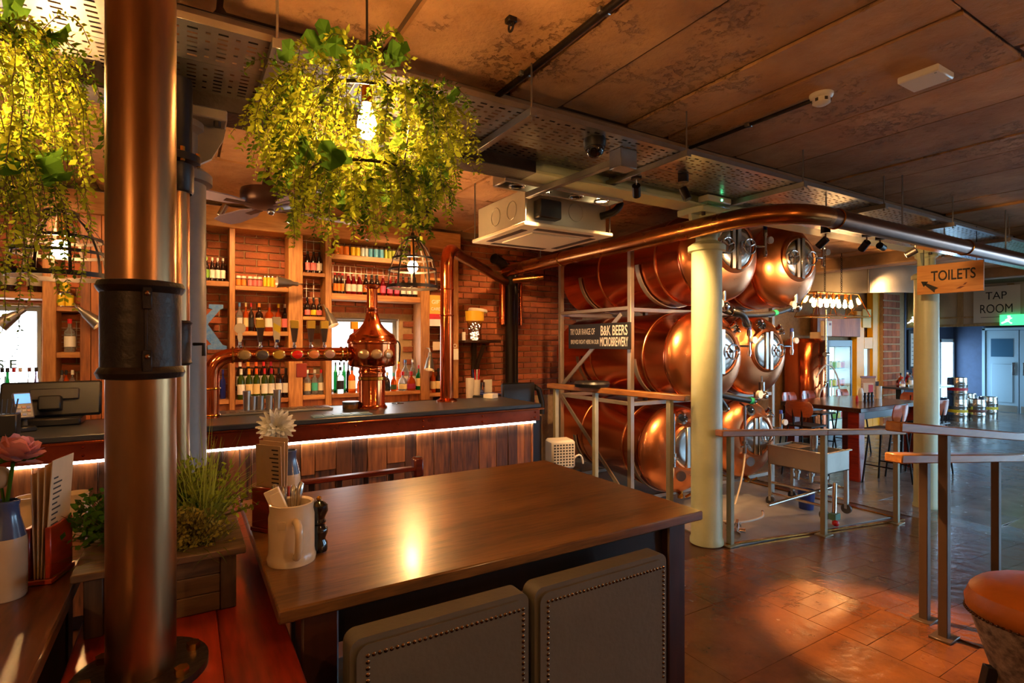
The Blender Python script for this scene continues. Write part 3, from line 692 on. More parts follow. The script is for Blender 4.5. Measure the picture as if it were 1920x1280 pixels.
row((622, 735), [786], 'spirit', grn, [sC], [sR], 'green whiskey bottle with cream label and red cap', y=5.94)
row((806, 736), [812, 822], 'spirit', [amb, dk], [sC, sC], [sC, sK], ['amber gin bottle with cream label under the lamp', 'dark liqueur bottle with cream label behind the copper riser'], y=5.95)
row((105, 575), [114, 131], 'can', alu, [sY_], None, 'yellow drink can at base of small stack in niche', 'can', 'yellow can stack base', y=5.97)
p = aY(122.5, 645, 5.97); bottle('can', (p.x, 5.97, SZ[(105, 575)] + 0.123), alu, sY_, None, 'yellow drink can on top of the small stack in niche', 'can')
row((105, 660), [131], 'spirit', clr, [sW], [sR], 'white frosted bottle with red cap in timber niche', y=5.97)
row((105, 742), [116, 124, 136], 'squat', [clr, amb, clr], [sK, sO, None], [sK, sK, sW], ['clear bottle with black label in lower niche', 'amber bottle with black cap in lower niche', 'clear stoppered bottle in lower niche'], y=5.97)
row((-70, 545), [16, 66], 'spirit', dk, [solid((150, 140, 120))], [sW], 'large black whiskey bottle with grey crest on shelf above the window', group='large whiskey bottles', scale=1.25, y=6.0)
SZ['sill'] = w1z0 + .001
m = MB(); m.cbox(w1x0, w1x1 + .05, YF - 0.02, YB + .1, w1z0 - 0.05, w1z0, .004); part('window_shelf', m, pine, bb, world=True)
row('sill', [4, 14, 26, 38, 55, 68], 'flare', [clr, grn, clr, clr, clr, glass((180, 170, 230))], [sLB, None, sP, sW, None, None], [sK, sK, sR, sW, sBr, sK],
    ['blue label clear bottle on the bright window shelf', 'greenish clear bottle on the bright window shelf', 'pink label gin bottle with red cap on window shelf', 'white label gin bottle on the bright window shelf', 'clear bell shaped decanter on the bright window shelf', 'lilac round bottle with dark stopper on window shelf'], y=6.0, scale=1.15)

def settle():          # slim any bottle that would touch its neighbour on the same shelf
    for t, r0 in REG:
        k = 1.0
        for u, r1 in REG:
            if u is t or abs(u.location.z - t.location.z) > .1: continue
            d = math.hypot(u.location.x - t.location.x, u.location.y - t.location.y)
            k = min(k, d / (r0 + r1) * .97)
        t.scale = (t.scale[0] * max(k, .55), t.scale[1] * max(k, .55), t.scale[2])
# ================================================================== BAR COUNTER
BX0, BX1, BY0, BY1, BZ = -2.3, 2.58, 3.78, 4.5, 1.10
bar = thing('bar_counter', 'timber clad bar counter with slate top and copper edge', 'counter', (0.2, 4.1, 0))
m = MB(); m.cbox(BX0, BX1, BY0, BY1, BZ - 0.035, BZ, 0.006); part('slate_top', m, slate, bar, world=True)
cw = mat('copper_fascia', s3(150, 62, 34), 0.3, 0.75, var=0.35, vs=4, rvar=0.1)
m = MB(); m.cbox(BX0, BX1 - .01, BY0 + 0.008, BY0 + 0.03, 0.955, BZ - 0.036, 0.003); m.cbox(BX1 - .03, BX1 - .008, BY0 + .03, BY1 - .02, 0.955, BZ - 0.036, .003); part('copper_fascia', m, cw, bar, world=True)
m = MB(); m.cbox(BX0, BX1 + .03, BY0 - 0.004, BY0 + 0.012, BZ - 0.052, BZ - 0.036, .003); part('copper_lip', m, copper, bar, world=True)
for i in range(9):
    for z in (0.985, 1.03):
        x = BX1 - 0.06 - i * 0.5; r_ = MB(); r_.sphere((x, BY0 + 0.006, z), 0.008, 8, 4); part('rivet', r_, copper, bar, world=True)
m = MB(); m.cbox(BX0, BX1 - .03, BY0 + 0.04, BY0 + 0.052, 0.934, 0.948, .002); part('led_strip', m, ledm, bar, world=True)
rr = random.Random(21); x = BX0
while x < BX1 - 0.05:
    wd = min(rr.choice((0.07, 0.09, 0.11, 0.14)), BX1 - 0.04 - x); d = rr.uniform(-0.006, 0.006)
    zb = 0.08
    if rr.random() < 0.3:
        zs = rr.uniform(0.35, 0.8); m = MB(); m.cbox(x, x + wd - .003, BY0 + 0.06 + d, BY0 + 0.085, zs + .002, 0.955, .003); part('plank', m, barn, bar, world=True)
        m = MB(); m.cbox(x, x + wd - .003, BY0 + 0.06 - d, BY0 + 0.085, zb, zs, .003); part('plank', m, barn, bar, world=True)
    else:
        m = MB(); m.cbox(x, x + wd - .003, BY0 + 0.06 + d, BY0 + 0.085, zb, 0.955, .003); part('plank', m, barn, bar, world=True)
    x += wd
m = MB(); m.box(BX0, BX1 - .04, BY0 + 0.085, BY1 - .05, 0.0, BZ - 0.04); part('carcass', m, blackwood, bar, world=True)

# ------------------------------------------------------------------ copper beer font
def bez(p, n=10):
    p = [Vector(q) for q in p]; out = []
    for i in range(n + 1):
        t = i / n; out.append(((1 - t) ** 2) * p[0] + 2 * t * (1 - t) * p[1] + t * t * p[2])
    return out
FX, FY = 1.26, 4.2
ft = thing('beer_font', 'polished copper beer font with still shaped tower and tap bridge', 'beer font', (FX, FY, BZ))
m = MB(); m.lathe([(.001, 0), (.115, 0), (.115, .012), (.105, .018), (.1, .03), (.1, .27), (.106, .275), (.106, .29), (.1, .3), (.1, .315), (.17, .33), (.18, .345), (.182, .42), (.182, .50), (.19, .505), (.192, .52), (.186, .535), (.178, .545), (.172, .57), (.13, .60), (.095, .63), (.07, .665), (.055, .70), (.046, .74), (.044, .76), (.047, .765), (.047, .78), (.042, .785), (.04, .93), (.055, .94), (.058, .955), (.05, .965), (.001, .965)], 40)
part('still_tower', m, copper, ft)
m = MB(); m.lathe([(.102, .22), (.108, .225), (.108, .245), (.102, .25)], 36); part('brass_ring', m, brass, ft)
PZ = 0.425; lx = 0.155 - FX
br = bez([(lx, 0, 0.27), (lx, 0, PZ), (lx + 0.16, 0, PZ)], 10)
m = MB(); m.tube([(lx, 0, 0)] + br + [(-0.17, 0, PZ)], 0.05, 20); part('tap_bridge', m, copper, ft)
for q, nv in (((lx, 0, .02), (0, 0, 1)), ((lx, 0, .2), (0, 0, 1)), ((lx + .2, 0, PZ), (1, 0, 0)), ((lx + .13, 0, PZ), (1, 0, 0)), ((-0.2, 0, PZ), (1, 0, 0)), ((-.24, 0, PZ), (1, 0, 0))): m = MB(); m.torus(q, 0.052, 0.008, nv, 24, 6); part('bridge_collar', m, brass, ft)
taps = [450, 488, 518, 552, 583, 608]; lens = [458, 492, 523, 557, 588, 618]
lcol = [(150, 120, 70), (80, 70, 66), (170, 130, 40), (200, 30, 20), (190, 110, 60), (150, 110, 100)]
hcol = ['round', 'flat', 'shaped', 'flat', 'flat', 'flat']
for i, (px, pl) in enumerate(zip(taps, lens)):
    X = aY(px, 645, FY).x - FX; Xl = aY(pl, 668, FY - 0.05).x - FX
    le = MB(); mm = Matrix.Translation((Xl, -0.054, PZ)) @ Matrix.Rotation(PI / 2, 4, 'X'); le.lathe([(.001, .012), (.03, .011), (.042, .006), (.046, 0), (.046, -.004)], 24, mm @ Matrix.Diagonal((1.0, .82, 1, 1)))
    lo = part('badge_lens', le, solid((190, 150, 90), .2, .8), ft)
    le = MB(); le.lathe([(.001, .0135), (.028, .0125), (.036, .009)], 24, mm @ Matrix.Diagonal((1.0, .82, 1, 1))); part('badge_face', le, solid(lcol[i], .25), lo)
    st = MB(); st.cyl((X, 0, PZ + .045), (X, 0, PZ + .09), 0.011, .008, 10); st.sphere((X, 0, PZ + .06), .014, 10, 6); part('tap_stem', st, chrome, ft)
    h = MB()
    if hcol[i] == 'round':
        h.prism([(X - .008, PZ + .09), (X + .008, PZ + .09), (X + .016, PZ + .12), (X + .013, PZ + .15), (X - .013, PZ + .15), (X - .016, PZ + .12)], .02, Matrix.Translation((0, .01, 0)) @ Matrix.Rotation(PI / 2, 4, 'X'))
        ho = part('tap_handle', h, solid((210, 190, 160), .4), ft)
        h = MB(); h.cyl((X, -.014, PZ + .185), (X, .014, PZ + .185), .036, n=20); part('handle_top', h, solid((206, 186, 150), .4), ho)
    elif hcol[i] == 'shaped':
        h.prism([(X - .01, PZ + .09), (X + .02, PZ + .09), (X + .026, PZ + .17), (X + .028, PZ + .27), (X - .026, PZ + .27), (X - .022, PZ + .2), (X - .018, PZ + .13)], .03, Matrix.Translation((0, .015, 0)) @ Matrix.Rotation(PI / 2, 4, 'X'))
        ho = part('tap_handle', h, solid((200, 180, 140), .4), ft)
        h = MB(); h.prism([(X - .02, PZ + .18), (X + .024, PZ + .15), (X + .027, PZ + .2), (X - .022, PZ + .23)], .032, Matrix.Translation((0, .016, 0)) @ Matrix.Rotation(PI / 2, 4, 'X')); part('handle_band', h, sY_, ho)
        h = MB(); h.cbox(X - .01, X + .018, -.016, .016, PZ + .088, PZ + .11, .003); part('handle_foot', h, solid((30, 40, 90)), ho)
    else:
        h.prism([(X - .012, PZ + .09), (X + .012, PZ + .09), (X + .024, PZ + .19), (X - .024, PZ + .19)], .03, Matrix.Translation((0, .015, 0)) @ Matrix.Rotation(PI / 2, 4, 'X'))
        ho = part('tap_handle', h, darkwood, ft)
        h = MB(); h.cbox(X - .029, X + .029, -.02, .02, PZ + .19, PZ + .25, .004); part('handle_cap', h, solid((190, 150, 36), .4), ho)
for a in (-0.55, 0.0, 0.55):
    d = Matrix.Rotation(a - 0.1, 4, 'Z'); le = MB(); mm = d @ Matrix.Translation((0, -0.182, PZ + .0)) @ Matrix.Rotation(PI / 2, 4, 'X')
    le.lathe([(.001, .012), (.03, .011), (.04, .006), (.044, 0), (.044, -.006)], 24, mm @ Matrix.Diagonal((1, .85, 1, 1))); part('badge_lens', le, solid((196, 160, 120), .2, .6), ft)
h = MB(); h.prism([(-.02 - .02, .45), (.02 - .02, .45), (.024 - .02, .62), (-.024 - .02, .62)], .03, Matrix.Translation((-.05, .2, 0)) @ Matrix.Rotation(PI / 2, 4, 'X')); part('tap_handle', h, solid((190, 40, 30)), ft)
h = MB(); h.cbox(-.118, -.062, .165, .205, .62, .68, .003); part('handle_cap', h, solid((226, 170, 30)), ft)
m = MB(); m.tube(bez([(.17, -.06, .53), (.215, -.06, .52), (.205, -.06, .44)], 8) + [(.2, -.06, .36)], .006, 8); part('side_handle', m, blackm, ft)
m = MB(); m.cbox(.0 - .57, -.50, -.07, -.045, .26, .36, .003); part('card_clip', m, solid((170, 60, 36)), ft)
# copper riser pipe standing on the bar, joining the wall pipes
RX, RY = aZ(838, 752, BZ).x, aZ(838, 752, BZ).y
rt = thing('copper_riser', 'vertical copper pipe rising from the bar top with curved head', 'pipe', (RX, RY, BZ))
J = aY(948, 528, 5.98)
top = Vector((RX, RY, 2.44)); dirh = (J - top); dirh.z = 0; dirh.normalize()
pts = [Vector((RX, RY, BZ))] + bez([Vector((RX, RY, 2.28)), Vector((RX, RY, 2.44)), top + dirh * 0.16], 10)
m = MB(); m.tube(pts, 0.058, 20); part('pipe', m, copper, rt, world=True)
m = MB(); m.tube([pts[-1], J], 0.05, 16); part('cross_pipe', m, bronze, rt, world=True)
m = MB(); m.lathe([(.058, .03), (.075, .02), (.09, .012), (.09, 0), (.001, 0)], 24); part('base_flange', m, copper, rt)
for z_ in (.75, .98): m = MB(); m.torus((0, 0, z_), .058, .006); part('pipe_seam', m, copper, rt)
wp = thing('down_pipes', 'black and copper pipes running down the brick wall', 'pipe', (J.x + .1, 6.0, 0.95))
jx = J.x + 0.08
m = MB(); m.tube([(jx, 6.0, 0.95), (jx, 6.0, 2.3)] + bez([(jx, 6.0, 2.3), (jx, 6.0, 2.62), (jx - .32, 5.85, 2.66)], 8), .065, 16); part('flue_pipe', m, blackm, wp, world=True)
m = MB(); m.tube([(jx + .1, 6.04, 0.95), (jx + .1, 6.04, 2.5)], .04, 12); part('second_pipe', m, blackm, wp, world=True)
m = MB(); m.tube([(jx - .1, 6.02, 1.85), (jx - .1, 6.02, 2.4)], .045, 14); part('copper_pipe', m, copper, wp, world=True)
m = MB(); m.tube([(jx + .2, 6.06, 1.85), (jx + .2, 6.06, 2.45)], .022, 12); part('copper_pipe', m, copper, wp, world=True)
m = MB(); m.tube([(jx, 5.98, 2.42), (jx + .35, 5.75, 2.46)], .045, 14); part('branch_pipe', m, bronze_y, wp, world=True)

# small things on the bar
def on_bar(px, py): return aZ(px, py, BZ)
p = on_bar(510, 772); t = thing('drip_tray', 'long grey steel drip tray on the bar top below taps', 'drip tray', (p.x, p.y, BZ))
m = MB(); m.cbox(-.42, .42, -.09, .09, 0.0005, .018, .004); part('tray', m, steel_b, t)
for i in range(14): m = MB(); m.cbox(-.4 + i * .0585, -.36 + i * .0585, -.075, .075, .019, .022, .001); part('grate_bar', m, galv, t)
p = on_bar(640, 778); t = thing('bar_mat', 'pale blue rubber bar mat beside the font', 'bar mat', (p.x, p.y - .02, BZ)); m = MB(); m.cbox(-.2, .2, -.06, .06, .0005, .008, .003); part('mat', m, solid((110, 140, 160), .4), t)
for i in range(6): m = MB(); m.cbox(-.19 + i * .064, -.14 + i * .064, -.05, .05, .0085, .011, .001); part('rib', m, solid((90, 120, 140), .4), t)
p = on_bar(664, 766); t = thing('coaster_tin', 'round wooden tin with dark lid beside the copper font', 'tin', (p.x - .02, p.y + .02, BZ))
m = MB(); m.lathe([(.001, 0), (.06, 0), (.062, .003), (.062, .04), (.001, .04)], 24); part('tin_body', m, oak, t); m = MB(); m.lathe([(.064, .036), (.064, .056), (.001, .058)], 24); part('lid', m, slate, t)
for i, px in enumerate((463, 474, 488, 505, 520)):
    p = aY(px, 645, 4.36); m = MB(); h = .16 if i in (0, 4) else .12
    m.lathe([(.001, 0), (.022, 0), (.028, h), (.026, h), (.02, .004), (.001, .004)], 18); o = solo('steel_cup', 'tall brushed steel cup behind the drip tray' if h > .13 else 'short brushed steel cup behind the drip tray', 'cup', m, steel_b, (p.x, 4.36, BZ + .0005), 'steel cups behind the taps')
p = on_bar(742, 758); m = MB(); m.torus((0, 0, .012), .03, .003, (0, .3, 1), 20, 6); m.torus((.04, .01, .006), .03, .003, (0, 0, 1), 20, 6); solo('wire_rings', 'small bent chrome wire on the slate bar top', 'wire', m, chrome, p)
# till, card reader
TX = aY(95, 645, 4.35).x
t = thing('till', 'black touchscreen till facing away on the bar', 'till', (TX, 4.35, BZ), 0.0)
m = MB(); m.cbox(-.14, .16, -.1, .12, 0.0005, .05, .01); part('base', m, blackp, t)
mm = Matrix.Translation((0, 0, .05)) @ Matrix.Rotation(math.radians(-14), 4, 'X')
m = MB(); m.cbox(-.24, .25, -.02, .03, 0.0, .22, .012, mm); part('screen_housing', m, blackp, t)
m = MB(); m.cbox(-.1, .14, -.045, -.02, .1, .17, .006, mm); part('rear_cover', m, solid((34, 30, 30), .4), t)
m = MB(); m.cbox(-.05, .06, -.09, .0, .03, .12, .008, mm); part('stand', m, blackp, t)
RXc = aY(45, 645, 4.1).x
t = thing('card_reader', 'tilted card reader with lit blue screen beside the till', 'card reader', (RXc, 4.1, BZ), 0.35)
m = MB(); m.cbox(-.05, .05, -.05, .05, .0005, .03, .006); m.cyl((0, 0, .03), (0, .02, .1), .018); part('stand', m, blackp, t)
mm = Matrix.Translation((0, -.01, .09)) @ Matrix.Rotation(math.radians(55), 4, 'X')
m = MB(); m.cbox(-.042, .042, -.02, .15, -.012, .012, .006, mm); part('body', m, solid((60, 54, 60), .4), t)
m = MB(); m.cbox(-.034, .034, .075, .14, .012, .014, .001, mm); part('screen', m, mat('reader_screen', s3(60, 140, 220), .3, emit=1.2), t)
for i in range(3):
    for j in range(3): m = MB(); m.cbox(-.03 + i * .021, -.013 + i * .021, -.005 + j * .023, .01 + j * .023, .012, .015, .001, mm); part('key', m, solid(((90, 40, 40), (50, 60, 130), (90, 80, 90))[(i + j) % 3]), t)
p = aY(8, 800, 3.95); t = thing('napkin_caddy', 'black caddy of straws at the bar end', 'caddy', (p.x, 3.95, BZ)); m = MB(); m.cbox(-.07, .06, -.05, .05, .0005, .12, .006); part('box', m, blackp, t)
for i in range(6): m = MB(); m.cyl((-.05 + i * .018, 0, .1), (-.055 + i * .022, .01, .2), .004, n=6); part('straw', m, solid((30, 30, 34)), t)
# blue letter K hung on the shelf side
kx0, kz0 = aY(380, 655, 5.8), aY(380, 570, 5.8)
kp = [(0.0, 0), (0.085, 0), (0.085, .04), (.065, .05), (.065, .17), (.16, .05), (.13, .04), (.13, 0), (.29, 0), (.29, .035), (.255, .045), (.13, .24), (.235, .385), (.26, .395), (.26, .43), (.14, .43), (.14, .395), (.17, .385), (.065, .26), (.065, .38), (.085, .39), (.085, .43), (0, .43), (0, .39), (.0, .04)]
zt = SZ[(374, 750)]
m = MB(); m.prism([(x + aY(425, 650, 5.9).x - .29, y + aY(410, 655, 5.9).z) for x, y in kp], .05, Matrix.Translation((0, 5.93, 0)) @ Matrix.Rotation(PI / 2, 4, 'X'))
solo('letter_sign', 'large peeling blue letter K against the brick wall', 'letter', m, bluepaint, (aY(405, 650, 5.9).x, 5.9, aY(410, 655, 5.9).z), world=True)
# gift card poster and notes on the narrow bay
g0, g1 = aY(802, 559, 5.86), aY(824, 592, 5.86)
t = thing('gift_card_poster', 'yellow gift cards poster with red band pinned to timber post', 'poster', ((g0.x + g1.x) / 2 + .04, 5.86, g1.z - .12))
hw = .09
m = MB(); m.cbox(-hw, hw, -.004, .004, .14, .36, .001); part('yellow_panel', m, solid((232, 176, 70)), t)
m = MB(); m.cbox(-hw, hw, -.004, .004, .08, .14, .001); part('red_panel', m, solid((200, 40, 40)), t)
m = MB(); m.cbox(-hw, hw, -.004, .004, 0, .08, .001); part('white_panel', m, solid((230, 226, 220)), t)
for s_, z_, w_ in (('GIFT', .28, .13), ('CARDS', .2, .15)): part('lettering', text(s_, frame(Vector((0, -.005, z_)), (1, 0, 0), (0, 0, 1)), width=w_), white, t, recalc=False)
m = MB(); q = aY(822, 650, 5.86); m.cbox(q.x - .07, q.x + .07, 5.855, 5.865, q.z - .04, q.z + .06, .001); solo('paper_note', 'small cream paper note pinned behind the copper riser', 'note', m, paper, (q.x, 5.86, q.z - .04), world=True)
q = aY(853, 660, 5.84); t = thing('hanging_tag', 'white key tag hanging from a loop on timber post', 'tag', (q.x, 5.84, q.z)); m = MB(); m.cbox(-.045, .045, -.005, .005, -.09, .04, .002); part('card', m, solid((226, 220, 206)), t); m = MB(); m.torus((0, 0, .075), .02, .004, (0, 1, 0)); part('loop', m, whitep, t)
# clip lamps on the shelving
def clip_lamp(px, py, dirv, label, Y=5.72):
    p = aY(px, py, Y); d = Vector(dirv).normalized()
    t = thing('clip_lamp', label, 'lamp', p, group='grey clip lamps')
    m = MB(); b = d
    m2 = Matrix.Translation((0, 0, 0)) @ b.to_track_quat('Z', 'Y').to_matrix().to_4x4()
    m.lathe([(.001, -.07), (.02, -.07), (.022, -.02), (.034, .0), (.058, .13), (.055, .13), (.03, .0), (.001, -.01)], 20, m2); part('shade', m, solid((120, 112, 104), .35, .7), t)
    m = MB(); m.tube([-d * .07, -d * .11 + Vector((0, .03, .01)), Vector((-d.x * .14, .17, -d.z * .1 + .02))], .008, 8); part('arm', m, steel_b, t)
    m = MB(); m.sphere(d * .05, .022, 10, 6); part('bulb', m, bulbs, t)
    return t
clip_lamp(30, 590, (-.6, -.1, -.55), 'grey clip lamp tilted over the lettered window'); clip_lamp(160, 588, (.6, -.1, -.55), 'grey clip lamp pointed at the timber cladding')
clip_lamp(545, 531, (-1, -.1, .05), 'grey clip lamp lying level across the timber post'); clip_lamp(806, 672, (-.2, -.3, -1), 'grey clip lamp pointing down beside the window'); clip_lamp(616, 590, (.3, -.4, -.9), 'grey clip lamp above the copper font')
# beer glass jar lamp on its bracket shelf
sx0, sx1 = aY(862, 645, 5.95).x, aY(930, 645, 5.95).x; zsh = aY(890, 638, 5.95).z
t = thing('wall_shelf', 'small dark timber shelf bracketed to the brick wall', 'shelf', ((sx0 + sx1) / 2, 6.0, zsh))
m = MB(); m.cbox(sx0, sx1, 5.82, YB - .02, zsh - .03, zsh, .004); part('board', m, darkwood, t, world=True)
m = MB(); cx = aY(893, 645, 6.05).x; m.cbox(cx - .03, cx + .03, 6.09, YB - .02, zsh - .5, zsh - .031, .004); m.bar((cx, 6.1, zsh - .4), (cx + .02, 5.88, zsh - .05), .04, .04); part('bracket', m, cratez, t, world=True)
q = aY(890, 638, 5.95); t = thing('beer_glass_lamp', 'beer glass shaped jar filled with fairy lights on wall shelf', 'lamp', (q.x, 5.95, zsh + .0005))
m = MB(); m.lathe([(.001, 0), (.085, 0), (.09, .02), (.08, .12), (.1, .24), (.098, .24), (.078, .12), (.086, .02), (.001, .01)], 24); part('glass', m, paneglass('jar_glass', (.85, .8, .75), .15), t)
m = MB(); m.lathe([(.1, .24), (.112, .245), (.116, .36), (.1, .36)], 24); part('amber_band', m, mat('amber_band', s3(230, 160, 30), .4, emit=.25), t)
m = MB(); m.lathe([(.118, .355), (.122, .37), (.115, .39), (.001, .4)], 24, Matrix.Rotation(.12, 4, 'Y')); part('foam_lid', m, whitep, t)
fl = MB(); rf = random.Random(4)
for i in range(34): a = rf.uniform(0, 6.28); r0 = rf.uniform(.02, .07); fl.sphere((r0 * math.cos(a), r0 * math.sin(a), rf.uniform(.02, .22)), .005, 6, 4)
part('fairy_lights', fl, glow('fairy', (1, .75, .45), 25), t, stuff=True)
m = MB(); m.lathe([(.001, 0), (.022, 0), (.022, .1), (.001, .1)], 16); q = aY(860, 640, 5.9); q.x = max(q.x, sx0 + .03); solo('white_tube', 'small white tube standing at the shelf end', 'tube', m, whitep, (q.x, 5.9, zsh + .0005))
# items on the back counter, right end
CZ = 0.9405
for px, h, lab in ((881, .16, 'white beaker beside the pens'), (893, .14, 'white beaker holding pens and a red pencil')):
    q = aY(px, 645, 5.7); t = thing('beaker', lab, 'beaker', (q.x, 5.7, CZ)); m = MB(); m.lathe([(.001, 0), (.045, 0), (.05, h + .1), (.046, h + .1), (.04, .01), (.001, .01)], 20); part('cup', m, whitep, t)
    if px > 885:
        for i, c_ in enumerate(((40, 50, 120), (200, 30, 40), (220, 220, 220), (200, 40, 50))): m = MB(); m.cyl((-.02 + i * .013, 0, .15), (-.045 + i * .03, .01, .36), .007, n=8); part('pen', m, solid(c_), t)
q = aY(915, 645, 5.65); t = thing('tray', 'black serving tray stack on the back counter', 'tray', (q.x, 5.65, CZ)); m = MB(); m.cbox(-.2, .2, -.12, .12, 0, .06, .01); part('tray_base', m, blackp, t); m = MB(); m.cbox(-.1, .12, -.09, .09, .061, .075, .004); part('blue_folder', m, solid((50, 70, 150)), t)
q = aY(903, 645, 5.78); m = MB(); m.lathe([(.001, 0), (.05, 0), (.06, .1), (.06, .2), (.001, .22)], 20); solo('chrome_jar', 'shiny chrome jar behind the serving tray', 'jar', m, chrome, (q.x, 5.82, CZ))
q = aY(918, 645, 5.85); m = MB(); m.cbox(-.06, .06, -.01, .01, 0, .22, .004); solo('white_card', 'white card leaning behind the serving tray', 'card', m, whitep, (q.x, 5.9, CZ))
q = aY(985, 645, 5.0); t = thing('monitor', 'black monitor turned away beside the bar end', 'monitor', (q.x - .25, 4.75, 0.0)); m = MB(); m.cbox(-.2, .22, -.12, .12, 0, .86, .01); part('cabinet', m, blackwood, t)
m = MB(); m.cbox(-.19, .2, -.02, .03, .93, 1.2, .015); part('screen_housing', m, blackp, t); m = MB(); m.cbox(-.05, .06, -.05, .05, .86, .94, .004); part('stand', m, blackp, t)
m = MB(); m.tube([(.2, 0, 1.15), (.26, .0, 1.12), (.3, 0, .98), (.3, 0, .86)], .03, 10); part('cover_drape', m, blackp, t)
q = aY(950, 645, 5.75); m = MB(); m.lathe([(.001, 0), (.035, 0), (.05, .05), (.05, .1), (.046, .1), (.03, .008), (.001, .008)], 20); m.torus((.05, 0, .055), .025, .006, (0, 1, 0)); solo('tea_cup', 'white handled cup near the wall pipes', 'cup', m, whitep, (q.x + .02, 5.75, CZ))
q = aZ(897 + 10, 744, BZ); m = MB(); m.cbox(-.05, .05, -.05, .05, 0, .04, .002, Matrix.Rotation(.5, 4, 'Z')); solo('folded_card', 'folded white card on the far bar top', 'card', m, whitep, (aY(920, 645, 4.4).x, 4.4, BZ + .0005))
# ================================================================== COPPER TANKS
RT = 0.44; TROT = math.radians(-9)
def make_tank(label, loc, L, ports, wheel2):
    t = thing('copper_tank', label, 'brewing tank', loc, TROT)
    ax = Matrix.Rotation(-PI / 2, 4, 'X')
    n = 56
    m = MB(); m.lathe([(RT, 0.0), (RT + .004, 0.01), (RT + .004, .03), (RT, .04), (RT, L)], n, ax); part('barrel', m, copper_tank, t)
    D = 0.2
    pr = [(max(.001, RT * math.sin(a)), -D * math.cos(a)) for a in [PI / 2 * i / 12 for i in range(13)]]
    m = MB(); m.lathe(pr, n, ax); part('front_dish', m, copper_red, t)
    m = MB(); m.lathe([(r, L - y * 0.9) for r, y in pr], n, ax); part('rear_dish', m, copper_tank, t)
    for y in (L * .16, L * .62): m = MB(); m.lathe([(RT + .001, y - .012), (RT + .006, y - .008), (RT + .006, y + .008), (RT + .001, y + .012)], n, ax); part('seam_band', m, copper_red, t)
    oz = 0.05
    md = Matrix.Translation((0.03, -0.155, oz)) @ ax
    m = MB(); m.lathe([(.235, .06), (.245, .0), (.235, -.035), (.212, -.05), (.2, -.045), (.2, .0)], 40, md); part('manway_collar', m, copper_red, t)
    dr = MB(); dr.lathe([(.001, -.052), (.13, -.05), (.185, -.044), (.197, -.035), (.197, .0), (.001, .0)], 40, md); do = part('manway_door', dr, steel, t)
    b = MB(); b.cbox(-.03, .01, -.222, -.205, oz - .2, oz + .2, .004); part('cross_bar', b, steel_b, do)
    b = MB(); b.cbox(.025, .07, -.228, -.205, oz - .21, oz + .21, .004); part('cross_bar', b, steel, do)
    for wx, y in [(.14, -.25)] + ([(-.095, -.235)] if wheel2 else []):
        b = MB(); b.torus((wx, y, oz), .068, .009, (0, 1, 0), 26, 8)
        for k in range(3): a = 2 * PI * k / 3 + .4; b.cyl((wx, y, oz), (wx + .066 * math.cos(a), y, oz + .066 * math.sin(a)), .006, n=6)
        b.cyl((wx, y + .045, oz), (wx, y - .01, oz), .011, n=10); part('hand_wheel', b, chrome, do)
    if ports:
        for x, z in ((-.06, .315), (.29, .27)):
            y = -D * math.sqrt(max(0, 1 - (x * x + z * z) / RT ** 2)); nv = Vector((x / RT ** 2, y / D ** 2, z / RT ** 2)).normalized()
            mm = Matrix.Translation((x, y, z)) @ nv.to_track_quat('Z', 'Y').to_matrix().to_4x4()
            b = MB(); b.lathe([(.05, -.02), (.05, .03), (.064, .032), (.064, .05), (.04, .055), (.036, .045)], 24, mm); bo = part('sight_port', b, chrome, t)
            b = MB(); b.lathe([(.001, .044), (.037, .045)], 20, mm); part('port_glass', b, solid((30, 34, 40), .05), bo)
        b = MB(); y = -.13; b.cbox(.08, .2, -.15, -.14, .29, .37, .003, Matrix.Rotation(-.35, 4, 'X') @ Matrix.Translation((0, .09, -.03))); part('name_plate', b, steel, t)
    # side pressure valve with gauge
    v = MB(); v.tube([(.4, -.06, .1), (.5, -.09, .1), (.5, -.09, .16)], .012, 8); v.cyl((.5, -.09, .0), (.5, -.09, .26), .014, n=12); v.cyl((.5, -.09, .02), (.5, -.09, .06), .02, n=12); v.cyl((.5, -.09, .2), (.5, -.09, .26), .022, n=12); vo = part('pressure_valve', v, chrome, t)
    v = MB(); v.cyl((.54, -.1, .16), (.54, -.125, .16), .034, n=20); part('gauge', v, solid((230, 226, 216), .3), vo)
    v = MB(); v.cyl((.5, -.09, .26), (.5, -.09, .3), .018, n=10); part('valve_cap', v, solid((50, 70, 170)), vo)
    return t
XL, XR = 4.26, 5.41
TK = [('upper copper tank nearest the pale column', XL, 3.33, 2.43, 2.25, False, True), ('upper copper tank above the table lamp side', XR, 3.42, 2.43, 2.2, False, True),
      ('middle copper tank crossed by the beers sign', XL, 3.5, 1.48, 2.2, True, False), ('middle copper tank beside the black hose', XR, 3.77, 1.48, 1.7, True, False),
      ('lowest copper tank behind the pale column', XL, 3.84, 0.54, 1.85, True, False), ('lowest copper tank beside the steel trolley', XR, 3.9, 0.54, 1.55, True, False)]
tanks = []
for lab, x, y, z, L, ports, w2 in TK: tanks.append(make_tank(lab, (x, y, z), L, ports, w2))
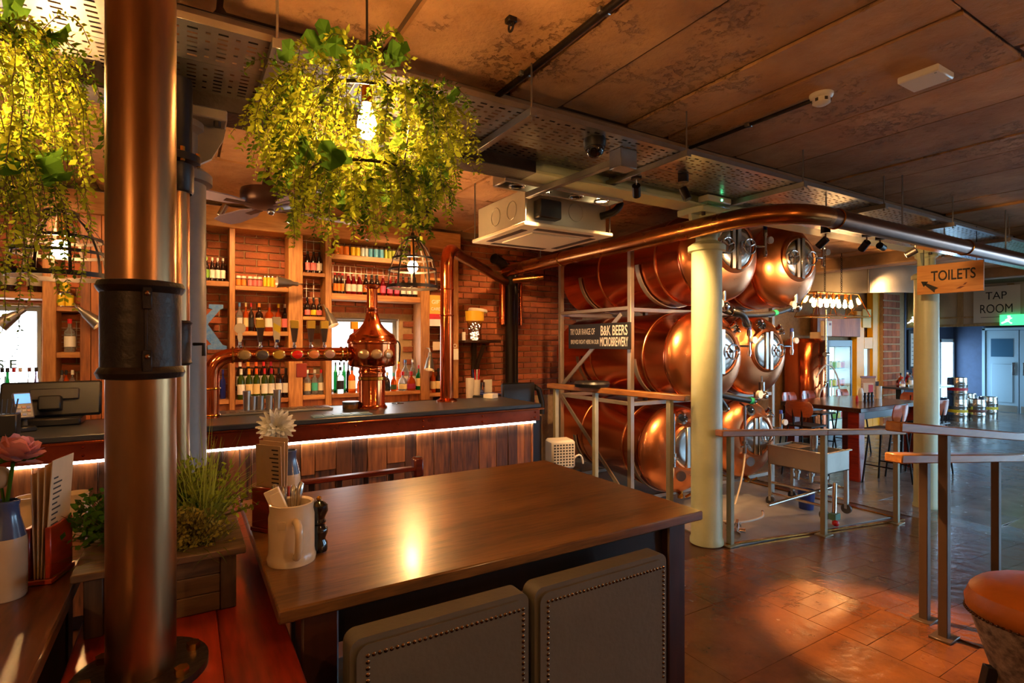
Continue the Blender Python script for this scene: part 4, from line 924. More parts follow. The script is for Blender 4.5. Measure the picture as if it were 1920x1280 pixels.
# drain cocks and thermometers under the lowest pair
for t in tanks[4:]:
    zl = t.location.z
    b = MB(); b.tube([(-.22, -.2, .42), (-.26, -.3, .4), (-.26, -.3, -.05)], .014, 10); b.cyl((-.26, -.3, .0), (-.26, -.3, .03), .028, n=12); b.cyl((-.26, -.3, -.1), (-.26, -.3, -.02), .02, n=12); b.cyl((-.31, -.3, -.03), (-.21, -.3, -.03), .009, n=8); part('sample_pipe', b, steel, t)
    b = MB(); b.tube(bez([(-.26, -.3, -.1), (-.28, -.32, -.3), (-.36, -.26, .02 - zl + fz(t.location.x))], 10), .009, 8); part('drain_hose', b, solid((226, 206, 178), .5), t)
    b = MB(); b.cyl((-.1, -.12, -.2), (-.13, -.24, -.21), .012, n=8); b.cyl((-.13, -.24, -.21), (-.135, -.26, -.21), .05, n=22); part('thermometer', b, steel, t)
    b = MB(); b.cyl((.05, .0, -.42), (.05, -.02, -.56 + .15), .03, n=14); b.cyl((.05, -.02, -.5), (.05, -.02, -.38), .028, n=12); b.cyl((.0, -.1, -.45), (.05, .02, -.45), .02, n=10); b.cyl((.05, -.1, -.47), (.09, -.14, -.43), .012, n=8); part('drain_cock', b, brass, t)
b = MB(); b.cyl((.38, -.1, -.16), (.5, -.18, -.18), .02, n=10); b.cyl((.46, -.2, -.2), (.5, -.13, -.15), .014, n=8); part('outlet_cock', b, brass, tanks[5])
# ------------------------------------------------------------------ rack
rk = thing('tank_rack', 'grey steel rack carrying the six copper tanks', 'rack', (4.83, 4.5, 0))
UY = (3.95, 5.1); UX = (3.76, 4.835, 5.91)
def ux(i, y): return (3.76, 4.87 + .158 * (y - 3.6), 5.99 + .158 * (y - 3.6))[i]
for i in range(3):
    for y in UY: x = ux(i, y); m = MB(); m.cbox(x - .025, x + .025, y - .025, y + .025, fz(x), 2.55, .004); part('upright', m, rackm, rk, world=True)
    for z in (1.975, 1.03): m = MB(); m.bar((ux(i, UY[0] + .025), UY[0] + .025, z - .018), (ux(i, UY[1] - .025), UY[1] - .025, z - .018), .05, .035); part('side_rail', m, rackm, rk, world=True)
for y in UY:
    for z in (1.98, 1.05, 0.1): m = MB(); m.cbox(ux(0, y) + .025, ux(2, y) - .025, y - .02, y + .02, z - .06, z - .02, .003); part('cross_rail', m, rackm, rk, world=True)
for X in (XL, XR):
    for zc in (2.43, 1.48, .54):
        for y in UY:
            m = MB(); m.lathe([(RT + .006, -.03), (RT + .016, -.03), (RT + .016, .03), (RT + .006, .03)], 24, Matrix.Translation((X + .158 * (y - {2.43: 3.35, 1.48: 3.6, .54: 3.87}[zc]), y, zc)) @ Matrix.Rotation(TROT, 4, 'Z') @ Matrix.Rotation(-PI / 2, 4, 'X'), arc=(PI * 0.02, PI * .98)); part('saddle_strap', m, rackm, rk, world=True)
m = MB(); m.bar((3.73, 5.05, 1.12), (3.73, 4.05, 1.9), .015, .045); part('brace', m, rackm, rk, world=True)
m = MB(); m.bar((3.73, 5.05, 1.0), (3.73, 4.0, .1), .015, .045); part('brace', m, rackm, rk, world=True)
# sign on the rack
s0, s1 = aX(1067, 630, 3.70), aX(1183, 630, 3.70)
t = thing('beers_sign', 'black painted sign advertising house beers on tank rack', 'sign', (3.70, (s0.y + s1.y) / 2, 1.55))
hw = (s0.y - s1.y) / 2
m = MB(); m.cbox(-.008, .008, -hw, hw, 0, .265, .002); part('board', m, black, t)
def sg(y, z): return frame(Vector((-.0085, y, z)), (0, -1, 0), (0, 0, 1))
for s_, y_, z_, w_, h_ in (('TRY OUR RANGE OF', .2 * hw + .15, .185, hw * .86, .066), ('B&K BEERS', -.52 * hw, .19, hw * .8, .098), ('BREWED RIGHT HERE IN OUR', .2 * hw + .11, .075, hw * .96, .045), ('MICROBREWERY', -.52 * hw, .075, hw * .84, .09)): part('lettering', text(s_, sg(y_, z_), width=w_, height=h_, bold=.018 if h_ > .08 else .004), white, t, recalc=False)
# hoses
def hose(label, pts, r=.022, mm=None, cat='hose', clamp=None):
    pts = [Vector(p) for p in pts]; sm = []
    for i in range(len(pts) - 1):
        p0 = pts[max(i - 1, 0)]; p1 = pts[i]; p2 = pts[i + 1]; p3 = pts[min(i + 2, len(pts) - 1)]
        for k in range(6):
            u = k / 6; sm.append(0.5 * ((2 * p1) + (p2 - p0) * u + (2 * p0 - 5 * p1 + 4 * p2 - p3) * u * u + (3 * p1 - p0 - 3 * p2 + p3) * u ** 3))
    sm.append(pts[-1])
    t = thing('hose', label, cat, pts[0]); m = MB(); m.tube(sm, r, 10); part('tube', m, mm or hosem, t, world=True)
    for k in (0.02, .98):
        i = int(k * (len(sm) - 2)); q = MB(); q.cyl(sm[i], sm[i + 1], r * 1.35, n=12); part('coupling', q, chrome, t, world=True)
    if clamp: q = MB(); i = int(clamp * (len(sm) - 2)); q.cyl(sm[i], sm[i + 1], r * 1.15, n=12); part('green_band', q, solid((30, 170, 110)), t, world=True)
    return t
Ym = 3.2
hose('black hose with green band above the middle right tank', [aY(1345, 575, Ym + .1), aY(1375, 588, Ym), aY(1420, 590, Ym), aY(1455, 586, Ym), aY(1488, 575, Ym + .1)], .026, clamp=.75)
hose('short thick black hose dropping to the middle right tank', [aY(1372, 583, Ym), aY(1392, 590, Ym - .03), aY(1402, 612, Ym + .15)], .032)
hose('black hose curling below the middle tanks behind the column', [aY(1330, 735, 3.45), aY(1360, 742, 3.4), aY(1390, 748, 3.4), aY(1415, 752, 3.4)], .03, clamp=.9)
hose('black hose dropping beside the pale column', [aY(1335, 738, 3.4), aY(1352, 752, 3.38), aY(1362, 768, 3.4)], .028)
hose('white hose trailing over the tank bay floor', [(3.98, 3.5, .03), (4.15, 3.1, .02), (4.5, 3.05, .015), (4.75, 3.2, .0)], .01, solid((220, 200, 176)))
# valve manifold lying on the floor and one by the column
def manifold(label, loc, rz=0, sc=1):
    t = thing('valve_manifold', label, 'valve', loc, rz); t.scale = (sc,) * 3
    m = MB(); m.cyl((-.12, 0, .03), (.12, 0, .03), .022, n=12); m.cyl((0, -.06, .03), (0, .08, .03), .018, n=12); m.cyl((-.13, 0, .03), (-.1, 0, .03), .03, n=12); m.cyl((.09, 0, .03), (.13, 0, .03), .03, n=12); part('pipe_body', m, chrome, t)
    m = MB(); m.cyl((.0, .0, .03), (.0, .0, .09), .012, n=8); m.cbox(-.05, .05, -.01, .01, .09, .1, .003); part('lever', m, steel, t)
    return t
q = aZ(1382, 1000, fz(3.9)); manifold('chrome valve fittings lying on the tank bay floor', (q.x, q.y, fz(q.x) + .01), .6, 1.1)
for px, py, yy, lab in ((1355, 578, 3.24, 'chrome valve cluster above the middle left tank'), (1490, 580, 3.3, 'chrome valve cluster above the middle right tank'), (1428, 745, 3.42, 'chrome valve cluster above the lowest right tank')):
    q = aY(px, py, yy); t = thing('valve_cluster', lab, 'valve', q); m = MB()
    for k in range(4): m.cyl((-.08 + .05 * k, 0, -.02), (-.06 + .05 * k, .02, .05), .028 - .003 * k, n=12)
    m.sphere((0, -.02, .02), .05, 14, 8); part('valve_body', m, chrome, t)
    m = MB(); m.cyl((0, 0, .04), (0, 0, .16), .03, n=14); m.cyl((0, 0, .16), (0, 0, .22), .008, n=8); part('relief_head', m, steel, t)
    m = MB(); m.cyl((-.1, -.03, .04), (-.1, -.06, .04), .04, n=18); part('dial', m, solid((226, 222, 210), .3), t)

# ------------------------------------------------------------------ handrails
def rail_run(label, pts, posts, wood_m, wr=.07, hr=.045, pm=None, plate=True, cap=None):
    t = thing('handrail', label, 'railing', Vector((posts[0][0], posts[0][1], fz(posts[0][0]))))
    for a, b in zip(pts, pts[1:]): m = MB(); m.bar(a, b, wr, hr, .006); part('rail', m, wood_m, t, world=True)
    for x, y, zt in posts:
        zf = fz(x); m = MB(); m.cbox(x - .022, x + .022, y - .022, y + .022, zf, zt, .003); po = part('post', m, pm or postm, t, world=True)
        if plate: m = MB(); m.cbox(x - .065, x + .065, y - .05, y + .05, zf + .0005, zf + .012, .002); part('base_plate', m, pm or postm, po, world=True)
    return t
Rz = 1.17
rail_run('oak handrail along the side of the copper tanks', [(3.24, 4.6, Rz), (3.42, 2.95, Rz)], [(3.25, 4.5, Rz - .02), (3.31, 3.95, Rz - .02), (3.40, 3.12, Rz - .02)], railw, .08, .05)
zr = lambda x: 0.915 + fz(x)
pA, pB, pC = Vector((3.74, 2.82)), Vector((4.85, 2.67)), Vector((6.1, 2.63))
rail_run('oak handrail in front of the tank bay', [(3.52, 2.74, zr(3.55)), (4.85, 2.67, zr(4.85)), (6.2, 2.63, zr(6.2))], [(3.74, 2.80, zr(3.74) - .02), (4.85, 2.67, zr(4.85) - .02), (6.08, 2.63, zr(6.08) - .02)], railx, .075, .05)
dkpost = mat('dark_bronze_post', s3(78, 56, 38), 0.4, 0.3, var=0.1)
a, b = aY(1675, 799, 1.3), aY(1920, 819, 1.3); d = (b - a)
rail_run('upper oak ramp handrail on dark bronze post', [a, a + d * 1.8], [(3.54, 1.3, (a + d * ((3.54 - a.x) / d.x)).z - .02), (5.6, 1.3, (a + d * ((5.6 - a.x) / d.x)).z - .02)], railx, .075, .05, dkpost)
a, b = aY(1675, 858, 1.45), aY(1920, 857, 1.45); d = (b - a)
rail_run('lower oak ramp handrail beside the upper one', [a, a + d * 1.8], [(3.69, 1.45, (a + d * ((3.69 - a.x) / d.x)).z - .02), (4.75, 1.45, (a + d * ((4.75 - a.x) / d.x)).z - .02), (6.0, 1.45, (a + d * ((6.0 - a.x) / d.x)).z - .02)], railx, .09, .05, dkpost)

# ------------------------------------------------------------------ overhead brass pipe
pz = 2.5; PXX = 3.40; PYY = 2.12
t = thing('overhead_pipe', 'long bronze pipe bending overhead around the tanks', 'pipe', (PXX, 4.0, pz))
m = MB(); m.tube([(PXX, 5.75, pz), (PXX, 2.6, pz)] + bez([(PXX, 2.6, pz), (PXX + .02, PYY, pz), (PXX + .5, PYY, pz)], 14), .07, 24); part('tank_side_run', m, bronze_y, t, world=True)
m = MB(); m.tube([(PXX + .5, PYY, pz), (16, PYY, pz)], .068, 24); part('aisle_run', m, mat('bronze_dark', s3(122, 72, 40), .28, 1, var=.2, vs=3), t, world=True)
m = MB()
for q in ((PXX, 4.6, pz),): m.torus(q, .072, .006, (0, 1, 0))
for x in (4.0, 6.2, 8.4): m.torus((x, PYY, pz), .071, .006, (1, 0, 0))
part('pipe_joint', m, brass, t, world=True)
for x, y in ((PXX, 4.0), (PXX, 5.0), (5.0, PYY), (7.2, PYY), (9.4, PYY)): m = MB(); m.cyl((x, y, pz + .065), (x, y, ZC), .006, n=6); part('hanger_rod', m, galv, t, world=True)

# ================================================================== CEILING SERVICES
def tray(label, x0, x1, y0, y1, z, side=.028):
    t = thing('cable_tray', label, 'cable tray', ((x0 + x1) / 2, (y0 + y1) / 2, z))
    m = MB(); W = y1 - y0; px = 0.05; nx = int((x1 - x0) / px)
    for i in range(nx):
        xa = x0 + i * px; xb = xa + px
        kind = i % 2; rows = 7 if kind == 0 else 4
        mg = W * .08; m.box(xa, xb, y0, y0 + mg, z, z + .0015); m.box(xa, xb, y1 - mg, y1, z, z + .0015)
        h = (W - 2 * mg) / rows
        for j in range(rows):
            ya = y0 + mg + j * h; yb = ya + h
            if kind == 0: hx0, hx1, hy0, hy1 = xa + .008, xb - .008, ya + h * .32, yb - h * .32
            else: hx0, hx1, hy0, hy1 = xa + .017, xb - .017, ya + h * .38, yb - h * .38
            vs = [(xa, ya, z), (xb, ya, z), (xb, yb, z), (xa, yb, z), (hx0, hy0, z), (hx1, hy0, z), (hx1, hy1, z), (hx0, hy1, z)]
            m.add(vs, [(0, 1, 5, 4), (1, 2, 6, 5), (2, 3, 7, 6), (3, 0, 4, 7)])
    part('perforated_deck', m, galv, t, world=True, smooth=0, recalc=False)
    m = MB(); m.cbox(x0, x1, y0 - .001, y0 + .002, z, z + side, .0005); m.cbox(x0, x1, y1 - .002, y1 + .001, z, z + side, .0005)
    sl = MB()
    part('side_flange', m, galv, t, world=True)
    return t
ZT = 2.75
tray('galvanised cable tray nearer the room side', -2.2, 12, 2.24, 2.54, ZT); tray('galvanised cable tray nearer the bar side', -2.2, 12, 2.55, 2.85, ZT + .003)
hx = -1.6; rr = random.Random(8)
for i, x in enumerate((0.30, 1.45, 2.55, 3.75, 4.9, 6.2, 7.6)):
    t = thing('tray_hanger', 'steel trapeze bracket hung on threaded rods under tray', 'bracket', (x, 2.55, ZT), group='cable tray hangers')
    m = MB(); m.cbox(-.02, .02, -.36, .36, -.042, -.002, .002); part('channel', m, galv, t)
    for y in (-.34, .34): m = MB(); m.cyl((0, y, -.06), (0, y, ZC - ZT if y < 0 else .07), .005, n=6); part('rod', m, galv, t)
# cables hanging loosely over the trays
for k in range(3):
    pts = [(-2 + i * .5, 2.33 + .12 * k + rr.uniform(-.03, .03), ZT + .02) for i in range(26)]
    m = MB(); m.tube(pts, .011, 6); solo('power_cable', ('black', 'grey', 'dark red')[k] + ' power cable lying along the cable tray', 'cable', m, (hosem, solid((110, 110, 110)), solid((110, 20, 20)))[k], pts[0], world=True)
# conduits on the soffit
q = aZ(1160, 0, ZC - .04); m = MB(); m.cyl((q.x, 0.2, ZC - .04), (q.x, 2.58, ZC - .04), .016, n=10)
t = thing('conduit', 'steel conduit pipe fixed along the soffit towards the tray', 'conduit', (q.x, 1.4, ZC - .04)); part('tube', m, darkm, t, world=True)
for y in (.8, 1.7, 2.3): m = MB(); m.cbox(q.x - .03, q.x + .03, y - .012, y + .012, ZC - .05, ZC - .024, .003); part('saddle', m, galv, t, world=True)
a = aZ(1540, 185, ZC - .05); b = aZ(1290, 270, ZC - .05)
m = MB(); m.cyl((a.x, a.y + .03, ZC - .04), (a.x, 2.57, ZC - .04), .012, n=8); t = thing('conduit', 'thin conduit pipe ending at the smoke detector', 'conduit', (a.x, 2.0, ZC - .04)); part('tube', m, darkm, t, world=True)
m = MB(); m.cbox(a.x - .02, a.x + .02, 2.1, 2.13, ZC - .05, ZC - .024, .003); part('saddle', m, galv, t, world=True)
m = MB(); m.lathe([(.001, -.085), (.03, -.085), (.045, -.075), (.045, -.05), (.055, -.045), (.06, -.035), (.06, -.022), (.001, -.022)], 24); t = thing('smoke_detector', 'round white smoke detector on the concrete soffit', 'smoke detector', (a.x, a.y, ZC)); part('housing', m, whitep, t)
for k in range(6): m = MB(); an = k * PI / 3; m.cbox(.044, .048, -.008, .008, -.072, -.055, .001, Matrix.Rotation(an, 4, 'Z')); part('vent', m, solid((60, 50, 40)), t)
q = aZ(1735, 150, ZC - .05); t = thing('junction_box', 'white square blanking plate on the concrete soffit', 'junction box', (q.x, q.y, ZC)); m = MB(); m.cbox(-.09, .09, -.09, .09, -.06, -.023, .006); part('box', m, whitep, t)
for sx in (-.07, .07): m = MB(); m.cyl((sx, -.07, -.062), (sx, -.07, -.059), .006, n=8); part('screw', m, steel, t)
q = aZ(958, 35, ZC - .03); t = thing('ceiling_hook', 'small rusty hook bracket on the soffit', 'hook', (q.x, q.y, ZC)); m = MB(); m.cbox(-.02, .02, -.02, .02, -.05, -.023, .003); m.torus((0, 0, -.065), .018, .005, (1, 0, 0)); part('hook', m, darkm, t)
# dome camera
q = aZ(1115, 262, ZT - .005); t = thing('dome_camera', 'black dome security camera under the cable tray', 'camera', (q.x, q.y, ZT - .0)); m = MB(); m.lathe([(.001, 0), (.06, 0), (.064, -.02), (.06, -.05), (.001, -.05)], 24); part('base', m, blackp, t); m = MB(); m.sphere((0, 0, -.055), .055, 20, 10); part('dome', m, solid((26, 24, 26), .12), t)
m = MB(); m.cyl((-.03, -.03, -.08), (-.042, -.042, -.095), .018, n=14); part('lens', m, solid((10, 10, 12), .05), t)
# track spot heads
def spot_head(px, py, z, label, d=(.1, -.2, -1), lit=None, grp='black spot heads', target=None, e=0, ang=60):
    q = aZ(px, py, z)
    if target: d = Vector(target) - q
    t = thing('track_spotlight', label, 'spotlight', q, group=grp); dv = Vector(d).normalized()
    m = MB(); m.cyl((0, 0, 0), (0, 0, -.05), .035, n=18); part('ceiling_cup', m, blackm, t)
    m = MB(); m.cyl((0, 0, -.05), (0, 0, -.09), .006, n=8); part('stem', m, chrome, t)
    m = MB(); c0 = Vector((0, 0, -.1)); m.cyl(c0 - dv * .01, c0 + dv * .075, .028, n=18); part('barrel', m, blackm, t)
    m = MB(); m.cyl(c0 + dv * .075, c0 + dv * .077, .022, n=16); part('lens', m, spotface if lit else solid((60, 56, 50), .1), t)
    if e: lamp('SPOT', 'spot_lamp', q + c0 + dv * .085, e, WARM2, t, target, .03, ang, .5)
    return t
spot_head(1193, 322, ZT - .005, 'black spot head beside the tray bracket', target=(4.0, 4.0, 1.4), e=240, ang=70); spot_head(1281, 328, ZT - .005, 'black spot head nearer the emergency light', target=(3.36, 1.45, 0), e=620, ang=32)
spot_head(1548, 425, 2.52, 'black spot head on the bright trunking beside tanks', target=(4.35, 3.4, 1.7), e=90, ang=85); spot_head(1650, 438, 2.52, 'black spot head further along the bright trunking', target=(6.9, 2.5, 2.25), e=60, ang=70); spot_head(1625, 432, 2.52, 'small black spot head between two others on trunking', target=(5.4, 3.6, 1.4), e=90, ang=85)
spot_head(1716, 448, 2.52, 'lit white spot head near the wooden toilets sign', lit=True, target=(5.3, 3.2, 2.0), e=60, ang=80)
m = MB(); m.cbox(3.95, 11, 2.25, 2.44, 2.52, 2.60, .004); t = thing('lighting_trunking', 'polished steel lighting trunking above the tank bay', 'trunking', (6, 2.35, 2.52)); part('trunk', m, steel, t, world=True)
for x in (4.3, 6.4, 8.6): m = MB(); m.cyl((x, 2.35, 2.6), (x, 2.35, 2.75), .006, n=6); part('rod', m, galv, t, world=True)
# emergency light with green indicator
q = aZ(1340, 372, ZT - .01); t = thing('emergency_light', 'clear emergency light box with green indicator under tray', 'light', (q.x, q.y, ZT - .002)); m = MB(); m.cbox(-.14, .14, -.05, .05, -.05, 0, .008); part('housing', m, solid((190, 190, 170), .25), t); m = MB(); m.cbox(-.135, .135, -.046, .046, -.085, -.05, .012); part('diffuser', m, paneglass('diffuser', (.9, .95, .9), .25), t); m = MB(); m.sphere((.02, -.051, -.03), .008, 10, 6); part('indicator', m, glow('green_led', (.1, 1, .4), 12), t)
# slotted channel bracket
a, b = aZ(1072, 348, ZT - .12), aZ(1165, 300, ZT - .05)
t = thing('slotted_channel', 'perforated steel channel angled below the cable tray', 'bracket', (a + b) / 2); m = MB(); m.bar(a + Vector((-.12, .35, 0)), b, .04, .04); part('channel', m, galv, t, world=True)
m = MB(); m.cbox(b.x - .06, b.x + .07, b.y - .06, b.y + .04, b.z - .06, b.z + .05, .003); part('corner_plate', m, galv, t, world=True)
# air conditioning cassette
ax0, ax1, ay0, ay1, azp = 2.12, 2.97, 3.32, 4.17, 2.47
t = thing('air_conditioner', 'square cream ceiling cassette air conditioner above the bar end', 'air conditioner', ((ax0 + ax1) / 2, (ay0 + ay1) / 2, azp))
m = MB(); m.cbox(ax0, ax1, ay0, ay1, azp, azp + .03, .01); part('fascia', m, creamp, t, world=True)
m = MB(); m.cbox(ax0 + .19, ax1 - .19, ay0 + .19, ay1 - .19, azp - .012, azp, .01); part('intake_grille', m, creamp, t, world=True)
for r_ in ((ax0 + .15, ax1 - .15, ay0 + .06, ay0 + .12), (ax0 + .15, ax1 - .15, ay1 - .12, ay1 - .06), (ax0 + .06, ax0 + .12, ay0 + .15, ay1 - .15), (ax1 - .12, ax1 - .06, ay0 + .15, ay1 - .15)):
    m = MB(); m.cbox(*r_[:2], r_[2], r_[3], azp - .003, azp + .004, .001); part('air_slot', m, solid((70, 54, 44), .6), t, world=True)
m = MB(); m.cbox(ax0 + .04, ax1 - .04, ay0 + .04, ay1 - .04, azp + .031, azp + .29, .008); part('casing', m, acbody, t, world=True)
for y in (ay0 + .25, ay0 + .5): m = MB(); m.torus((ax0 + .038, y, azp + .16), .07, .004, (1, 0, 0)); part('knockout_ring', m, acbody, t, world=True)
m = MB(); m.torus((ax0 + .5, ay0 + .038, azp + .16), .07, .004, (0, 1, 0)); part('knockout_ring', m, acbody, t, world=True)
m = MB(); m.cbox(ax0 + .1, ax0 + .3, ay0 - .05, ay0 + .04, azp + .06, azp + .2, .01); part('pump_box', m, blackp, t, world=True)
m = MB(); m.tube(bez([(ax1 - .1, ay0 + .04, azp + .16), (ax1 - .02, ay0 - .08, azp + .17), (ax1 + .02, ay0 - .06, azp + .26)], 8), .03, 10); part('lagged_pipe', m, hosem, t, world=True)
for x in (ax0 + .02, ax1 - .02):
    for y in (ay0 + .02, ay1 - .02): m = MB(); m.cyl((x, y, azp + .03), (x, y, ZC), .006, n=6); part('drop_rod', m, galv, t, world=True)
# four lamp fitting above the cassette
t = thing('gimbal_light', 'rectangular grey fitting with four gimbal spot lamps', 'light', (2.28, 3.1, 2.69)); m = MB()
for r_ in ((1.78, 2.80, 3.02, 3.04), (1.78, 2.80, 3.17, 3.19), (1.78, 1.80, 3.04, 3.17), (2.78, 2.80, 3.04, 3.17)): m.cbox(*r_, 2.66, 2.73, .003)
m.cbox(1.79, 2.79, 3.03, 3.18, 2.715, 2.73, .002); part('frame', m, rackm, t, world=True)
for i, x in enumerate((1.92, 2.14, 2.42, 2.66)):
    m = MB(); m.torus((x, 3.105, 2.665), .05, .008); part('gimbal_ring', m, steel, t, world=True)
    m = MB(); m.lathe([(.001, .03), (.03, .028), (.046, .0)], 18, Matrix.Translation((x, 3.105, 2.665))); part('lamp', m, spotface if i in (1, 3) else solid((70, 66, 60), .15, .6), t, world=True)
    if i in (1, 3): lamp('SPOT', 'spot_lamp', (x, 3.105, 2.65), 55 if i == 3 else 110, WARM2, t, (4.0, 3.4, 1.0) if i == 3 else (1.6, 4.2, 1.1), .03, 80, .6)
for x in (1.85, 2.75): m = MB(); m.cyl((x, 3.1, 2.73), (x, 3.1, 2.82), .006, n=6); part('rod', m, galv, t, world=True)
# ceiling fan
q = aZ(502, 250, ZC - .02); FXc, FYc = q.x, q.y
t = thing('ceiling_fan', 'brown ceiling fan on a long rod above the bar', 'ceiling fan', (FXc, FYc, ZC))
m = MB(); m.lathe([(.001, -.022), (.075, -.022), (.075, -.05), (.05, -.085), (.02, -.09), (.001, -.09)], 24); part('canopy', m, fanm, t)
m = MB(); m.cyl((0, 0, -.09), (0, 0, -.36), .014, n=12); m.cyl((0, 0, -.32), (0, 0, -.38), .03, .04, n=16); part('rod', m, fanm, t)
m = MB(); m.lathe([(.001, -.37), (.05, -.375), (.16, -.40), (.165, -.42), (.165, -.47), (.14, -.5), (.06, -.515), (.001, -.515)], 32); part('motor', m, fanm, t)
m = MB(); m.sphere((.02, 0, -.53), .025, 12, 6); part('hub_cap', m, chrome, t)
for k in range(4):
    a = k * PI / 2 + .35; mm = Matrix.Rotation(a, 4, 'Z') @ Matrix.Translation((0, 0, -.505)) @ Matrix.Rotation(.15, 4, 'X')
    m = MB(); m.prism([(.16, -.03), (.26, -.06), (.55, -.075), (.66, -.06), (.68, 0), (.66, .06), (.55, .075), (.26, .06), (.16, .03)], .008, mm); bo = part('blade', m, bladem, t)
    m = MB(); m.cbox(.1, .27, -.02, .02, -.004, .0, .001, mm); part('blade_iron', m, fanm, bo)
# track heads above the back bar
for px, py, lab in ((420, 392, 'chrome spot head above the beer shelf'), (548, 400, 'chrome spot head below the fan blade')):
    q = aY(px, py, 5.7); t = thing('track_spotlight', lab, 'spotlight', (q.x, 5.7, ZC), group='chrome spots over the back bar')
    m = MB(); m.cbox(-.05, .05, -.02, .02, -.06, -.022, .004); m.cyl((0, 0, -.06), (0, 0, -.11), .006, n=8); part('mount', m, chrome, t)
    m = MB(); m.cyl((.02, -.01, -.1), (-.03, .02, -.2), .032, n=18); part('barrel', m, chrome, t)
    m = MB(); m.cyl((-.03, .02, -.2), (-.031, .0205, -.202), .026, n=16); part('lens', m, spotface, t)
# ================================================================== FOREGROUND
HT = 1.05
def hightable(label, x0, x1, y0, y1, legs=True, tm=None):
    t = thing('high_table', label, 'table', ((x0 + x1) / 2, (y0 + y1) / 2, 0))
    m = MB(); m.cbox(x0, x1, y0, y1, HT - .03, HT, .004); part('tabletop', m, tm or oak, t, world=True)
    ins = .07
    for (a, b) in ((x0 + ins + .02, x1 - ins - .02),):
        for y in (y0 + ins, y1 - ins): m = MB(); m.cbox(a, b, y - .012, y + .012, HT - .13, HT - .0305, .003); part('apron', m, blackwood, t, world=True)
    for x in (x0 + .09, x1 - .09):
        m = MB(); m.cbox(x - .012, x + .012, y0 + ins + .02, y1 - ins - .02, HT - .13, HT - .0305, .003); part('apron', m, blackwood, t, world=True)
        for y in (y0 + ins, y1 - ins): m = MB(); m.cbox(x - .04, x + .04, y - .04, y + .04, 0, HT - .0305, .005); part('leg', m, darkwood, t, world=True)
    return t
hightable('large dark oak high table with stoneware mug on it', .165, 1.465, 1.2, 2.12)
hightable('dark oak high table holding the blue and cream vase', -1.5, -.215, 0.75, 1.95, tm=oakY)
dv = thing('timber_divider', 'red stained timber divider carrying the planter between tables', 'divider', (0, 1.7, 0))
for i in range(3): x0 = -.205 + i * .136; m = MB(); m.cbox(x0, x0 + .135, .55, 2.6, .92, .95, .003); part('top_board', m, redwood, dv, world=True)
for i in range(7): y0 = .6 + i * .26; m = MB(); m.cbox(-.14, .13, y0, y0 + .255, 0, .919, .003); part('side_panel', m, blackwood, dv, world=True)
# pillar: bronze flue
PXp, PYp, PR = -.072, 1.285, .0585
t = thing('flue_pipe', 'thick bronze flue pipe with black riveted collar in the foreground', 'pipe', (PXp, PYp, .95))
m = MB(); m.cyl((0, 0, .015), (0, 0, ZC - .95), PR, n=48); part('pipe', m, bronze, t)
m = MB(); c0, c1 = .595, .76
m.lathe([(PR, c0 - .012), (PR + .012, c0 - .01), (PR + .016, c0), (PR + .012, c0 + .008), (PR + .0085, c0 + .012), (PR + .0085, c1 - .012), (PR + .012, c1 - .008), (PR + .016, c1), (PR + .012, c1 + .01), (PR, c1 + .012)], 48); part('collar', m, darkm, t)
fd = (-Vector((PXp, PYp, 0))).normalized(); an = math.atan2(fd.y, fd.x)
for z in (c0 + .002, c1 - .045):
    mm = Matrix.Rotation(an + .12, 4, 'Z'); m = MB(); m.cbox(PR + .006, PR + .0145, -.008, .008, z, z + .042, .002, mm); co = part('collar_clip', m, darkm, t)
    m = MB(); m.sphere(mm @ Vector((PR + .0145, 0, z + .03)), .005, 10, 6); part('rivet', m, bronze, co)
m = MB(); mm = Matrix.Rotation(an + .12, 4, 'Z'); m.cbox(PR + .0075, PR + .0105, -.004, .001, c0 + .01, c1 - .01, .0008, mm); part('collar_seam', m, darkm, t)
m = MB(); m.lathe([(.001, 0), (.115, 0), (.115, .015), (.001, .015)], 40); part('base_flange', m, darkm, t)
for k in range(6):
    a = k * PI / 3 + .3; m = MB(); q = Vector((.092 * math.cos(a), .092 * math.sin(a), .015)); m.cyl(q, q + Vector((0, 0, .013)), .013, n=6); part('bolt', m, brass, t)
# second flue beside the column
P2 = (-.03, 2.7)
t = thing('flue_pipe', 'thinner bronze flue pipe beside the iron column', 'pipe', (P2[0], P2[1], 0))
m = MB(); m.cyl((0, 0, 0), (0, 0, 2.32), .05, n=32); part('pipe', m, bronze, t)
m = MB(); m.lathe([(.05, 1.51), (.062, 1.52), (.056, 1.53), (.056, 1.68), (.062, 1.69), (.05, 1.7)], 32); part('collar', m, darkm, t)
m = MB(); m.lathe([(.058, 2.24), (.066, 2.25), (.066, 2.36), (.09, 2.37), (.09, 2.4), (.06, 2.41), (.06, 2.72), (.001, 2.72)], 28); part('top_clamp', m, blackm, t)
for k in range(5): a = k * 1.25; m = MB(); q = Vector((.078 * math.cos(a), .078 * math.sin(a), 2.4)); m.cyl(q - Vector((0, 0, .04)), q + Vector((0, 0, .02)), .01, n=6); part('bolt', m, brass, t)
m = MB(); m.tube([(.064, -.02, 1.6), (.1, -.05, 1.6), (.1, -.05, 1.55)], .008, 8); part('latch', m, blackm, t)
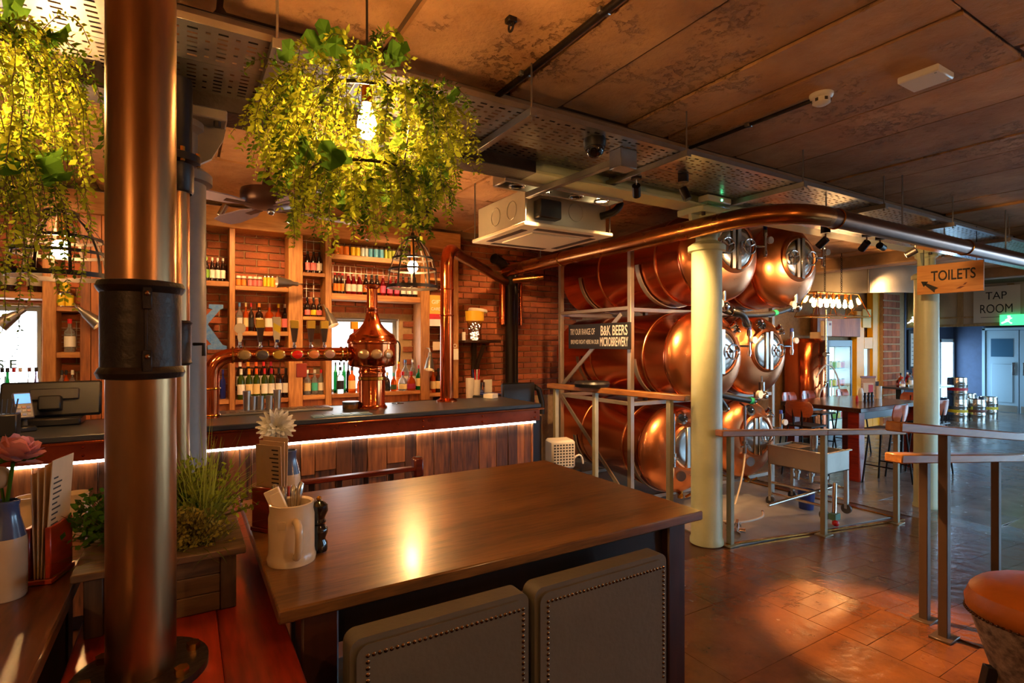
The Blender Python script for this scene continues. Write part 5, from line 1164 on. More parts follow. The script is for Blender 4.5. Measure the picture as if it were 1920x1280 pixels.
# bar stools with studded grey backs
def stool(label, xc, w):
    t = thing('bar_stool', label, 'bar stool', (xc, 1.13, 0), group='studded grey bar stools')
    zt = 1.0
    bk = MB(); n = 14
    def rr_(hw, h0, h1, rad):
        pts = []
        for cx, cz, a0 in ((hw - rad, h1 - rad, 0), (-hw + rad, h1 - rad, PI / 2)):
            for k in range(7): a = a0 + PI / 2 * k / 6; pts.append((cx + rad * math.cos(a), cz + rad * math.sin(a)))
        return pts + [(-hw, h0), (hw, h0)]
    mm = Matrix.Translation((0, .035, 0)) @ Matrix.Rotation(PI / 2, 4, 'X')
    for hw, d0, d1 in ((w / 2, .008, .062), (w / 2 - .012, 0, .07)): bk.prism(rr_(hw, .62, zt if d0 else zt - .012, .025), d1 - d0, mm @ Matrix.Translation((0, 0, d0)))
    bo = part('backrest', bk, upholst, t)
    st = MB(); x0, x1, z1, z0 = -w / 2 + .035, w / 2 - .02, zt - .035, .64
    pts = []
    k = 0
    nx = int((x1 - x0) / .0125); nz = int((z1 - z0) / .0125)
    for i in range(nx + 1): pts.append((x0 + (x1 - x0) * i / nx, z1))
    for i in range(1, nz): pts.append((x0, z1 - (z1 - z0) * i / nz)); pts.append((x1, z1 - (z1 - z0) * i / nz))
    for x, z in pts: st.add([(x + .0048 * a, -.0355 - c, z + .0048 * b) for a, b, c in ((1, 0, 0), (.7, .7, 0), (0, 1, 0), (-.7, .7, 0), (-1, 0, 0), (-.7, -.7, 0), (0, -1, 0), (.7, -.7, 0), (0, 0, .0045))], [(i, (i + 1) % 8, 8) for i in range(8)])
    part('stud_row', st, stud, bo, recalc=False, stuff=True)
    m = MB(); m.cbox(-w / 2, w / 2, .03, .44, .62, .72, .02); part('seat', m, upholst, t)
    for sx in (-1, 1):
        for y in (.01, .4): m = MB(); m.bar((sx * (w / 2 - .03), y, 0), (sx * (w / 2 - .03), y, .63), .035, .035); part('leg', m, blackwood, t)
    for y in (.01, .4): m = MB(); m.cbox(-w / 2 + .05, w / 2 - .05, y - .012, y + .012, .25, .28, .003); part('foot_rail', m, blackwood, t)
    return t
stool('grey leather bar stool with brass studs at the planter end of table', .5, .43); stool('grey leather bar stool with brass studs near the table corner leg', .96, .455)
# mahogany bar chair on the far side
t = thing('bar_chair', 'red mahogany bar chair on the bar side of the oak table', 'chair', (.68, 2.5, 0))
m = MB(); m.cbox(-.28, .3, -.02, .02, .985, 1.005, .005); part('top_rail', m, redwoodx, t)
m = MB(); m.cbox(.27, .32, -.025, .03, .95, 1.05, .01); part('finial', m, redwoodx, t)
m = MB(); m.cbox(-.26, .28, -.2, .2, .68, .72, .01); part('seat', m, redwoodx, t)
for x in (-.24, .28):
    for y in (-.17, .17): m = MB(); m.cbox(x - .02, x + .02, y - .02, y + .02, 0, .68, .003); part('leg', m, darkwood, t)
for x in (-.2, -.08, .04, .16): m = MB(); m.cbox(x - .012, x + .012, -.01, .01, .72, .985, .003); part('back_slat', m, darkwood, t)
for x in (-.27, .29): m = MB(); m.cbox(x - .018, x + .018, -.016, .016, .7, .985, .003); part('back_post', m, darkwood, t)
# stoneware mug with cutlery
q = aZ(547, 1050, HT); t = thing('stoneware_mug', 'cream stoneware tankard filled with cutlery on the oak table', 'mug', (q.x, q.y + .0, HT + .0005))
R0 = .057
m = MB(); m.lathe([(.001, 0), (R0, 0), (R0 + .002, .012), (R0 - .001, .02), (R0 - .002, .03), (R0 - .002, .115), (R0 - .005, .13), (R0 - .003, .148), (R0 - .006, .15), (R0 - .011, .145), (R0 - .011, .02), (.001, .012)], 36); part('body', m, stone, t)
an = math.atan2(-t.location.y, -t.location.x) + .18
mm = Matrix.Rotation(an, 4, 'Z'); m = MB(); m.tube([mm @ Vector(p) for p in bez([(R0 - .004, 0, .112), (R0 + .045, 0, .118), (R0 + .034, 0, .075)], 8) + bez([(R0 + .033, 0, .07), (R0 + .028, 0, .03), (R0 - .004, 0, .025)], 6)], .0095, 10); part('handle', m, stone, t)
m = MB(); m.cbox(R0 - .003, R0 - .0005, -.01, .01, .095, .115, .001, Matrix.Rotation(an - .6, 4, 'Z')); part('stamp', m, stone, t)
rt_ = Vector((cY, -sY, 0))
tn = thing('napkin', 'folded white paper napkin leaning in the tankard', 'napkin', t.location + Vector((0, 0, .05))); nd = (-rt_ * .06 + Vector((0, 0, .13)))
m = MB(); b0 = rt_ * .012 + Vector((-.005, -.012, 0)); m.bar(b0, b0 + nd * 1.02, .008, .04, .002); m.bar(b0 + Vector((.004, -.004, 0)), b0 + nd * .95 + Vector((.003, -.006, 0)), .006, .03, .002); part('fold', m, solid((230, 214, 190), .8), tn)
for i, (dx, top) in enumerate(((.006, .15), (.02, .158), (.012, .14), (-.004, .145), (-.018, .15))):
    c = thing('cutlery', 'steel knife handle standing in the tankard' if i % 2 else 'steel fork handle standing in the tankard', 'cutlery', t.location + Vector((0, .012, .03)), group='knives in the tankard' if i % 2 else 'forks in the tankard')
    m = MB(); p0 = rt_ * (dx * .3); p1 = rt_ * (dx * 1.4 - .012 * (i > 2)) + Vector((0, .012 + .002 * i, top)); m.tube([p0, (p0 + p1) / 2, p0.lerp(p1, .85), p1, p1 + (p1 - p0).normalized() * .006], [.003, .004, .0075, .0075, .003], 8); part('handle', m, steel, c)
    m = MB(); m.cyl(p0 - Vector((0, 0, .012)), p0, .004, .003, n=8); part('neck', m, steel, c)
q = aZ(598, 1032, HT); m = MB(); m.lathe([(.001, 0), (.021, 0), (.022, .004), (.022, .022), (.017, .03), (.017, .034), (.023, .05), (.022, .06), (.015, .07), (.019, .078), (.015, .086), (.018, .094), (.0235, .106), (.022, .122), (.01, .132), (.004, .134), (.004, .137), (.001, .137)], 28)
t = thing('pepper_mill', 'black lacquered pepper mill beside the tankard', 'pepper mill', (q.x, q.y, HT + .0005)); part('body', m, mat('black_lacquer', s3(16, 12, 12), .12, coat=.5), t); m = MB(); m.sphere((0, 0, .139), .007, 12, 6); part('knob', m, brass, t)
def menu_holder(label, loc, rz, n, face):
    t = thing('menu_holder', label, 'menu holder', loc, rz)
    m = MB(); m.cbox(-.03, .03, -.055, .055, 0.0005, .012, .002); part('base', m, redwood, t)
    for x in (-.026, .014): m = MB(); m.cbox(x, x + .012, -.052, .052, .012, .13, .002); part('side', m, redwood, t)
    for i in range(n):
        c = thing('menu_card', ('folded paper menu' if i else 'printed paper menu') + ' standing in ' + face, 'menu', Vector(loc) + Vector((0, 0, .013)), rz, group='menus in ' + face)
        mm = Matrix.Rotation(.03 * (i - 1), 4, 'Y') @ Matrix.Translation((-.006 + .006 * i, 0, 0)); m = MB(); m.cbox(-.001, .001, -.05, .05, 0, .24 + .01 * i, .0004, mm); part('card', m, paper2, c)
        if i in (0, n - 1):
            m = MB(); sx = -1 if i == 0 else 1
            for k in range(11): wd = rr.uniform(.02, .04); m.add([(sx * .0014, -.04, .225 - .012 * k), (sx * .0014, -.04 + wd, .225 - .012 * k), (sx * .0014, -.04 + wd, .229 - .012 * k), (sx * .0014, -.04, .229 - .012 * k)], [(0, 1, 2, 3)], mm)
            part('print', m, ink, c, recalc=False)
    return t
q = aZ(500, 1005, HT); menu_holder('mahogany menu holder beside the tankard', (q.x + .02, q.y + .05, HT), .62, 3, 'holder beside the tankard')
q = aZ(92, 1080, HT); menu_holder('mahogany menu holder beside the blue and cream vase', (q.x, q.y, HT), -.25, 4, 'holder beside the vase')
# vases
def vase(label, loc, sc=1.0):
    t = thing('vase', label, 'vase', loc); t.scale = (sc,) * 3
    m = MB(); m.lathe([(.001, 0), (.037, 0), (.04, .006), (.04, .13), (.038, .15)], 30); part('cream_body', m, stone, t)
    m = MB(); m.lathe([(.038, .15), (.032, .175), (.026, .2), (.024, .225), (.026, .23), (.026, .238), (.021, .24), (.019, .2), (.001, .19)], 30); part('blue_neck', m, stoneb, t)
    return t
q = aZ(12, 1120, HT); V1 = Vector((q.x, q.y, HT + .0005)); vase('blue and cream stoneware bottle vase beside the menus on the side table', V1, .88)
q = aZ(522, 985, HT); V2 = Vector((q.x + .05, q.y + .12, HT + .0005)); vase('blue and cream stoneware vase behind the menu holder', V2, .85)
def petals(mb, c, n, r, w, tilt, up, start=0, ax=None):
    for k in range(n):
        a = start + 2 * PI * k / n; d = Vector((math.cos(a), math.sin(a), 0)); s_ = Vector((-d.y, d.x, 0))
        def P(l, ws, h): return ax @ (d * l + s_ * ws + Vector((0, 0, h)))
        vs = [P(r * .1, -w * .3, 0), P(r * .1, w * .3, 0), P(r * .6, w, up * .6), P(r * .6, -w, up * .6), P(r, w * .25, up), P(r, -w * .25, up), P(r * .6, 0, up * .6 - w * .4), P(r, 0, up)]
        b = len(mb.v)
        mb.add([Vector(v) + Vector(c) for v in vs], [(0, 1, 2, 6), (0, 6, 3), (6, 2, 4, 7), (3, 6, 7, 5)])
t = thing('white_flower', 'white chrysanthemum in the vase behind the menu holder', 'flower', V2 + Vector((0, 0, .12)))
fc = aD(518, 800, V2.y * cY + V2.x * sY) - t.location
fdir = (-(V2 + fc) + Vector((0, 0, CH + .5))).normalized(); axm = fdir.to_track_quat('Z', 'Y').to_matrix()
m = MB()
for ly, (n, r_, up) in enumerate(((20, .062, .006), (18, .054, .016), (15, .044, .024), (11, .032, .03), (7, .02, .034))): petals(m, fc, n, r_, .0088, 0, up, ly * .13, axm)
part('petals', m, leafmat('white_petal', s3(250, 242, 216), .2), t, recalc=False)
m = MB(); m.tube([(0, 0, 0), fc * .5, fc - fdir * .003], .003, 6); part('stem', m, leaf2, t)
t = thing('pink_rose', 'pink fabric rose in the blue and cream vase', 'flower', V1 + Vector((0, 0, .2)))
rc_ = aD(26, 858, V1.y * cY + V1.x * sY) - t.location; m = MB()
for ly, (n, r_, up) in enumerate(((6, .05, .01), (6, .046, .03), (5, .038, .042), (4, .026, .046), (3, .014, .046))):
    petals(m, rc_, n, r_, .022, 0, up, ly * .5, Matrix.Rotation(.5, 3, 'Y'))
m.sphere(rc_ + Vector((0, 0, .018)), .026, 12, 8); part('petals', m, leafmat('pink_petal', s3(244, 158, 150), .25), t)
m = MB(); petals(m, rc_ - Vector((0, 0, .006)), 5, .05, .012, 0, .004, .2, Matrix.Identity(3)); part('sepals', m, leaf2, t, recalc=False)
m = MB(); m.tube([(0, 0, 0), rc_ * .6, rc_], .004, 6); part('stem', m, leaf2, t)
t = thing('white_bud', 'white flower bud below the pink rose', 'flower', V1 + Vector((0, 0, .2))); bc_ = aD(0, 895, V1.y * cY + V1.x * sY) - t.location
m = MB(); m.sphere(bc_, .02, 14, 8, (1, 1, 1.2)); part('bud', m, leafmat('bud', s3(226, 190, 140), .2), t); m = MB(); m.tube([(-.003, 0, 0), bc_], .003, 6); part('stem', m, leaf2, t)
q = aZ(140, 1000, HT); 
for px, py, lab in ((56, 1010, 'cream stoneware jug behind the menu holder'), (150, 1000, 'cream stoneware jug near the planter corner')):
    q = aZ(px, py, HT); q.x = min(q.x, -.27); m = MB(); m.lathe([(.001, 0), (.036, 0), (.04, .02), (.04, .07), (.03, .1), (.033, .12), (.03, .12), (.026, .1), (.034, .06), (.001, .01)], 24); t = thing('jug', lab, 'jug', (q.x, q.y, HT + .0005)); part('body', m, stone, t); m = MB(); m.tube(bez([(.035, 0, .1), (.07, 0, .08), (.038, 0, .03)], 8), .006, 8); part('handle', m, stone, t)
# planter box
X0, X1, Y0, Y1, Z0, Z1 = -.19, .11, 1.5, 1.93, .9505, 1.085
t = thing('planter_box', 'weathered timber planter box on the red divider', 'planter', ((X0 + X1) / 2, (Y0 + Y1) / 2, Z0))
for i in range(3):
    z = Z0 + i * .045; 
    for y in (Y0, Y1 - .02): m = MB(); m.cbox(X0 + .035, X1 - .035, y + .004, y + .016, z, z + .044, .002); part('slat', m, crate, t, world=True)
    for x in (X0, X1 - .02): m = MB(); m.cbox(x + .004, x + .016, Y0 + .035, Y1 - .035, z, z + .044, .002); part('slat', m, crate, t, world=True)
for x in (X0, X1 - .035):
    for y in (Y0, Y1 - .035): m = MB(); m.cbox(x, x + .035, y, y + .035, Z0, Z1, .002); part('corner_post', m, cratez, t, world=True)
for r_ in ((X0 - .02, X1 + .02, Y0 - .02, Y0 + .045), (X0 - .02, X1 + .02, Y1 - .045, Y1 + .02), (X0 - .02, X0 + .045, Y0 + .046, Y1 - .046), (X1 - .045, X1 + .02, Y0 + .046, Y1 - .046)): m = MB(); m.cbox(*r_, Z1 + .0005, Z1 + .017, .002); part('rim_board', m, crate, t, world=True)
m = MB(); m.cbox(X0 + .04, X1 - .04, Y0 + .04, Y1 - .04, Z0 + .02, Z1 - .01, .002); part('soil', m, solid((34, 24, 18), .9), t, world=True)
rg = random.Random(77)
def tuft(label, c, n, L, spread, wd, m_, name='grass_plant', up=1.0, part_name='blades'):
    t = thing(name, label, 'plant', c); mb = MB()
    for i in range(n):
        a = rg.uniform(0, 6.28); s_ = rg.uniform(.2, 1) * spread; l = L * rg.uniform(.6, 1.1); d = Vector((math.cos(a), math.sin(a), 0)); sd = Vector((-d.y, d.x, 0)); p0 = Vector((rg.uniform(-.03, .03), rg.uniform(-.03, .03), 0)); pts = []
        for k in range(6): u = k / 5; pts.append(p0 + d * (s_ * l * u) + Vector((0, 0, l * up * (u * (1.25 - .25 * s_) - u * u * .75 * s_))))
        vs = []; 
        for k, p in enumerate(pts): w_ = wd * (1 - k / 5.3); vs += [p - sd * w_, p + sd * w_]
        mb.add(vs, [(2 * k, 2 * k + 1, 2 * k + 3, 2 * k + 2) for k in range(5)])
    part(part_name, mb, m_, t, recalc=False, stuff=True); return t
def bushy(label, c, n, rad, m_, ls=.012, name='leafy_plant', sc=(1, 1, .8)):
    t = thing(name, label, 'plant', c); mb = MB(); st = MB()
    for i in range(n):
        a = rg.uniform(0, 6.28); b = rg.uniform(.05, 1.45); r_ = rad * rg.uniform(.6, 1)
        tip = Vector((r_ * math.cos(a) * math.sin(b) * sc[0], r_ * math.sin(a) * math.sin(b) * sc[1], r_ * math.cos(b) * sc[2] + .02))
        for k in range(7):
            u = .45 + .55 * k / 6; p = tip * u; d = Vector((rg.gauss(0, 1), rg.gauss(0, 1), rg.gauss(.3, 1))).normalized(); e = d.orthogonal().normalized() * ls * .35; l = ls * rg.uniform(.7, 1.3)
            mb.add([p, p + d * l * .5 + e, p + d * l, p + d * l * .5 - e], [(0, 1, 2, 3)])
        st.cyl((0, 0, 0), tip, .0012, .0006, 3, False)
    part('foliage', mb, m_, t, recalc=False, stuff=True); part('stems', st, stemm, t, recalc=False, stuff=True); return t
zs = Z1 - .008
bushy('dark green bushy plant at the left of the planter', (X0 + .07, 1.72, zs), 260, .19, leaf2, .02)
bushy('olive seed head plant at the front of the planter', (X1 - .10, 1.60, zs), 240, .115, leaf4, .011, 'seed_head_plant')
bushy('yellow green bushy plant at the back of the planter', (X1 - .11, 1.80, zs), 260, .215, leafmat('yellow_green', s3(120, 132, 40), .3), .018)
tuft('trailing grass plant with long arching blades in planter', (X1 - .07, 1.72, zs), 170, .3, .95, .0024, leafmat('pale_grass', s3(150, 160, 66), .35))
tuft('long grass plant spilling over the planter front', (X0 + .09, 1.58, zs), 44, .24, 1.1, .0022, leaf3, up=.6); tuft('small grass plant over the right planter edge', (X1 - .06, 1.56, zs), 30, .19, 1.1, .0022, leaf3, up=.45)
# patterned tan bar stool by the ramp rail
q = Vector((2.82, .69, 0)); t = thing('tub_stool', 'tan leather bar stool with patterned fabric sides and studs', 'bar stool', (q.x, q.y, 0)); t.scale = (.95, .95, .83)
def soval(r, z, n=36, sq=2.6, sx=1.0):
    return [(r * sx * math.copysign(abs(math.cos(2 * PI * i / n)) ** (2 / sq), math.cos(2 * PI * i / n)), r * math.copysign(abs(math.sin(2 * PI * i / n)) ** (2 / sq), math.sin(2 * PI * i / n)), z) for i in range(n)]
def loft(rings):
    m = MB(); n = len(rings[0]); vs = [p for r_ in rings for p in r_]; fs = []
    for k in range(len(rings) - 1):
        for i in range(n): fs.append((k * n + i, k * n + (i + 1) % n, (k + 1) * n + (i + 1) % n, (k + 1) * n + i))
    fs += [tuple(range(n - 1, -1, -1)), tuple((len(rings) - 1) * n + i for i in range(n))]; m.add(vs, fs); return m
part('seat_pad', loft([soval(.245, .66), soval(.262, .68), soval(.265, .72), soval(.25, .765), soval(.2, .795), soval(.1, .81)]), upside, t)
fab = mat('patterned_fabric', s3(176, 150, 128), .7, col2=s3(70, 50, 52), vs=24)
part('fabric_shell', loft([soval(.17, .34), soval(.21, .5), soval(.25, .655)]), fab, t)
st = MB()
for p in soval(.262, .668, 90): st.sphere(p, .006, 6, 4)
part('stud_row', st, stud, t, stuff=True)
for sx in (-1, 1):
    for sy_ in (-1, 1): m = MB(); m.bar((sx * .2, sy_ * .2, 0), (sx * .15, sy_ * .15, .42), .04, .04); part('leg', m, solid((26, 28, 36), .4), t)
for sx in (-1, 1): m = MB(); m.cbox(-.17, .17, sx * .175 - .012, sx * .175 + .012, .2, .23, .003); part('foot_rail', m, blackm, t)
# ================================================================== HANGING FOLIAGE LAMPS
def hang_plant(label, c, R, h, seed, nst, drop, ls=.017):
    r_ = random.Random(seed); t = thing('foliage_pendant', label, 'pendant lamp', c)
    m = MB(); m.torus((0, 0, 0), R, .006, n=32, k=6); m.torus((0, 0, -h * .55), R * .8, .005, n=32, k=6)
    for k in range(4): a = k * PI / 2 + .4; m.cyl((R * math.cos(a), R * math.sin(a), 0), (0, 0, .16), .003, n=5); m.cyl((R * math.cos(a), R * math.sin(a), 0), (R * .8 * math.cos(a), R * .8 * math.sin(a), -h * .55), .003, n=5)
    part('hoop_frame', m, darkm, t)
    m = MB(); m.cyl((0, 0, .08), (0, 0, ZC - c[2]), .004, n=8); part('flex', m, blackp, t)
    m = MB(); m.cyl((0, 0, .03), (0, 0, .1), .018, n=14); part('lamp_holder', m, brass, t)
    m = MB(); m.lathe([(.001, -.285), (.016, -.28), (.028, -.26), (.031, -.24), (.027, -.215), (.015, -.18), (.012, -.17), (.001, -.17)], 18, Matrix.Translation((0, 0, .2))); part('bulb', m, bulbm, t)
    lf = MB(); ld = MB(); st = MB()
    for i in range(nst):
        lvl = r_.random()
        if lvl < .68: a = r_.uniform(0, 6.28); rad = R * r_.uniform(.75, 1.1); z = r_.uniform(-.06, .05)
        else: a = r_.uniform(0, 6.28); rad = R * r_.uniform(.2, .72); z = -h * r_.uniform(.35, .6)
        p = Vector((rad * math.cos(a), rad * math.sin(a), z)); d = Vector((math.cos(a) * r_.uniform(.0, .75), math.sin(a) * r_.uniform(.0, .75), r_.uniform(-.3, .45))).normalized()
        tgt = ld if r_.random() < .27 else lf; big = 1.5 if r_.random() < .2 else 1.0; L = drop * r_.uniform(.35, 1.0); n = int(L / .0125); prev = p.copy()
        for k in range(n):
            d = (d + Vector((r_.gauss(0, .1), r_.gauss(0, .1), -.17))).normalized(); p = p + d * .0125
            for s_ in (-1, 1):
                e = (d.orthogonal().normalized() * r_.gauss(0, .6) + d.cross(d.orthogonal()).normalized() * s_ * .8 + d * .6).normalized(); l = ls * big * r_.uniform(.6, 1.4); w_ = e.cross(Vector((r_.gauss(0, 1), r_.gauss(0, 1), r_.gauss(0, 1)))).normalized() * l * .26
                tgt.add([p, p + e * l * .5 + w_, p + e * l, p + e * l * .5 - w_], [(0, 1, 2, 3)])
            if k % 4 == 3: st.cyl(prev, p, .0011, n=3, cap=False); prev = p.copy()
    part('foliage', lf, leaf1, t, recalc=False, stuff=True); part('dark_foliage', ld, leaf1d, t, recalc=False, stuff=True); part('vine_stems', st, stemm, t, recalc=False, stuff=True)
    iv = MB(); pts = [(0, 0, 0), (.4, .12, .1), (.55, .5, .06), (.3, .42, .0), (.32, .85, .04), (0, 1.0, -.12), (-.32, .85, .04), (-.3, .42, 0), (-.55, .5, .06), (-.4, .12, .1), (0, .5, -.02)]
    iv.add(pts, [(0, 1, 2, 3, 10), (10, 3, 4, 5), (10, 5, 6, 7), (0, 10, 7, 8, 9)]); ime = cached(('ivy',), lambda: mesh_from(iv, 'ivy_leaf', leaf2, 0, False))
    for i in range(46):
        a = r_.uniform(0, 6.28); up = i % 2; rad = R * (1.08 if up else 1.0) * r_.uniform(.9, 1.15); z = r_.uniform(-.03, .1) if up else -h * r_.uniform(.5, .72)
        o = link_mesh('ivy_leaf', ime, t, (rad * math.cos(a), rad * math.sin(a), z), (r_.uniform(1.6, 3.0), r_.uniform(-.6, .6), a + PI / 2 + r_.uniform(-.6, .6))); o.scale = (r_.uniform(.06, .09),) * 3
    return t
c1 = aD(688, 212, 1.75); hang_plant('hoop pendant lamp thick with trailing foliage over the oak table', c1, .215, .38, 1, 520, .31, .016)
c2 = aD(-60, 90, 1.38); hang_plant('hoop pendant lamp thick with trailing foliage beside the flue', c2, .13, .5, 2, 380, .46, .014)
# ------------------------------------------------------------------ wire cage lamps
def cage(label, px, py_top, py_bot, Y, R):
    a = aY(px, py_top, Y); b = aY(px, py_bot, Y); H = a.z - b.z
    t = thing('cage_lamp', label, 'pendant lamp', (a.x, Y, b.z), group='wire cage pendants')
    rib = [(R, 0), (R * .985, H * .15), (R * .93, H * .35), (R * .8, H * .58), (R * .58, H * .8), (R * .34, H * .95), (R * .3, H)]
    for k in range(10):
        g = 2 * PI * k / 10; m = MB(); cs, sn = math.cos(g), math.sin(g)
        for (r0, z0), (r1, z1) in zip(rib, rib[1:]):
            tw = .007
            vs = []
            for r_, z_ in ((r0, z0), (r1, z1)):
                for dr in (-.002, .002):
                    for s_ in (-1, 1): vs.append(((r_ + dr) * cs - s_ * tw * sn, (r_ + dr) * sn + s_ * tw * cs, z_))
            m.add(vs, [(0, 1, 5, 4), (2, 6, 7, 3), (0, 4, 6, 2), (1, 3, 7, 5), (0, 2, 3, 1), (4, 5, 7, 6)])
        part('rib', m, blackm, t)
    for i, hh in ((0, .012), (2, .008), (3, .008)):
        r_, z_ = rib[i]; m = MB(); m.lathe([(r_ + .003, z_ - hh), (r_ + .003, z_ + hh), (r_ - .003, z_ + hh), (r_ - .003, z_ - hh), (r_ + .003, z_ - hh)], 36); part('hoop', m, blackm, t)
    m = MB(); m.lathe([(R * .34, H * .96), (R * .34, H * 1.0), (R * .28, H * 1.03), (.02, H * 1.04), (.012, H * 1.12), (.001, H * 1.12)], 24); part('top_cap', m, blackm, t)
    m = MB(); m.cyl((0, 0, H * 1.1), (0, 0, ZC - b.z), .005, n=8); part('flex', m, blackp, t)
    m = MB(); m.cyl((0, 0, H * .52), (0, 0, H * .98), .016, n=12); part('lamp_holder', m, brass, t)
    m = MB(); m.sphere((0, 0, H * .42), .042, 16, 10, (1, 1, 1.15)); part('bulb', m, bulbm, t)
    return t
cage('black wire cage pendant lamp hanging over the copper font', 774, 447, 538, 4.12, .2); cage('black wire cage pendant lamp hanging beside the thick flue pipe', 114, 398, 517, 3.55, .215)
# clear filament bulb near the back bar
q = aY(688, 440, 5.3); t = thing('filament_bulb', 'single clear filament bulb hanging before the top shelf', 'bulb', (q.x, 5.3, q.z)); m = MB(); m.lathe([(.001, -.06), (.03, -.05), (.036, -.02), (.025, .02), (.014, .04), (.001, .04)], 18); part('glass', m, paneglass('clear_bulb', (.95, .9, .85), .2), t); m = MB(); m.cyl((0, 0, .04), (0, 0, .08), .014, n=12); m.cyl((0, 0, .08), (0, 0, ZC - q.z), .003, n=6); part('cap_and_flex', m, brass, t)

# ================================================================== TAP ROOM END
TX0, TX1, TY0, TY1, TZ = 7.8, 9.65, 3.8, 4.95, .73
t = thing('high_table', 'long dark high table with condiments under the seven bulb lamp', 'table', (8.7, 4.4, ZL))
m = MB(); m.cbox(TX0, TX1, TY0, TY1, TZ - .06, TZ, .006); part('tabletop', m, wood('dark_table', s3(84, 52, 40), s3(48, 28, 22), 'X', 4, .22, .02, .05, coat=.4), t, world=True)
for x in (TX0 + .12, TX1 - .12):
    for y in (TY0 + .12, TY1 - .12): m = MB(); m.cbox(x - .075, x + .075, y - .075, y + .075, ZL, TZ - .061, .006); part('leg', m, redwood, t, world=True)
m = MB(); m.cbox(TX0 + .2, TX1 - .2, TY0 + .1, TY0 + .13, TZ - .18, TZ - .061, .004); m.cbox(TX0 + .2, TX1 - .2, TY1 - .13, TY1 - .1, TZ - .18, TZ - .061, .004); part('apron', m, darkwood, t, world=True)
def ply_chair(label, x, y, rz):
    t = thing('bar_chair', label, 'chair', (x, y, ZL), rz, 'bent ply bar chairs')
    m = MB()       # back faces -Y, sitter faces +Y
    n = 8; vs = []; pts = []
    for j in range(7):
        z = .86 + .22 * j / 6
        hw = .2 * (1 - .35 * (abs(j - 3.2) / 3.2) ** 3)
        for i in range(n + 1): u = i / n * 2 - 1; vs.append((hw * u, -.2 + .06 * u * u * 1.0 - .03 * (j / 6), z))
    k = len(vs); vs2 = vs + [(a, b + .012, c) for a, b, c in vs]; fs = []
    for j in range(6):
        for i in range(n): q = j * (n + 1) + i; f = (q, q + 1, q + n + 2, q + n + 1); fs.append(f); fs.append(tuple(k + v for v in f[::-1]))
    edge = [i for i in range(n + 1)] + [j * (n + 1) + n for j in range(1, 7)] + [6 * (n + 1) + i for i in range(n - 1, -1, -1)] + [j * (n + 1) for j in range(5, 0, -1)]
    for i in range(len(edge)): a, b = edge[i], edge[(i + 1) % len(edge)]; fs.append((b, a, k + a, k + b))
    m.add(vs2, fs); part('backrest', m, ply, t)
    m = MB(); m.cbox(-.2, .2, -.19, .2, .72, .745, .01); part('seat', m, solid((40, 26, 22), .4), t)
    for sx in (-1, 1):
        m = MB(); m.bar((sx * .06, -.18, .73), (sx * .07, -.205, 1.03), .02, .012); part('back_strut', m, blackm, t)
        for sy_ in (-1, 1): m = MB(); m.cyl((sx * .16, sy_ * .15, .72), (sx * .22, sy_ * .21, 0), .013, n=8); part('leg', m, blackm, t)
        m = MB(); m.cyl((sx * .2, -.19, .25), (sx * .2, .19, .25), .009, n=8); part('foot_rail', m, blackm, t)
    return t
ply_chair('bent ply bar chair at the table end facing the tanks', 7.55, 4.42, -PI / 2)
ply_chair('bent ply bar chair on the aisle side near the thick red leg', 8.12, 3.62, 0); ply_chair('bent ply bar chair on the aisle side beside the far column', 8.75, 3.62, 0); ply_chair('bent ply bar chair on the aisle side behind the far column', 9.35, 3.62, 0)
ply_chair('bent ply bar chair on the wall side beside the copper still', 8.55, 5.12, PI); ply_chair('bent ply bar chair on the wall side in front of the copper still', 9.1, 5.12, PI); ply_chair('bent ply bar chair on the wall side in front of the fridge', 9.95, 5.0, PI); ply_chair('bent ply bar chair at the far table end', 10.15, 4.2, PI / 2)
# condiments
def at_t(px, y=4.45): return Vector((aY(px, 645, y).x, y, TZ + .0005))
q = at_t(1628); t = thing('menu_stand', 'wooden menu stand with red heart card on the long table', 'menu holder', q, -.6); m = MB(); m.cbox(-.1, .1, -.04, .04, 0, .02, .003); m.cbox(-.11, .11, .0, .01, .02, .33, .003); part('stand', m, pine, t); m = MB(); m.cbox(-.08, .08, -.006, 0, .06, .25, .002); part('card', m, paper, t); m = MB(); m.cbox(0, .07, -.009, -.006, .09, .22, .01); part('red_card', m, sR, t); m = MB(); m.cbox(-.12, .12, -.004, .014, .33, .36, .003); part('top_bar', m, redwoodx, t)
q = at_t(1614, 4.3); m = MB(); m.lathe([(.001, 0), (.04, 0), (.042, .1), (.03, .16), (.02, .2), (.001, .2)], 18); solo('milk_bottle', 'white ceramic bottle beside the menu stand', 'bottle', m, whitep, q)
for i, px in enumerate((1622, 1629, 1635)): m = MB(); m.lathe([(.001, 0), (.024, 0), (.016, .05), (.024, .08), (.014, .11), (.02, .13), (.001, .14)], 14); solo('pepper_mill', 'small dark pepper mill in front of the menu stand', 'pepper mill', m, blackwood, at_t(px, 4.22), 'pepper mills on the long table')
q = at_t(1607, 4.3); m = MB(); m.lathe([(.001, 0), (.02, 0), (.02, .06), (.008, .09), (.001, .1)], 14); solo('sauce_bottle', 'small red sauce bottle beside the white ceramic bottle', 'bottle', m, sR, q)
q = at_t(1645, 4.4); t = thing('cutlery_pot', 'cream pot of cutlery at the end of condiments', 'pot', q); m = MB(); m.lathe([(.001, 0), (.06, 0), (.062, .2), (.056, .2), (.05, .01), (.001, .01)], 20); part('pot', m, stone, t)
for i in range(5): m = MB(); m.cyl((-.02 + .01 * i, 0, .1), (-.06 + .03 * i, .01, .27), .006, n=6); part('handle', m, darkwood, t)
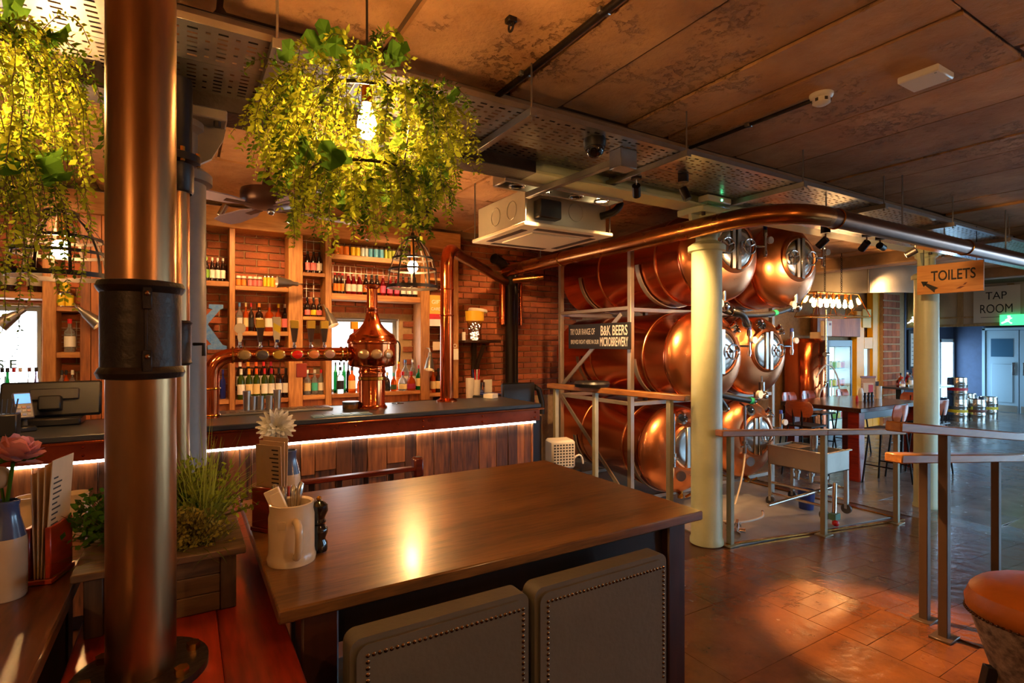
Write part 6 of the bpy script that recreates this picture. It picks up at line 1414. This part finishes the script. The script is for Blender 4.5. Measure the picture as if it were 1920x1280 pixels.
# seven bulb glass pendant
cx, cy = 8.42, 4.5; dd = cx * sY + cy * cY; zt, zb = 1.6 + (645 - 550) / F * dd, 1.6 + (645 - 594) / F * dd
t = thing('glass_box_pendant', 'tapered glass box pendant with seven filament bulbs on chains', 'pendant lamp', (cx, cy, zb), -.12)
L1, W1, L0, W0 = .47, .08, .58, .2; h = zt - zb
fm = MB(); C0 = [(-L0, -W0, 0), (L0, -W0, 0), (L0, W0, 0), (-L0, W0, 0)]; C1 = [(-L1, -W1, h), (L1, -W1, h), (L1, W1, h), (-L1, W1, h)]
for i in range(4): fm.cyl(C0[i], C0[(i + 1) % 4], .01, n=6); fm.cyl(C1[i], C1[(i + 1) % 4], .01, n=6); fm.cyl(C0[i], C1[i], .008, n=6)
for s_ in (-1, 1): fm.cyl((-.2, s_ * W0, 0), (-.17, s_ * W1, h), .007, n=6); fm.cyl((.2, s_ * W0, 0), (.17, s_ * W1, h), .007, n=6)
part('frame', fm, brass, t)
pgm = paneglass('lamp_glass', (1, .93, .82), .1)
for i in range(4): m = MB(); m.add([C0[i], C0[(i + 1) % 4], C1[(i + 1) % 4], C1[i]], [(0, 1, 2, 3)]); part('glass_pane', m, pgm, t, recalc=False)
m = MB(); m.box(-L1, L1, -W1, W1, h - .004, h + .004); part('top_plate', m, brass, t)
for k in range(7):
    x = -.42 + .14 * k; b = MB(); b.cyl((x, 0, h - .005), (x, 0, h - .09), .014, n=10); bo = part('lamp_holder', b, brass, t)
    b = MB(); b.lathe([(.001, -.13), (.024, -.115), (.03, -.09), (.02, -.04), (.012, 0), (.001, 0)], 14, Matrix.Translation((x, 0, h - .09))); part('bulb', b, edison, bo)
for x in (-.18, .2):
    m = MB(); z = h
    k = 0
    while z < ZC - zb - .08: m.torus((x, 0, z + .02), .014, .004, (1, 0, 0) if k % 2 else (0, 1, 0), 10, 5); z += .032; k += 1
    m.cyl((x, 0, z), (x, 0, ZC - zb), .006, n=6); part('chain', m, blackm, t)
# curved stainless canopy
m = MB(); pts = []
pa, pb = aD(1520, 645, 9.9), aD(1752, 645, 10.4); nv = Vector((-(pb - pa).y, (pb - pa).x, 0)).normalized(); nv = nv if nv.dot(-Vector((pa.x, pa.y, 0))) > 0 else -nv
for i in range(25): u = i / 24; p = pa.lerp(pb, u) + nv * (.75 * 4 * u * (1 - u)); pts.append(p)
vs = []
for p in pts: vs += [(p.x, p.y, 2.50), (p.x, p.y, 3.0), (p.x - nv.x * .05, p.y - nv.y * .05, 3.0), (p.x - nv.x * .05, p.y - nv.y * .05, 2.50)]
m.add(vs, [(4 * i + k, 4 * i + (k + 1) % 4, 4 * i + 4 + (k + 1) % 4, 4 * i + 4 + k) for i in range(24) for k in range(4)])
t = thing('steel_canopy', 'curved brushed stainless canopy hanging below the far ceiling', 'canopy', (pts[12].x, pts[12].y, 2.5)); part('fascia', m, steel_b, t, world=True)
m = MB(); m.cyl(pts[6] - Vector((0, 0, CH - 2.5)) + nv * .01, Vector((pts[6].x, pts[6].y, 3.0)) + nv * .01, .02, n=8); part('seam', m, steel, t, world=True)
# copper still with hoses
SX, SY_ = 9.85, 5.76
t = thing('copper_still', 'upright copper vessel with white hoses behind the long table', 'brewing tank', (SX, SY_, ZL))
m = MB(); m.lathe([(.001, .2), (.33, .2), (.35, .25), (.35, 1.9), (.3, 1.98), (.001, 2.0)], 40); part('vessel', m, copper, t)
for k in range(3): a = k * 2.1; m = MB(); m.cyl((.28 * math.cos(a), .28 * math.sin(a), 0), (.28 * math.cos(a), .28 * math.sin(a), .25), .03, n=10); part('leg', m, steel_b, t)
m = MB(); m.cbox(-.12, .16, -.4, -.34, 2.02, 2.3, .01); m.cbox(-.03, .05, -.36, -.1, 1.95, 2.1, .004); co = part('control_box', m, creamp, t); m = MB(); m.cbox(.06, .12, -.405, -.4, 2.22, 2.26, .001); part('display', m, solid((120, 20, 14)), co)
m = MB(); m.cyl((.36, -.12, .4), (.36, -.12, 1.9), .03, n=12); part('sight_tube', m, paneglass('sight_tube', (.9, .9, .9), .3), t)
m = MB(); m.tube([(-.08, -.42, 2.5), (-.08, -.42, 1.2), (-.14, -.42, 1.12)], .022, 10); m.cyl((-.12, -.42, 1.7), (-.02, -.42, 1.7), .04, n=12); m.sphere((-.08, -.42, 1.2), .035, 10, 6); part('feed_pipe', m, steel, t)
m = MB(); m.tube(bez([(-.14, -.42, 1.12), (-.42, -.42, 1.05), (-.22, -.42, .55)], 12), .016, 8); m.tube(bez([(-.4, -.43, 1.3), (0, -.43, 1.75), (.3, -.43, 1.25)], 14) + bez([(.3, -.43, 1.25), (.4, -.43, 1.0), (.28, -.43, .7)], 10), .014, 8); part('white_hose', m, solid((230, 216, 196)), t)
# fridge on the back wall
x0, x1 = aY(1553, 645, 5.75).x, aY(1598, 645, 5.75).x; t = thing('drinks_fridge', 'tall black glass door fridge full of cans', 'fridge', ((x0 + x1) / 2, 5.8, ZL))
fm = MB()
for r_ in ((x0, x0 + .05, ZL, 1.68), (x1 - .05, x1, ZL, 1.68), (x0 + .05, x1 - .05, 1.55, 1.68), (x0 + .05, x1 - .05, ZL, ZL + .15)): fm.cbox(r_[0], r_[1], 5.75, YB - .03, r_[2], r_[3], .005)
fm.box(x0 + .05, x1 - .05, YB - .06, YB - .03, ZL + .15, 1.55); part('cabinet', fm, blackp, t, world=True)
m = MB(); m.box(x0 + .06, x1 - .06, YB - .075, YB - .065, ZL + .16, 1.54); part('light_panel', m, glow('fridge_light', (.75, .95, 1), 1.6), t, world=True)
m = MB(); m.cbox(x1 - .055, x1 - .051, 5.77, YB - .08, ZL + .16, 1.54, .001); part('liner', m, whitep, t, world=True)
m = MB(); m.cbox(x0 + .052, x0 + .075, 5.77, 5.8, ZL + .2, 1.5, .003); part('light_tube', m, glow('fridge_tube', (.7, .95, 1), 5), t, world=True)
for z in (.1, .42, .75, 1.1):
    m = MB(); m.cbox(x0 + .05, x1 - .05, 5.8, YB - .08, z, z + .012, .002); part('shelf', m, steel_b, t, world=True)
    for k in range(5): bottle('can', (x0 + .14 + k * (x1 - x0 - .28) / 4, 5.87, z + .0125), alu, [sR, sP, sW, sG, sY_][(k + int(z * 10)) % 5], None, 'drink can on a lit fridge shelf', 'can', 'cans in the fridge', scale=1.25)
m = MB(); m.box(x0 + .05, x1 - .05, 5.755, 5.76, ZL + .15, 1.55); do = part('glass_door', m, paneglass('fridge_glass', (.85, .95, .95), .025), t, world=True)
m = MB(); m.cyl((x0 + .09, 5.735, .3), (x0 + .09, 5.735, .9), .012, n=8); part('handle', m, steel, do, world=True)
# yellow glazed door frame
x0, x1 = aY(1600, 645, 6.05).x, aY(1643, 645, 6.05).x; yel = mat('yellow_paint', s3(242, 172, 10), .45, var=.08); t = thing('yellow_door', 'yellow painted door frame with tall glass panel', 'door', ((x0 + x1) / 2, 6.05, ZL))
m = MB(); 
for r_ in ((x0, x0 + .3, ZL, 2.3), (x1 - .3, x1, ZL, 2.95), (x0 + .3, x1 - .3, 1.5, 1.75), (x0 + .3, x1 - .3, ZL, .2)): m.cbox(r_[0], r_[1], 5.98, 6.1, r_[2], r_[3], .008)
part('frame', m, yel, t, world=True); m = MB(); m.box(x0 + .3, x1 - .3, 6.04, 6.05, .2, 1.5); part('glass', m, solid((170, 150, 120), .15), t, world=True)
m = MB(); m.cbox(x0 + .2, x0 + .55, 5.96, 5.975, 1.95, 2.35, .01); part('notice', m, solid((230, 190, 70)), t, world=True)
m = MB(); m.cbox(x0 - 1.6, x0 - .02, 5.9, 6.05, 1.75, 2.2, .01); solo('timber_pelmet', 'wide orange timber pelmet above the fridge', 'pelmet', m, clad, (x0 - .8, 6, 1.75), world=True)
m = MB()
for k in range(4): a = x0 - 1.62 + .0; 
for k in range(3): m = MB(); xx = 10.28 + k * .09; m.cbox(xx, xx + .087, 5.78, 5.87, ZL, 2.6, .004); solo('timber_post', 'orange stained timber post beside the fridge', 'post', m, clad, (xx, 6, ZL), 'posts beside the fridge', world=True)
# brick pier with wall lamp
m = MB(); xa, xb = max(x1 + .01, aY(1648, 645, 5.9).x), aY(1688, 645, 5.9).x
br_ = thing('brick_pier', 'weathered brick pier beside the yellow door', 'pier', ((xa + xb) / 2, 6.0, ZL)); m = MB(); m.box(xa, xb, 5.92, YB - .02, ZL, 2.79); part('mortar_core', m, mortar, br_, world=True)
pb_ = random.Random(2); z = ZL + .04; k = 0
while z < 2.7:
    x = xa + .0
    nbk = 4
    for j in range(nbk): wd = (xb - xa) / nbk; o = link_mesh('brick', brick_me, br_, (xa + wd * (j + .5) - br_.location.x, 5.905 - br_.location.y, z - ZL)); o.scale = (wd / .225, 1, 2.0)
    z += .16; k += 1
# far items
q = aZ(1700, 720, .72); t = thing('poseur_table', 'dark high table near the notice board with bottles on it', 'table', (13.2, 5.35, ZL)); m = MB(); m.cbox(-.8, .9, -.35, .35, .96, 1.0, .006); part('top', m, solid((60, 60, 66), .2), t)
for x in (-.7, .8): m = MB(); m.cbox(x - .05, x + .05, -.05, .05, 0, .96, .006); part('leg', m, blackm, t)
for i in range(7): bottle('spirit' if i % 2 else 'squat', (12.5 + .12 * i, 5.3 + .08 * (i % 3), .7205), [clr, amb, red_b, clr, dk, red_b, clr][i], [sW, sR, sP, sW, sC, sR, sW][i], [sR, sK, sW, sK, sR, sW, sK][i], 'assorted condiment bottle on the table near the notice board', 'bottle', 'bottles near the notice board')
m = MB(); m.lathe([(.001, 0), (.1, 0), (.13, .35), (.15, .36), (.001, .37)], 20); solo('glass_dispenser', 'pink topped dispenser jar among the bottles', 'jar', m, solid((200, 150, 160), .3), (13.55, 5.42, .7205))
p0, p1 = aY(1703, 618, 6.85), aY(1738, 692, 6.85); t = thing('notice_board', 'framed white notice board on the navy wall', 'notice board', ((p0.x + p1.x) / 2, 6.86, p1.z)); m = MB(); m.cbox(p0.x, p1.x + .1, 6.84, 6.88, p1.z, p0.z, .01); part('frame', m, black, t, world=True); m = MB(); m.box(p0.x + .1, p1.x + .02, 6.83, 6.84, p1.z + .1, p0.z - .1); part('sheet', m, solid((210, 206, 196)), t, world=True)
m = MB()
for k in range(9): m.box(p0.x + .15, p0.x + .15 + pb_.uniform(.3, .7) * (p1.x - p0.x), 6.826, 6.83, p0.z - .25 - .11 * k, p0.z - .235 - .11 * k)
part('print_lines', m, ink, t, world=True)
p = aY(1722, 700, 6.7); m = MB(); m.cbox(p.x - .6, p.x + .6, 6.55, 6.89, p.z - .04, p.z, .005); solo('wall_ledge', 'narrow timber ledge below the notice board', 'shelf', m, pine, (p.x, 6.7, p.z), world=True)
# kegs
def keg(label, x, y, z, band, grp=None):
    t = thing('beer_keg', label, 'keg', (x, y, z), 0, grp)
    m = MB(); m.lathe([(.001, .04), (.17, .04), (.185, .0), (.195, .0), (.2, .06), (.2, .14), (.207, .15), (.207, .165), (.2, .175), (.2, .35), (.207, .36), (.207, .375), (.2, .385), (.2, .47), (.195, .53), (.185, .53), (.17, .49), (.001, .48)], 32); part('shell', m, steel, t)
    m = MB(); m.lathe([(.2035, .215), (.2035, .285)], 32); part('band', m, band, t); m = MB(); m.cyl((0, 0, .48), (0, 0, .51), .035, n=14); part('spear_valve', m, steel_b, t)
    return t
kx, ky = 16.9, 5.5
def kpos(px, d): v = aD(px, 645, d); return v.x, v.y
a = kpos(1795, 13.3); keg('steel keg with yellow band standing next to the column', a[0], a[1], ZL, sY_); b = kpos(1829, 13.3); keg('steel keg with dark band in the middle of keg group', b[0], b[1], ZL, sBr); c = kpos(1852, 13.9); keg('steel keg with yellow band nearest the double doors', c[0], c[1], ZL, sY_); d = kpos(1782, 13.7); keg('steel keg partly behind the column', d[0], d[1], ZL, sK); keg('steel keg with red band stacked on another keg', a[0] + .0, a[1] + .0, ZL + .531, sR)
e = kpos(1814, 14.8); keg('steel keg at the back of the group', e[0], e[1], ZL, sK)
# signs
s0, s1 = aX(1720, 527, 6.9), aX(1845, 519, 6.9); t = thing('toilets_sign', 'hanging wooden toilets sign with black arrow', 'sign', (6.9, (s0.y + s1.y) / 2, 2.14)); hw = (s0.y - s1.y) / 2
m = MB(); m.cbox(-.012, .012, -hw, hw, 0, .315, .003); part('board', m, signw, t)
m = text('TOILETS', frame(Vector((-.0135, -.035, .19)), (0, -1, 0), (0, 0, 1)), width=hw * 1.32, height=.105)
ar = MB(); fm_ = frame(Vector((-.0135, hw * .62, .09)), (0, -1, 0), (0, 0, 1)) @ Matrix.Rotation(math.radians(143), 4, 'Z')
ar.add([(-.09, -.03, 0), (-.075, 0, 0), (-.09, .03, 0), (.04, .012, 0), (.04, -.012, 0), (.03, .035, 0), (.09, 0, 0), (.03, -.035, 0)], [(0, 4, 3, 2, 1), (5, 7, 6)], fm_)
part('lettering', m, black, t, recalc=False); part('arrow', ar, black, t, recalc=False)
kn = MB()
for (yy, zz, l, w_) in ((-.1, .05, .04, .012), (-.14, .085, .02, .01)): kn.add([(-.0133, yy + l, zz - .012), (-.0133, yy, zz - w_), (-.0133, yy - l, zz + .012), (-.0133, yy, zz + w_)], [(0, 1, 2, 3)])
part('wood_knot', kn, solid((110, 50, 20)), t, recalc=False)
for y in (hw - .06, -hw + .06): m = MB(); m.cyl((0, y, .3), (0, y, .66), .004, n=6); part('cord', m, blackm, t)
p = aX(1868, 570, 15.96); t = thing('tap_room_sign', 'white tap room sign fixed to the header wall', 'sign', (15.96, p.y, p.z)); m = MB(); m.cbox(-.01, .01, -.42, .42, -.42, .42, .004); part('board', m, solid((220, 206, 188)), t)
for s_, z_, w_, h_ in (('TAP', .2, .38, .17), ('ROOM', -.1, .58, .2)): part('lettering', text(s_, frame(Vector((-.0115, 0, z_)), (0, -1, 0), (0, 0, 1)), width=w_, height=h_, bold=.004), ink, t, recalc=False)
m = MB(); m.box(-.0118, -.011, -.28, .28, -.3, -.29); part('underline', m, ink, t)
grn_e = glow('exit_green', (.02, .75, .25), 1.4); whe = glow('exit_white', (.9, 1, .92), 2.2)
def exit_sign(label, px, py, X, hw, hh):
    p = aX(px, py, X); t = thing('exit_sign', label, 'exit sign', p); m = MB(); m.cbox(-.02, .02, -hw, hw, -hh, hh, .004); part('lit_box', m, grn_e, t)
    f_ = frame(Vector((-.0215, 0, 0)), (0, -1, 0), (0, 0, 1)); s_ = hh / .1; m = MB()
    for pol in ([(-.17, .05), (-.13, .05), (-.13, .08), (-.17, .08)], [(-.2, -.01), (-.1, .03), (-.12, .045), (-.2, .01)], [(-.16, .04), (-.12, .04), (-.15, -.03), (-.19, -.02)], [(-.17, -.02), (-.15, -.03), (-.1, -.06), (-.12, -.07)], [(-.19, -.01), (-.17, -.03), (-.25, -.07), (-.26, -.05)], [(.13, .07), (.17, .07), (.17, .0), (.13, .0)], [(.09, .0), (.21, .0), (.15, -.07)]): m.add([(x * s_, y * s_, 0) for x, y in pol], [tuple(range(len(pol)))], f_)
    part('pictogram', m, whe, t, recalc=False)
exit_sign('green running figure exit sign on the header wall', 1912, 599, 15.9, .34, .12); exit_sign('small green exit sign behind the far column', 1728, 600, 15.9, .14, .12)
# steel trolley
t = thing('steel_trolley', 'stainless steel trough trolley on castors beside the tanks', 'trolley', (5.66, 3.3, fz(5.7))); x0, x1, y0, y1, zt_, zb_ = -.22, .23, -.32, .3, .66, .46
m = MB()
for r_ in ((x0, x1, y0, y0 + .01), (x0, x1, y1 - .01, y1), (x0, x0 + .01, y0, y1), (x1 - .01, x1, y0, y1)): m.cbox(*r_, zb_, zt_, .002)
m.cbox(x0, x1, y0, y1, zb_, zb_ + .01, .002); m.cbox(x0 - .02, x1 + .02, y0 - .02, y0 + .01, zt_, zt_ + .012, .002); m.cbox(x0 - .02, x0 + .01, y0, y1, zt_, zt_ + .012, .002); part('trough', m, steel_b, t)
for x in (x0 + .02, x1 - .02):
    for y in (y0 + .02, y1 - .02):
        m = MB(); m.cbox(x - .018, x + .018, y - .018, y + .018, .11, zb_, .003); part('leg', m, steel_b, t)
        m = MB(); m.cyl((x - .012, y, .055), (x + .012, y, .055), .05, n=20); co = part('castor', m, solid((60, 58, 58), .5), t); m = MB(); m.cbox(x - .02, x + .02, y - .015, y + .015, .055, .112, .003); part('fork', m, steel, co)
for z in (.14, .26): m = MB(); m.cyl((x0 + .02, y0 + .02, z), (x0 + .02, y1 - .02, z), .015, n=10); part('side_tube', m, steel, t); m = MB(); m.cyl((x1 - .02, y0 + .02, z), (x1 - .02, y1 - .02, z), .015, n=10); part('side_tube', m, steel, t)
for y in (-.2, -.05, .1): m = MB(); m.cyl((0, y, zb_), (0, y, .3), .022, n=12); m.cyl((0, y, .37), (0, y, .4), .034, n=12); part('outlet', m, steel, t)
m = MB(); m.cyl((x0 + .1, -.15, .5), (x0 + .1, -.15, .85), .035, n=18); m.cyl((x0 + .1, -.15, .84), (x0 + .1, -.15, .852), .05, n=18); part('stand_pipe', m, steel, t)
m = MB(); m.cbox(-.1, .12, .02, .2, .655, .66, .002); part('board', m, crate, t)
p = aY(1508, 905, 3.15); m = MB(); m.lathe([(.001, 0), (.07, 0), (.085, .2), (.08, .2), (.066, .01), (.001, .01)], 20); solo('blue_bucket', 'blue plastic bucket under the steel trolley', 'bucket', m, solid((30, 50, 120), .4), (5.66, 3.3, fz(5.7) + .012))
t = thing('steel_pipe_assembly', 'leaning steel pipe with green and red valve by trolley', 'pipe', (5.3, 2.92, fz(5.3))); m = MB(); m.tube([(.16, -.02, .36), (.0, -.1, .1)], .02, 10); m.tube([(-.5, .25, .18), (.4, .1, .28)], .018, 10); part('tube', m, steel, t); m = MB(); m.cbox(-.05, .04, -.14, -.07, .06, .12, .004); part('valve_block', m, solid((90, 140, 120)), t); m = MB(); m.sphere((-.05, -.14, .04), .03, 10, 6); part('red_knob', m, sR, t); m = MB(); m.cyl((0, -.1, 0.001), (0, -.1, .07), .02, n=10); part('foot', m, steel_b, t)
# white vented heater on a crate behind the table
q = aY(1050, 850, 4.2); zb_ = q.z - .13; t = thing('black_crate', 'black storage crate stack beside the bar end', 'crate', (q.x, 4.2, 0)); 
for k in range(2): m = MB(); m.cbox(-.16, .16, -.14, .14, zb_ / 2 * k + .0005, zb_ / 2 * (k + 1) - .001, .01); part('crate_box', m, blackp, t)
t = thing('vented_heater', 'white plastic heater with grille of small vents', 'heater', (q.x, 4.2, zb_ + .0005), -.25); m = MB(); m.cbox(-.12, .12, -.1, .1, 0, .27, .02); part('casing', m, whitep, t)
for i in range(7):
    for j in range(8): m = MB(); m.cbox(-.1 + i * .03, -.082 + i * .03, -.103, -.099, .03 + j * .027, .045 + j * .027, .001); part('vent', m, solid((60, 56, 52)), t)
m = MB(); m.tube(bez([(.1, .0, .02), (.2, -.05, .2), (.24, 0, .02)], 10), .01, 8); part('cable', m, whitep, t)
m = MB(); m.lathe([(.001, 0), (.16, 0), (.17, .03), (.16, .05), (.001, .05)], 28); 
solo('black_tray', 'round black drinks tray on the tank handrail', 'tray', m, blackp, (3.31, 4.0, Rz + .026))

# ================================================================== LAMPS THAT LIGHT THE PLACE
lights = []
def fixture_spot(loc, target, e, ang, label, col=WARM2, blend=.5, size=.04):
    t = thing('ceiling_spotlight', label, 'spotlight', loc); d = (Vector(target) - Vector(loc)).normalized()
    m = MB(); m.cyl((0, 0, .12 if loc[2] < 2.8 else ZC - loc[2]), (0, 0, .02), .008, n=8); part('stem', m, blackm, t)
    m = MB(); m.lathe([(.001, -.09), (.035, -.09), (.035, .0), (.032, .0), (.032, -.08)], 18, d.to_track_quat('Z', 'Y').to_matrix().to_4x4()); part('barrel', m, blackm, t)
    lamp('SPOT', 'spot_lamp', loc, e, col, t, target, size, ang, blend)
fixture_spot((0.6, 4.9, 2.85), (0.6, 6.1, 1.6), 90, 85, 'ceiling spot aimed at the beer and wine shelves')
fixture_spot((2.0, 4.9, 2.85), (2.0, 6.1, 1.7), 90, 85, 'ceiling spot aimed at the window shelves')
fixture_spot((3.2, 4.9, 2.85), (3.5, 6.1, 1.7), 60, 70, 'ceiling spot aimed at the brick wall pipes')
fixture_spot((-1.0, 4.8, 2.85), (-1.0, 6.1, 1.8), 60, 80, 'ceiling spot aimed at the niche and cladding')
fixture_spot((9.6, 3.2, 2.85), (12.3, 6.0, 1.2), 420, 55, 'added ceiling spot brightening the yellow door')  # extra spot, added to put more warm light on the door
fixture_spot((1.0, -0.4, 2.85), (.9, 1.5, 1.05), 30, 60, 'added unseen ceiling spot aimed at the oak table')  # extra spot added out of view to light the table
# unseen pendant bulbs added behind the camera for warm fill
for i, (x, y) in enumerate(((-1.6, -1.0), (2.6, -1.6))):
    t = thing('fill_pendant', 'added unseen fill bulb on a flex %s' % ('by the side wall' if i == 0 else 'by the front wall'), 'pendant lamp', (x, y, 2.25)); m = MB(); m.sphere((0, 0, 0), .04, 14, 8); part('bulb', m, bulbm, t); m = MB(); m.cyl((0, 0, .04), (0, 0, .09), .016, n=10); m.cyl((0, 0, .09), (0, 0, ZC - 2.25), .003, n=6); part('flex', m, blackp, t)

settle()
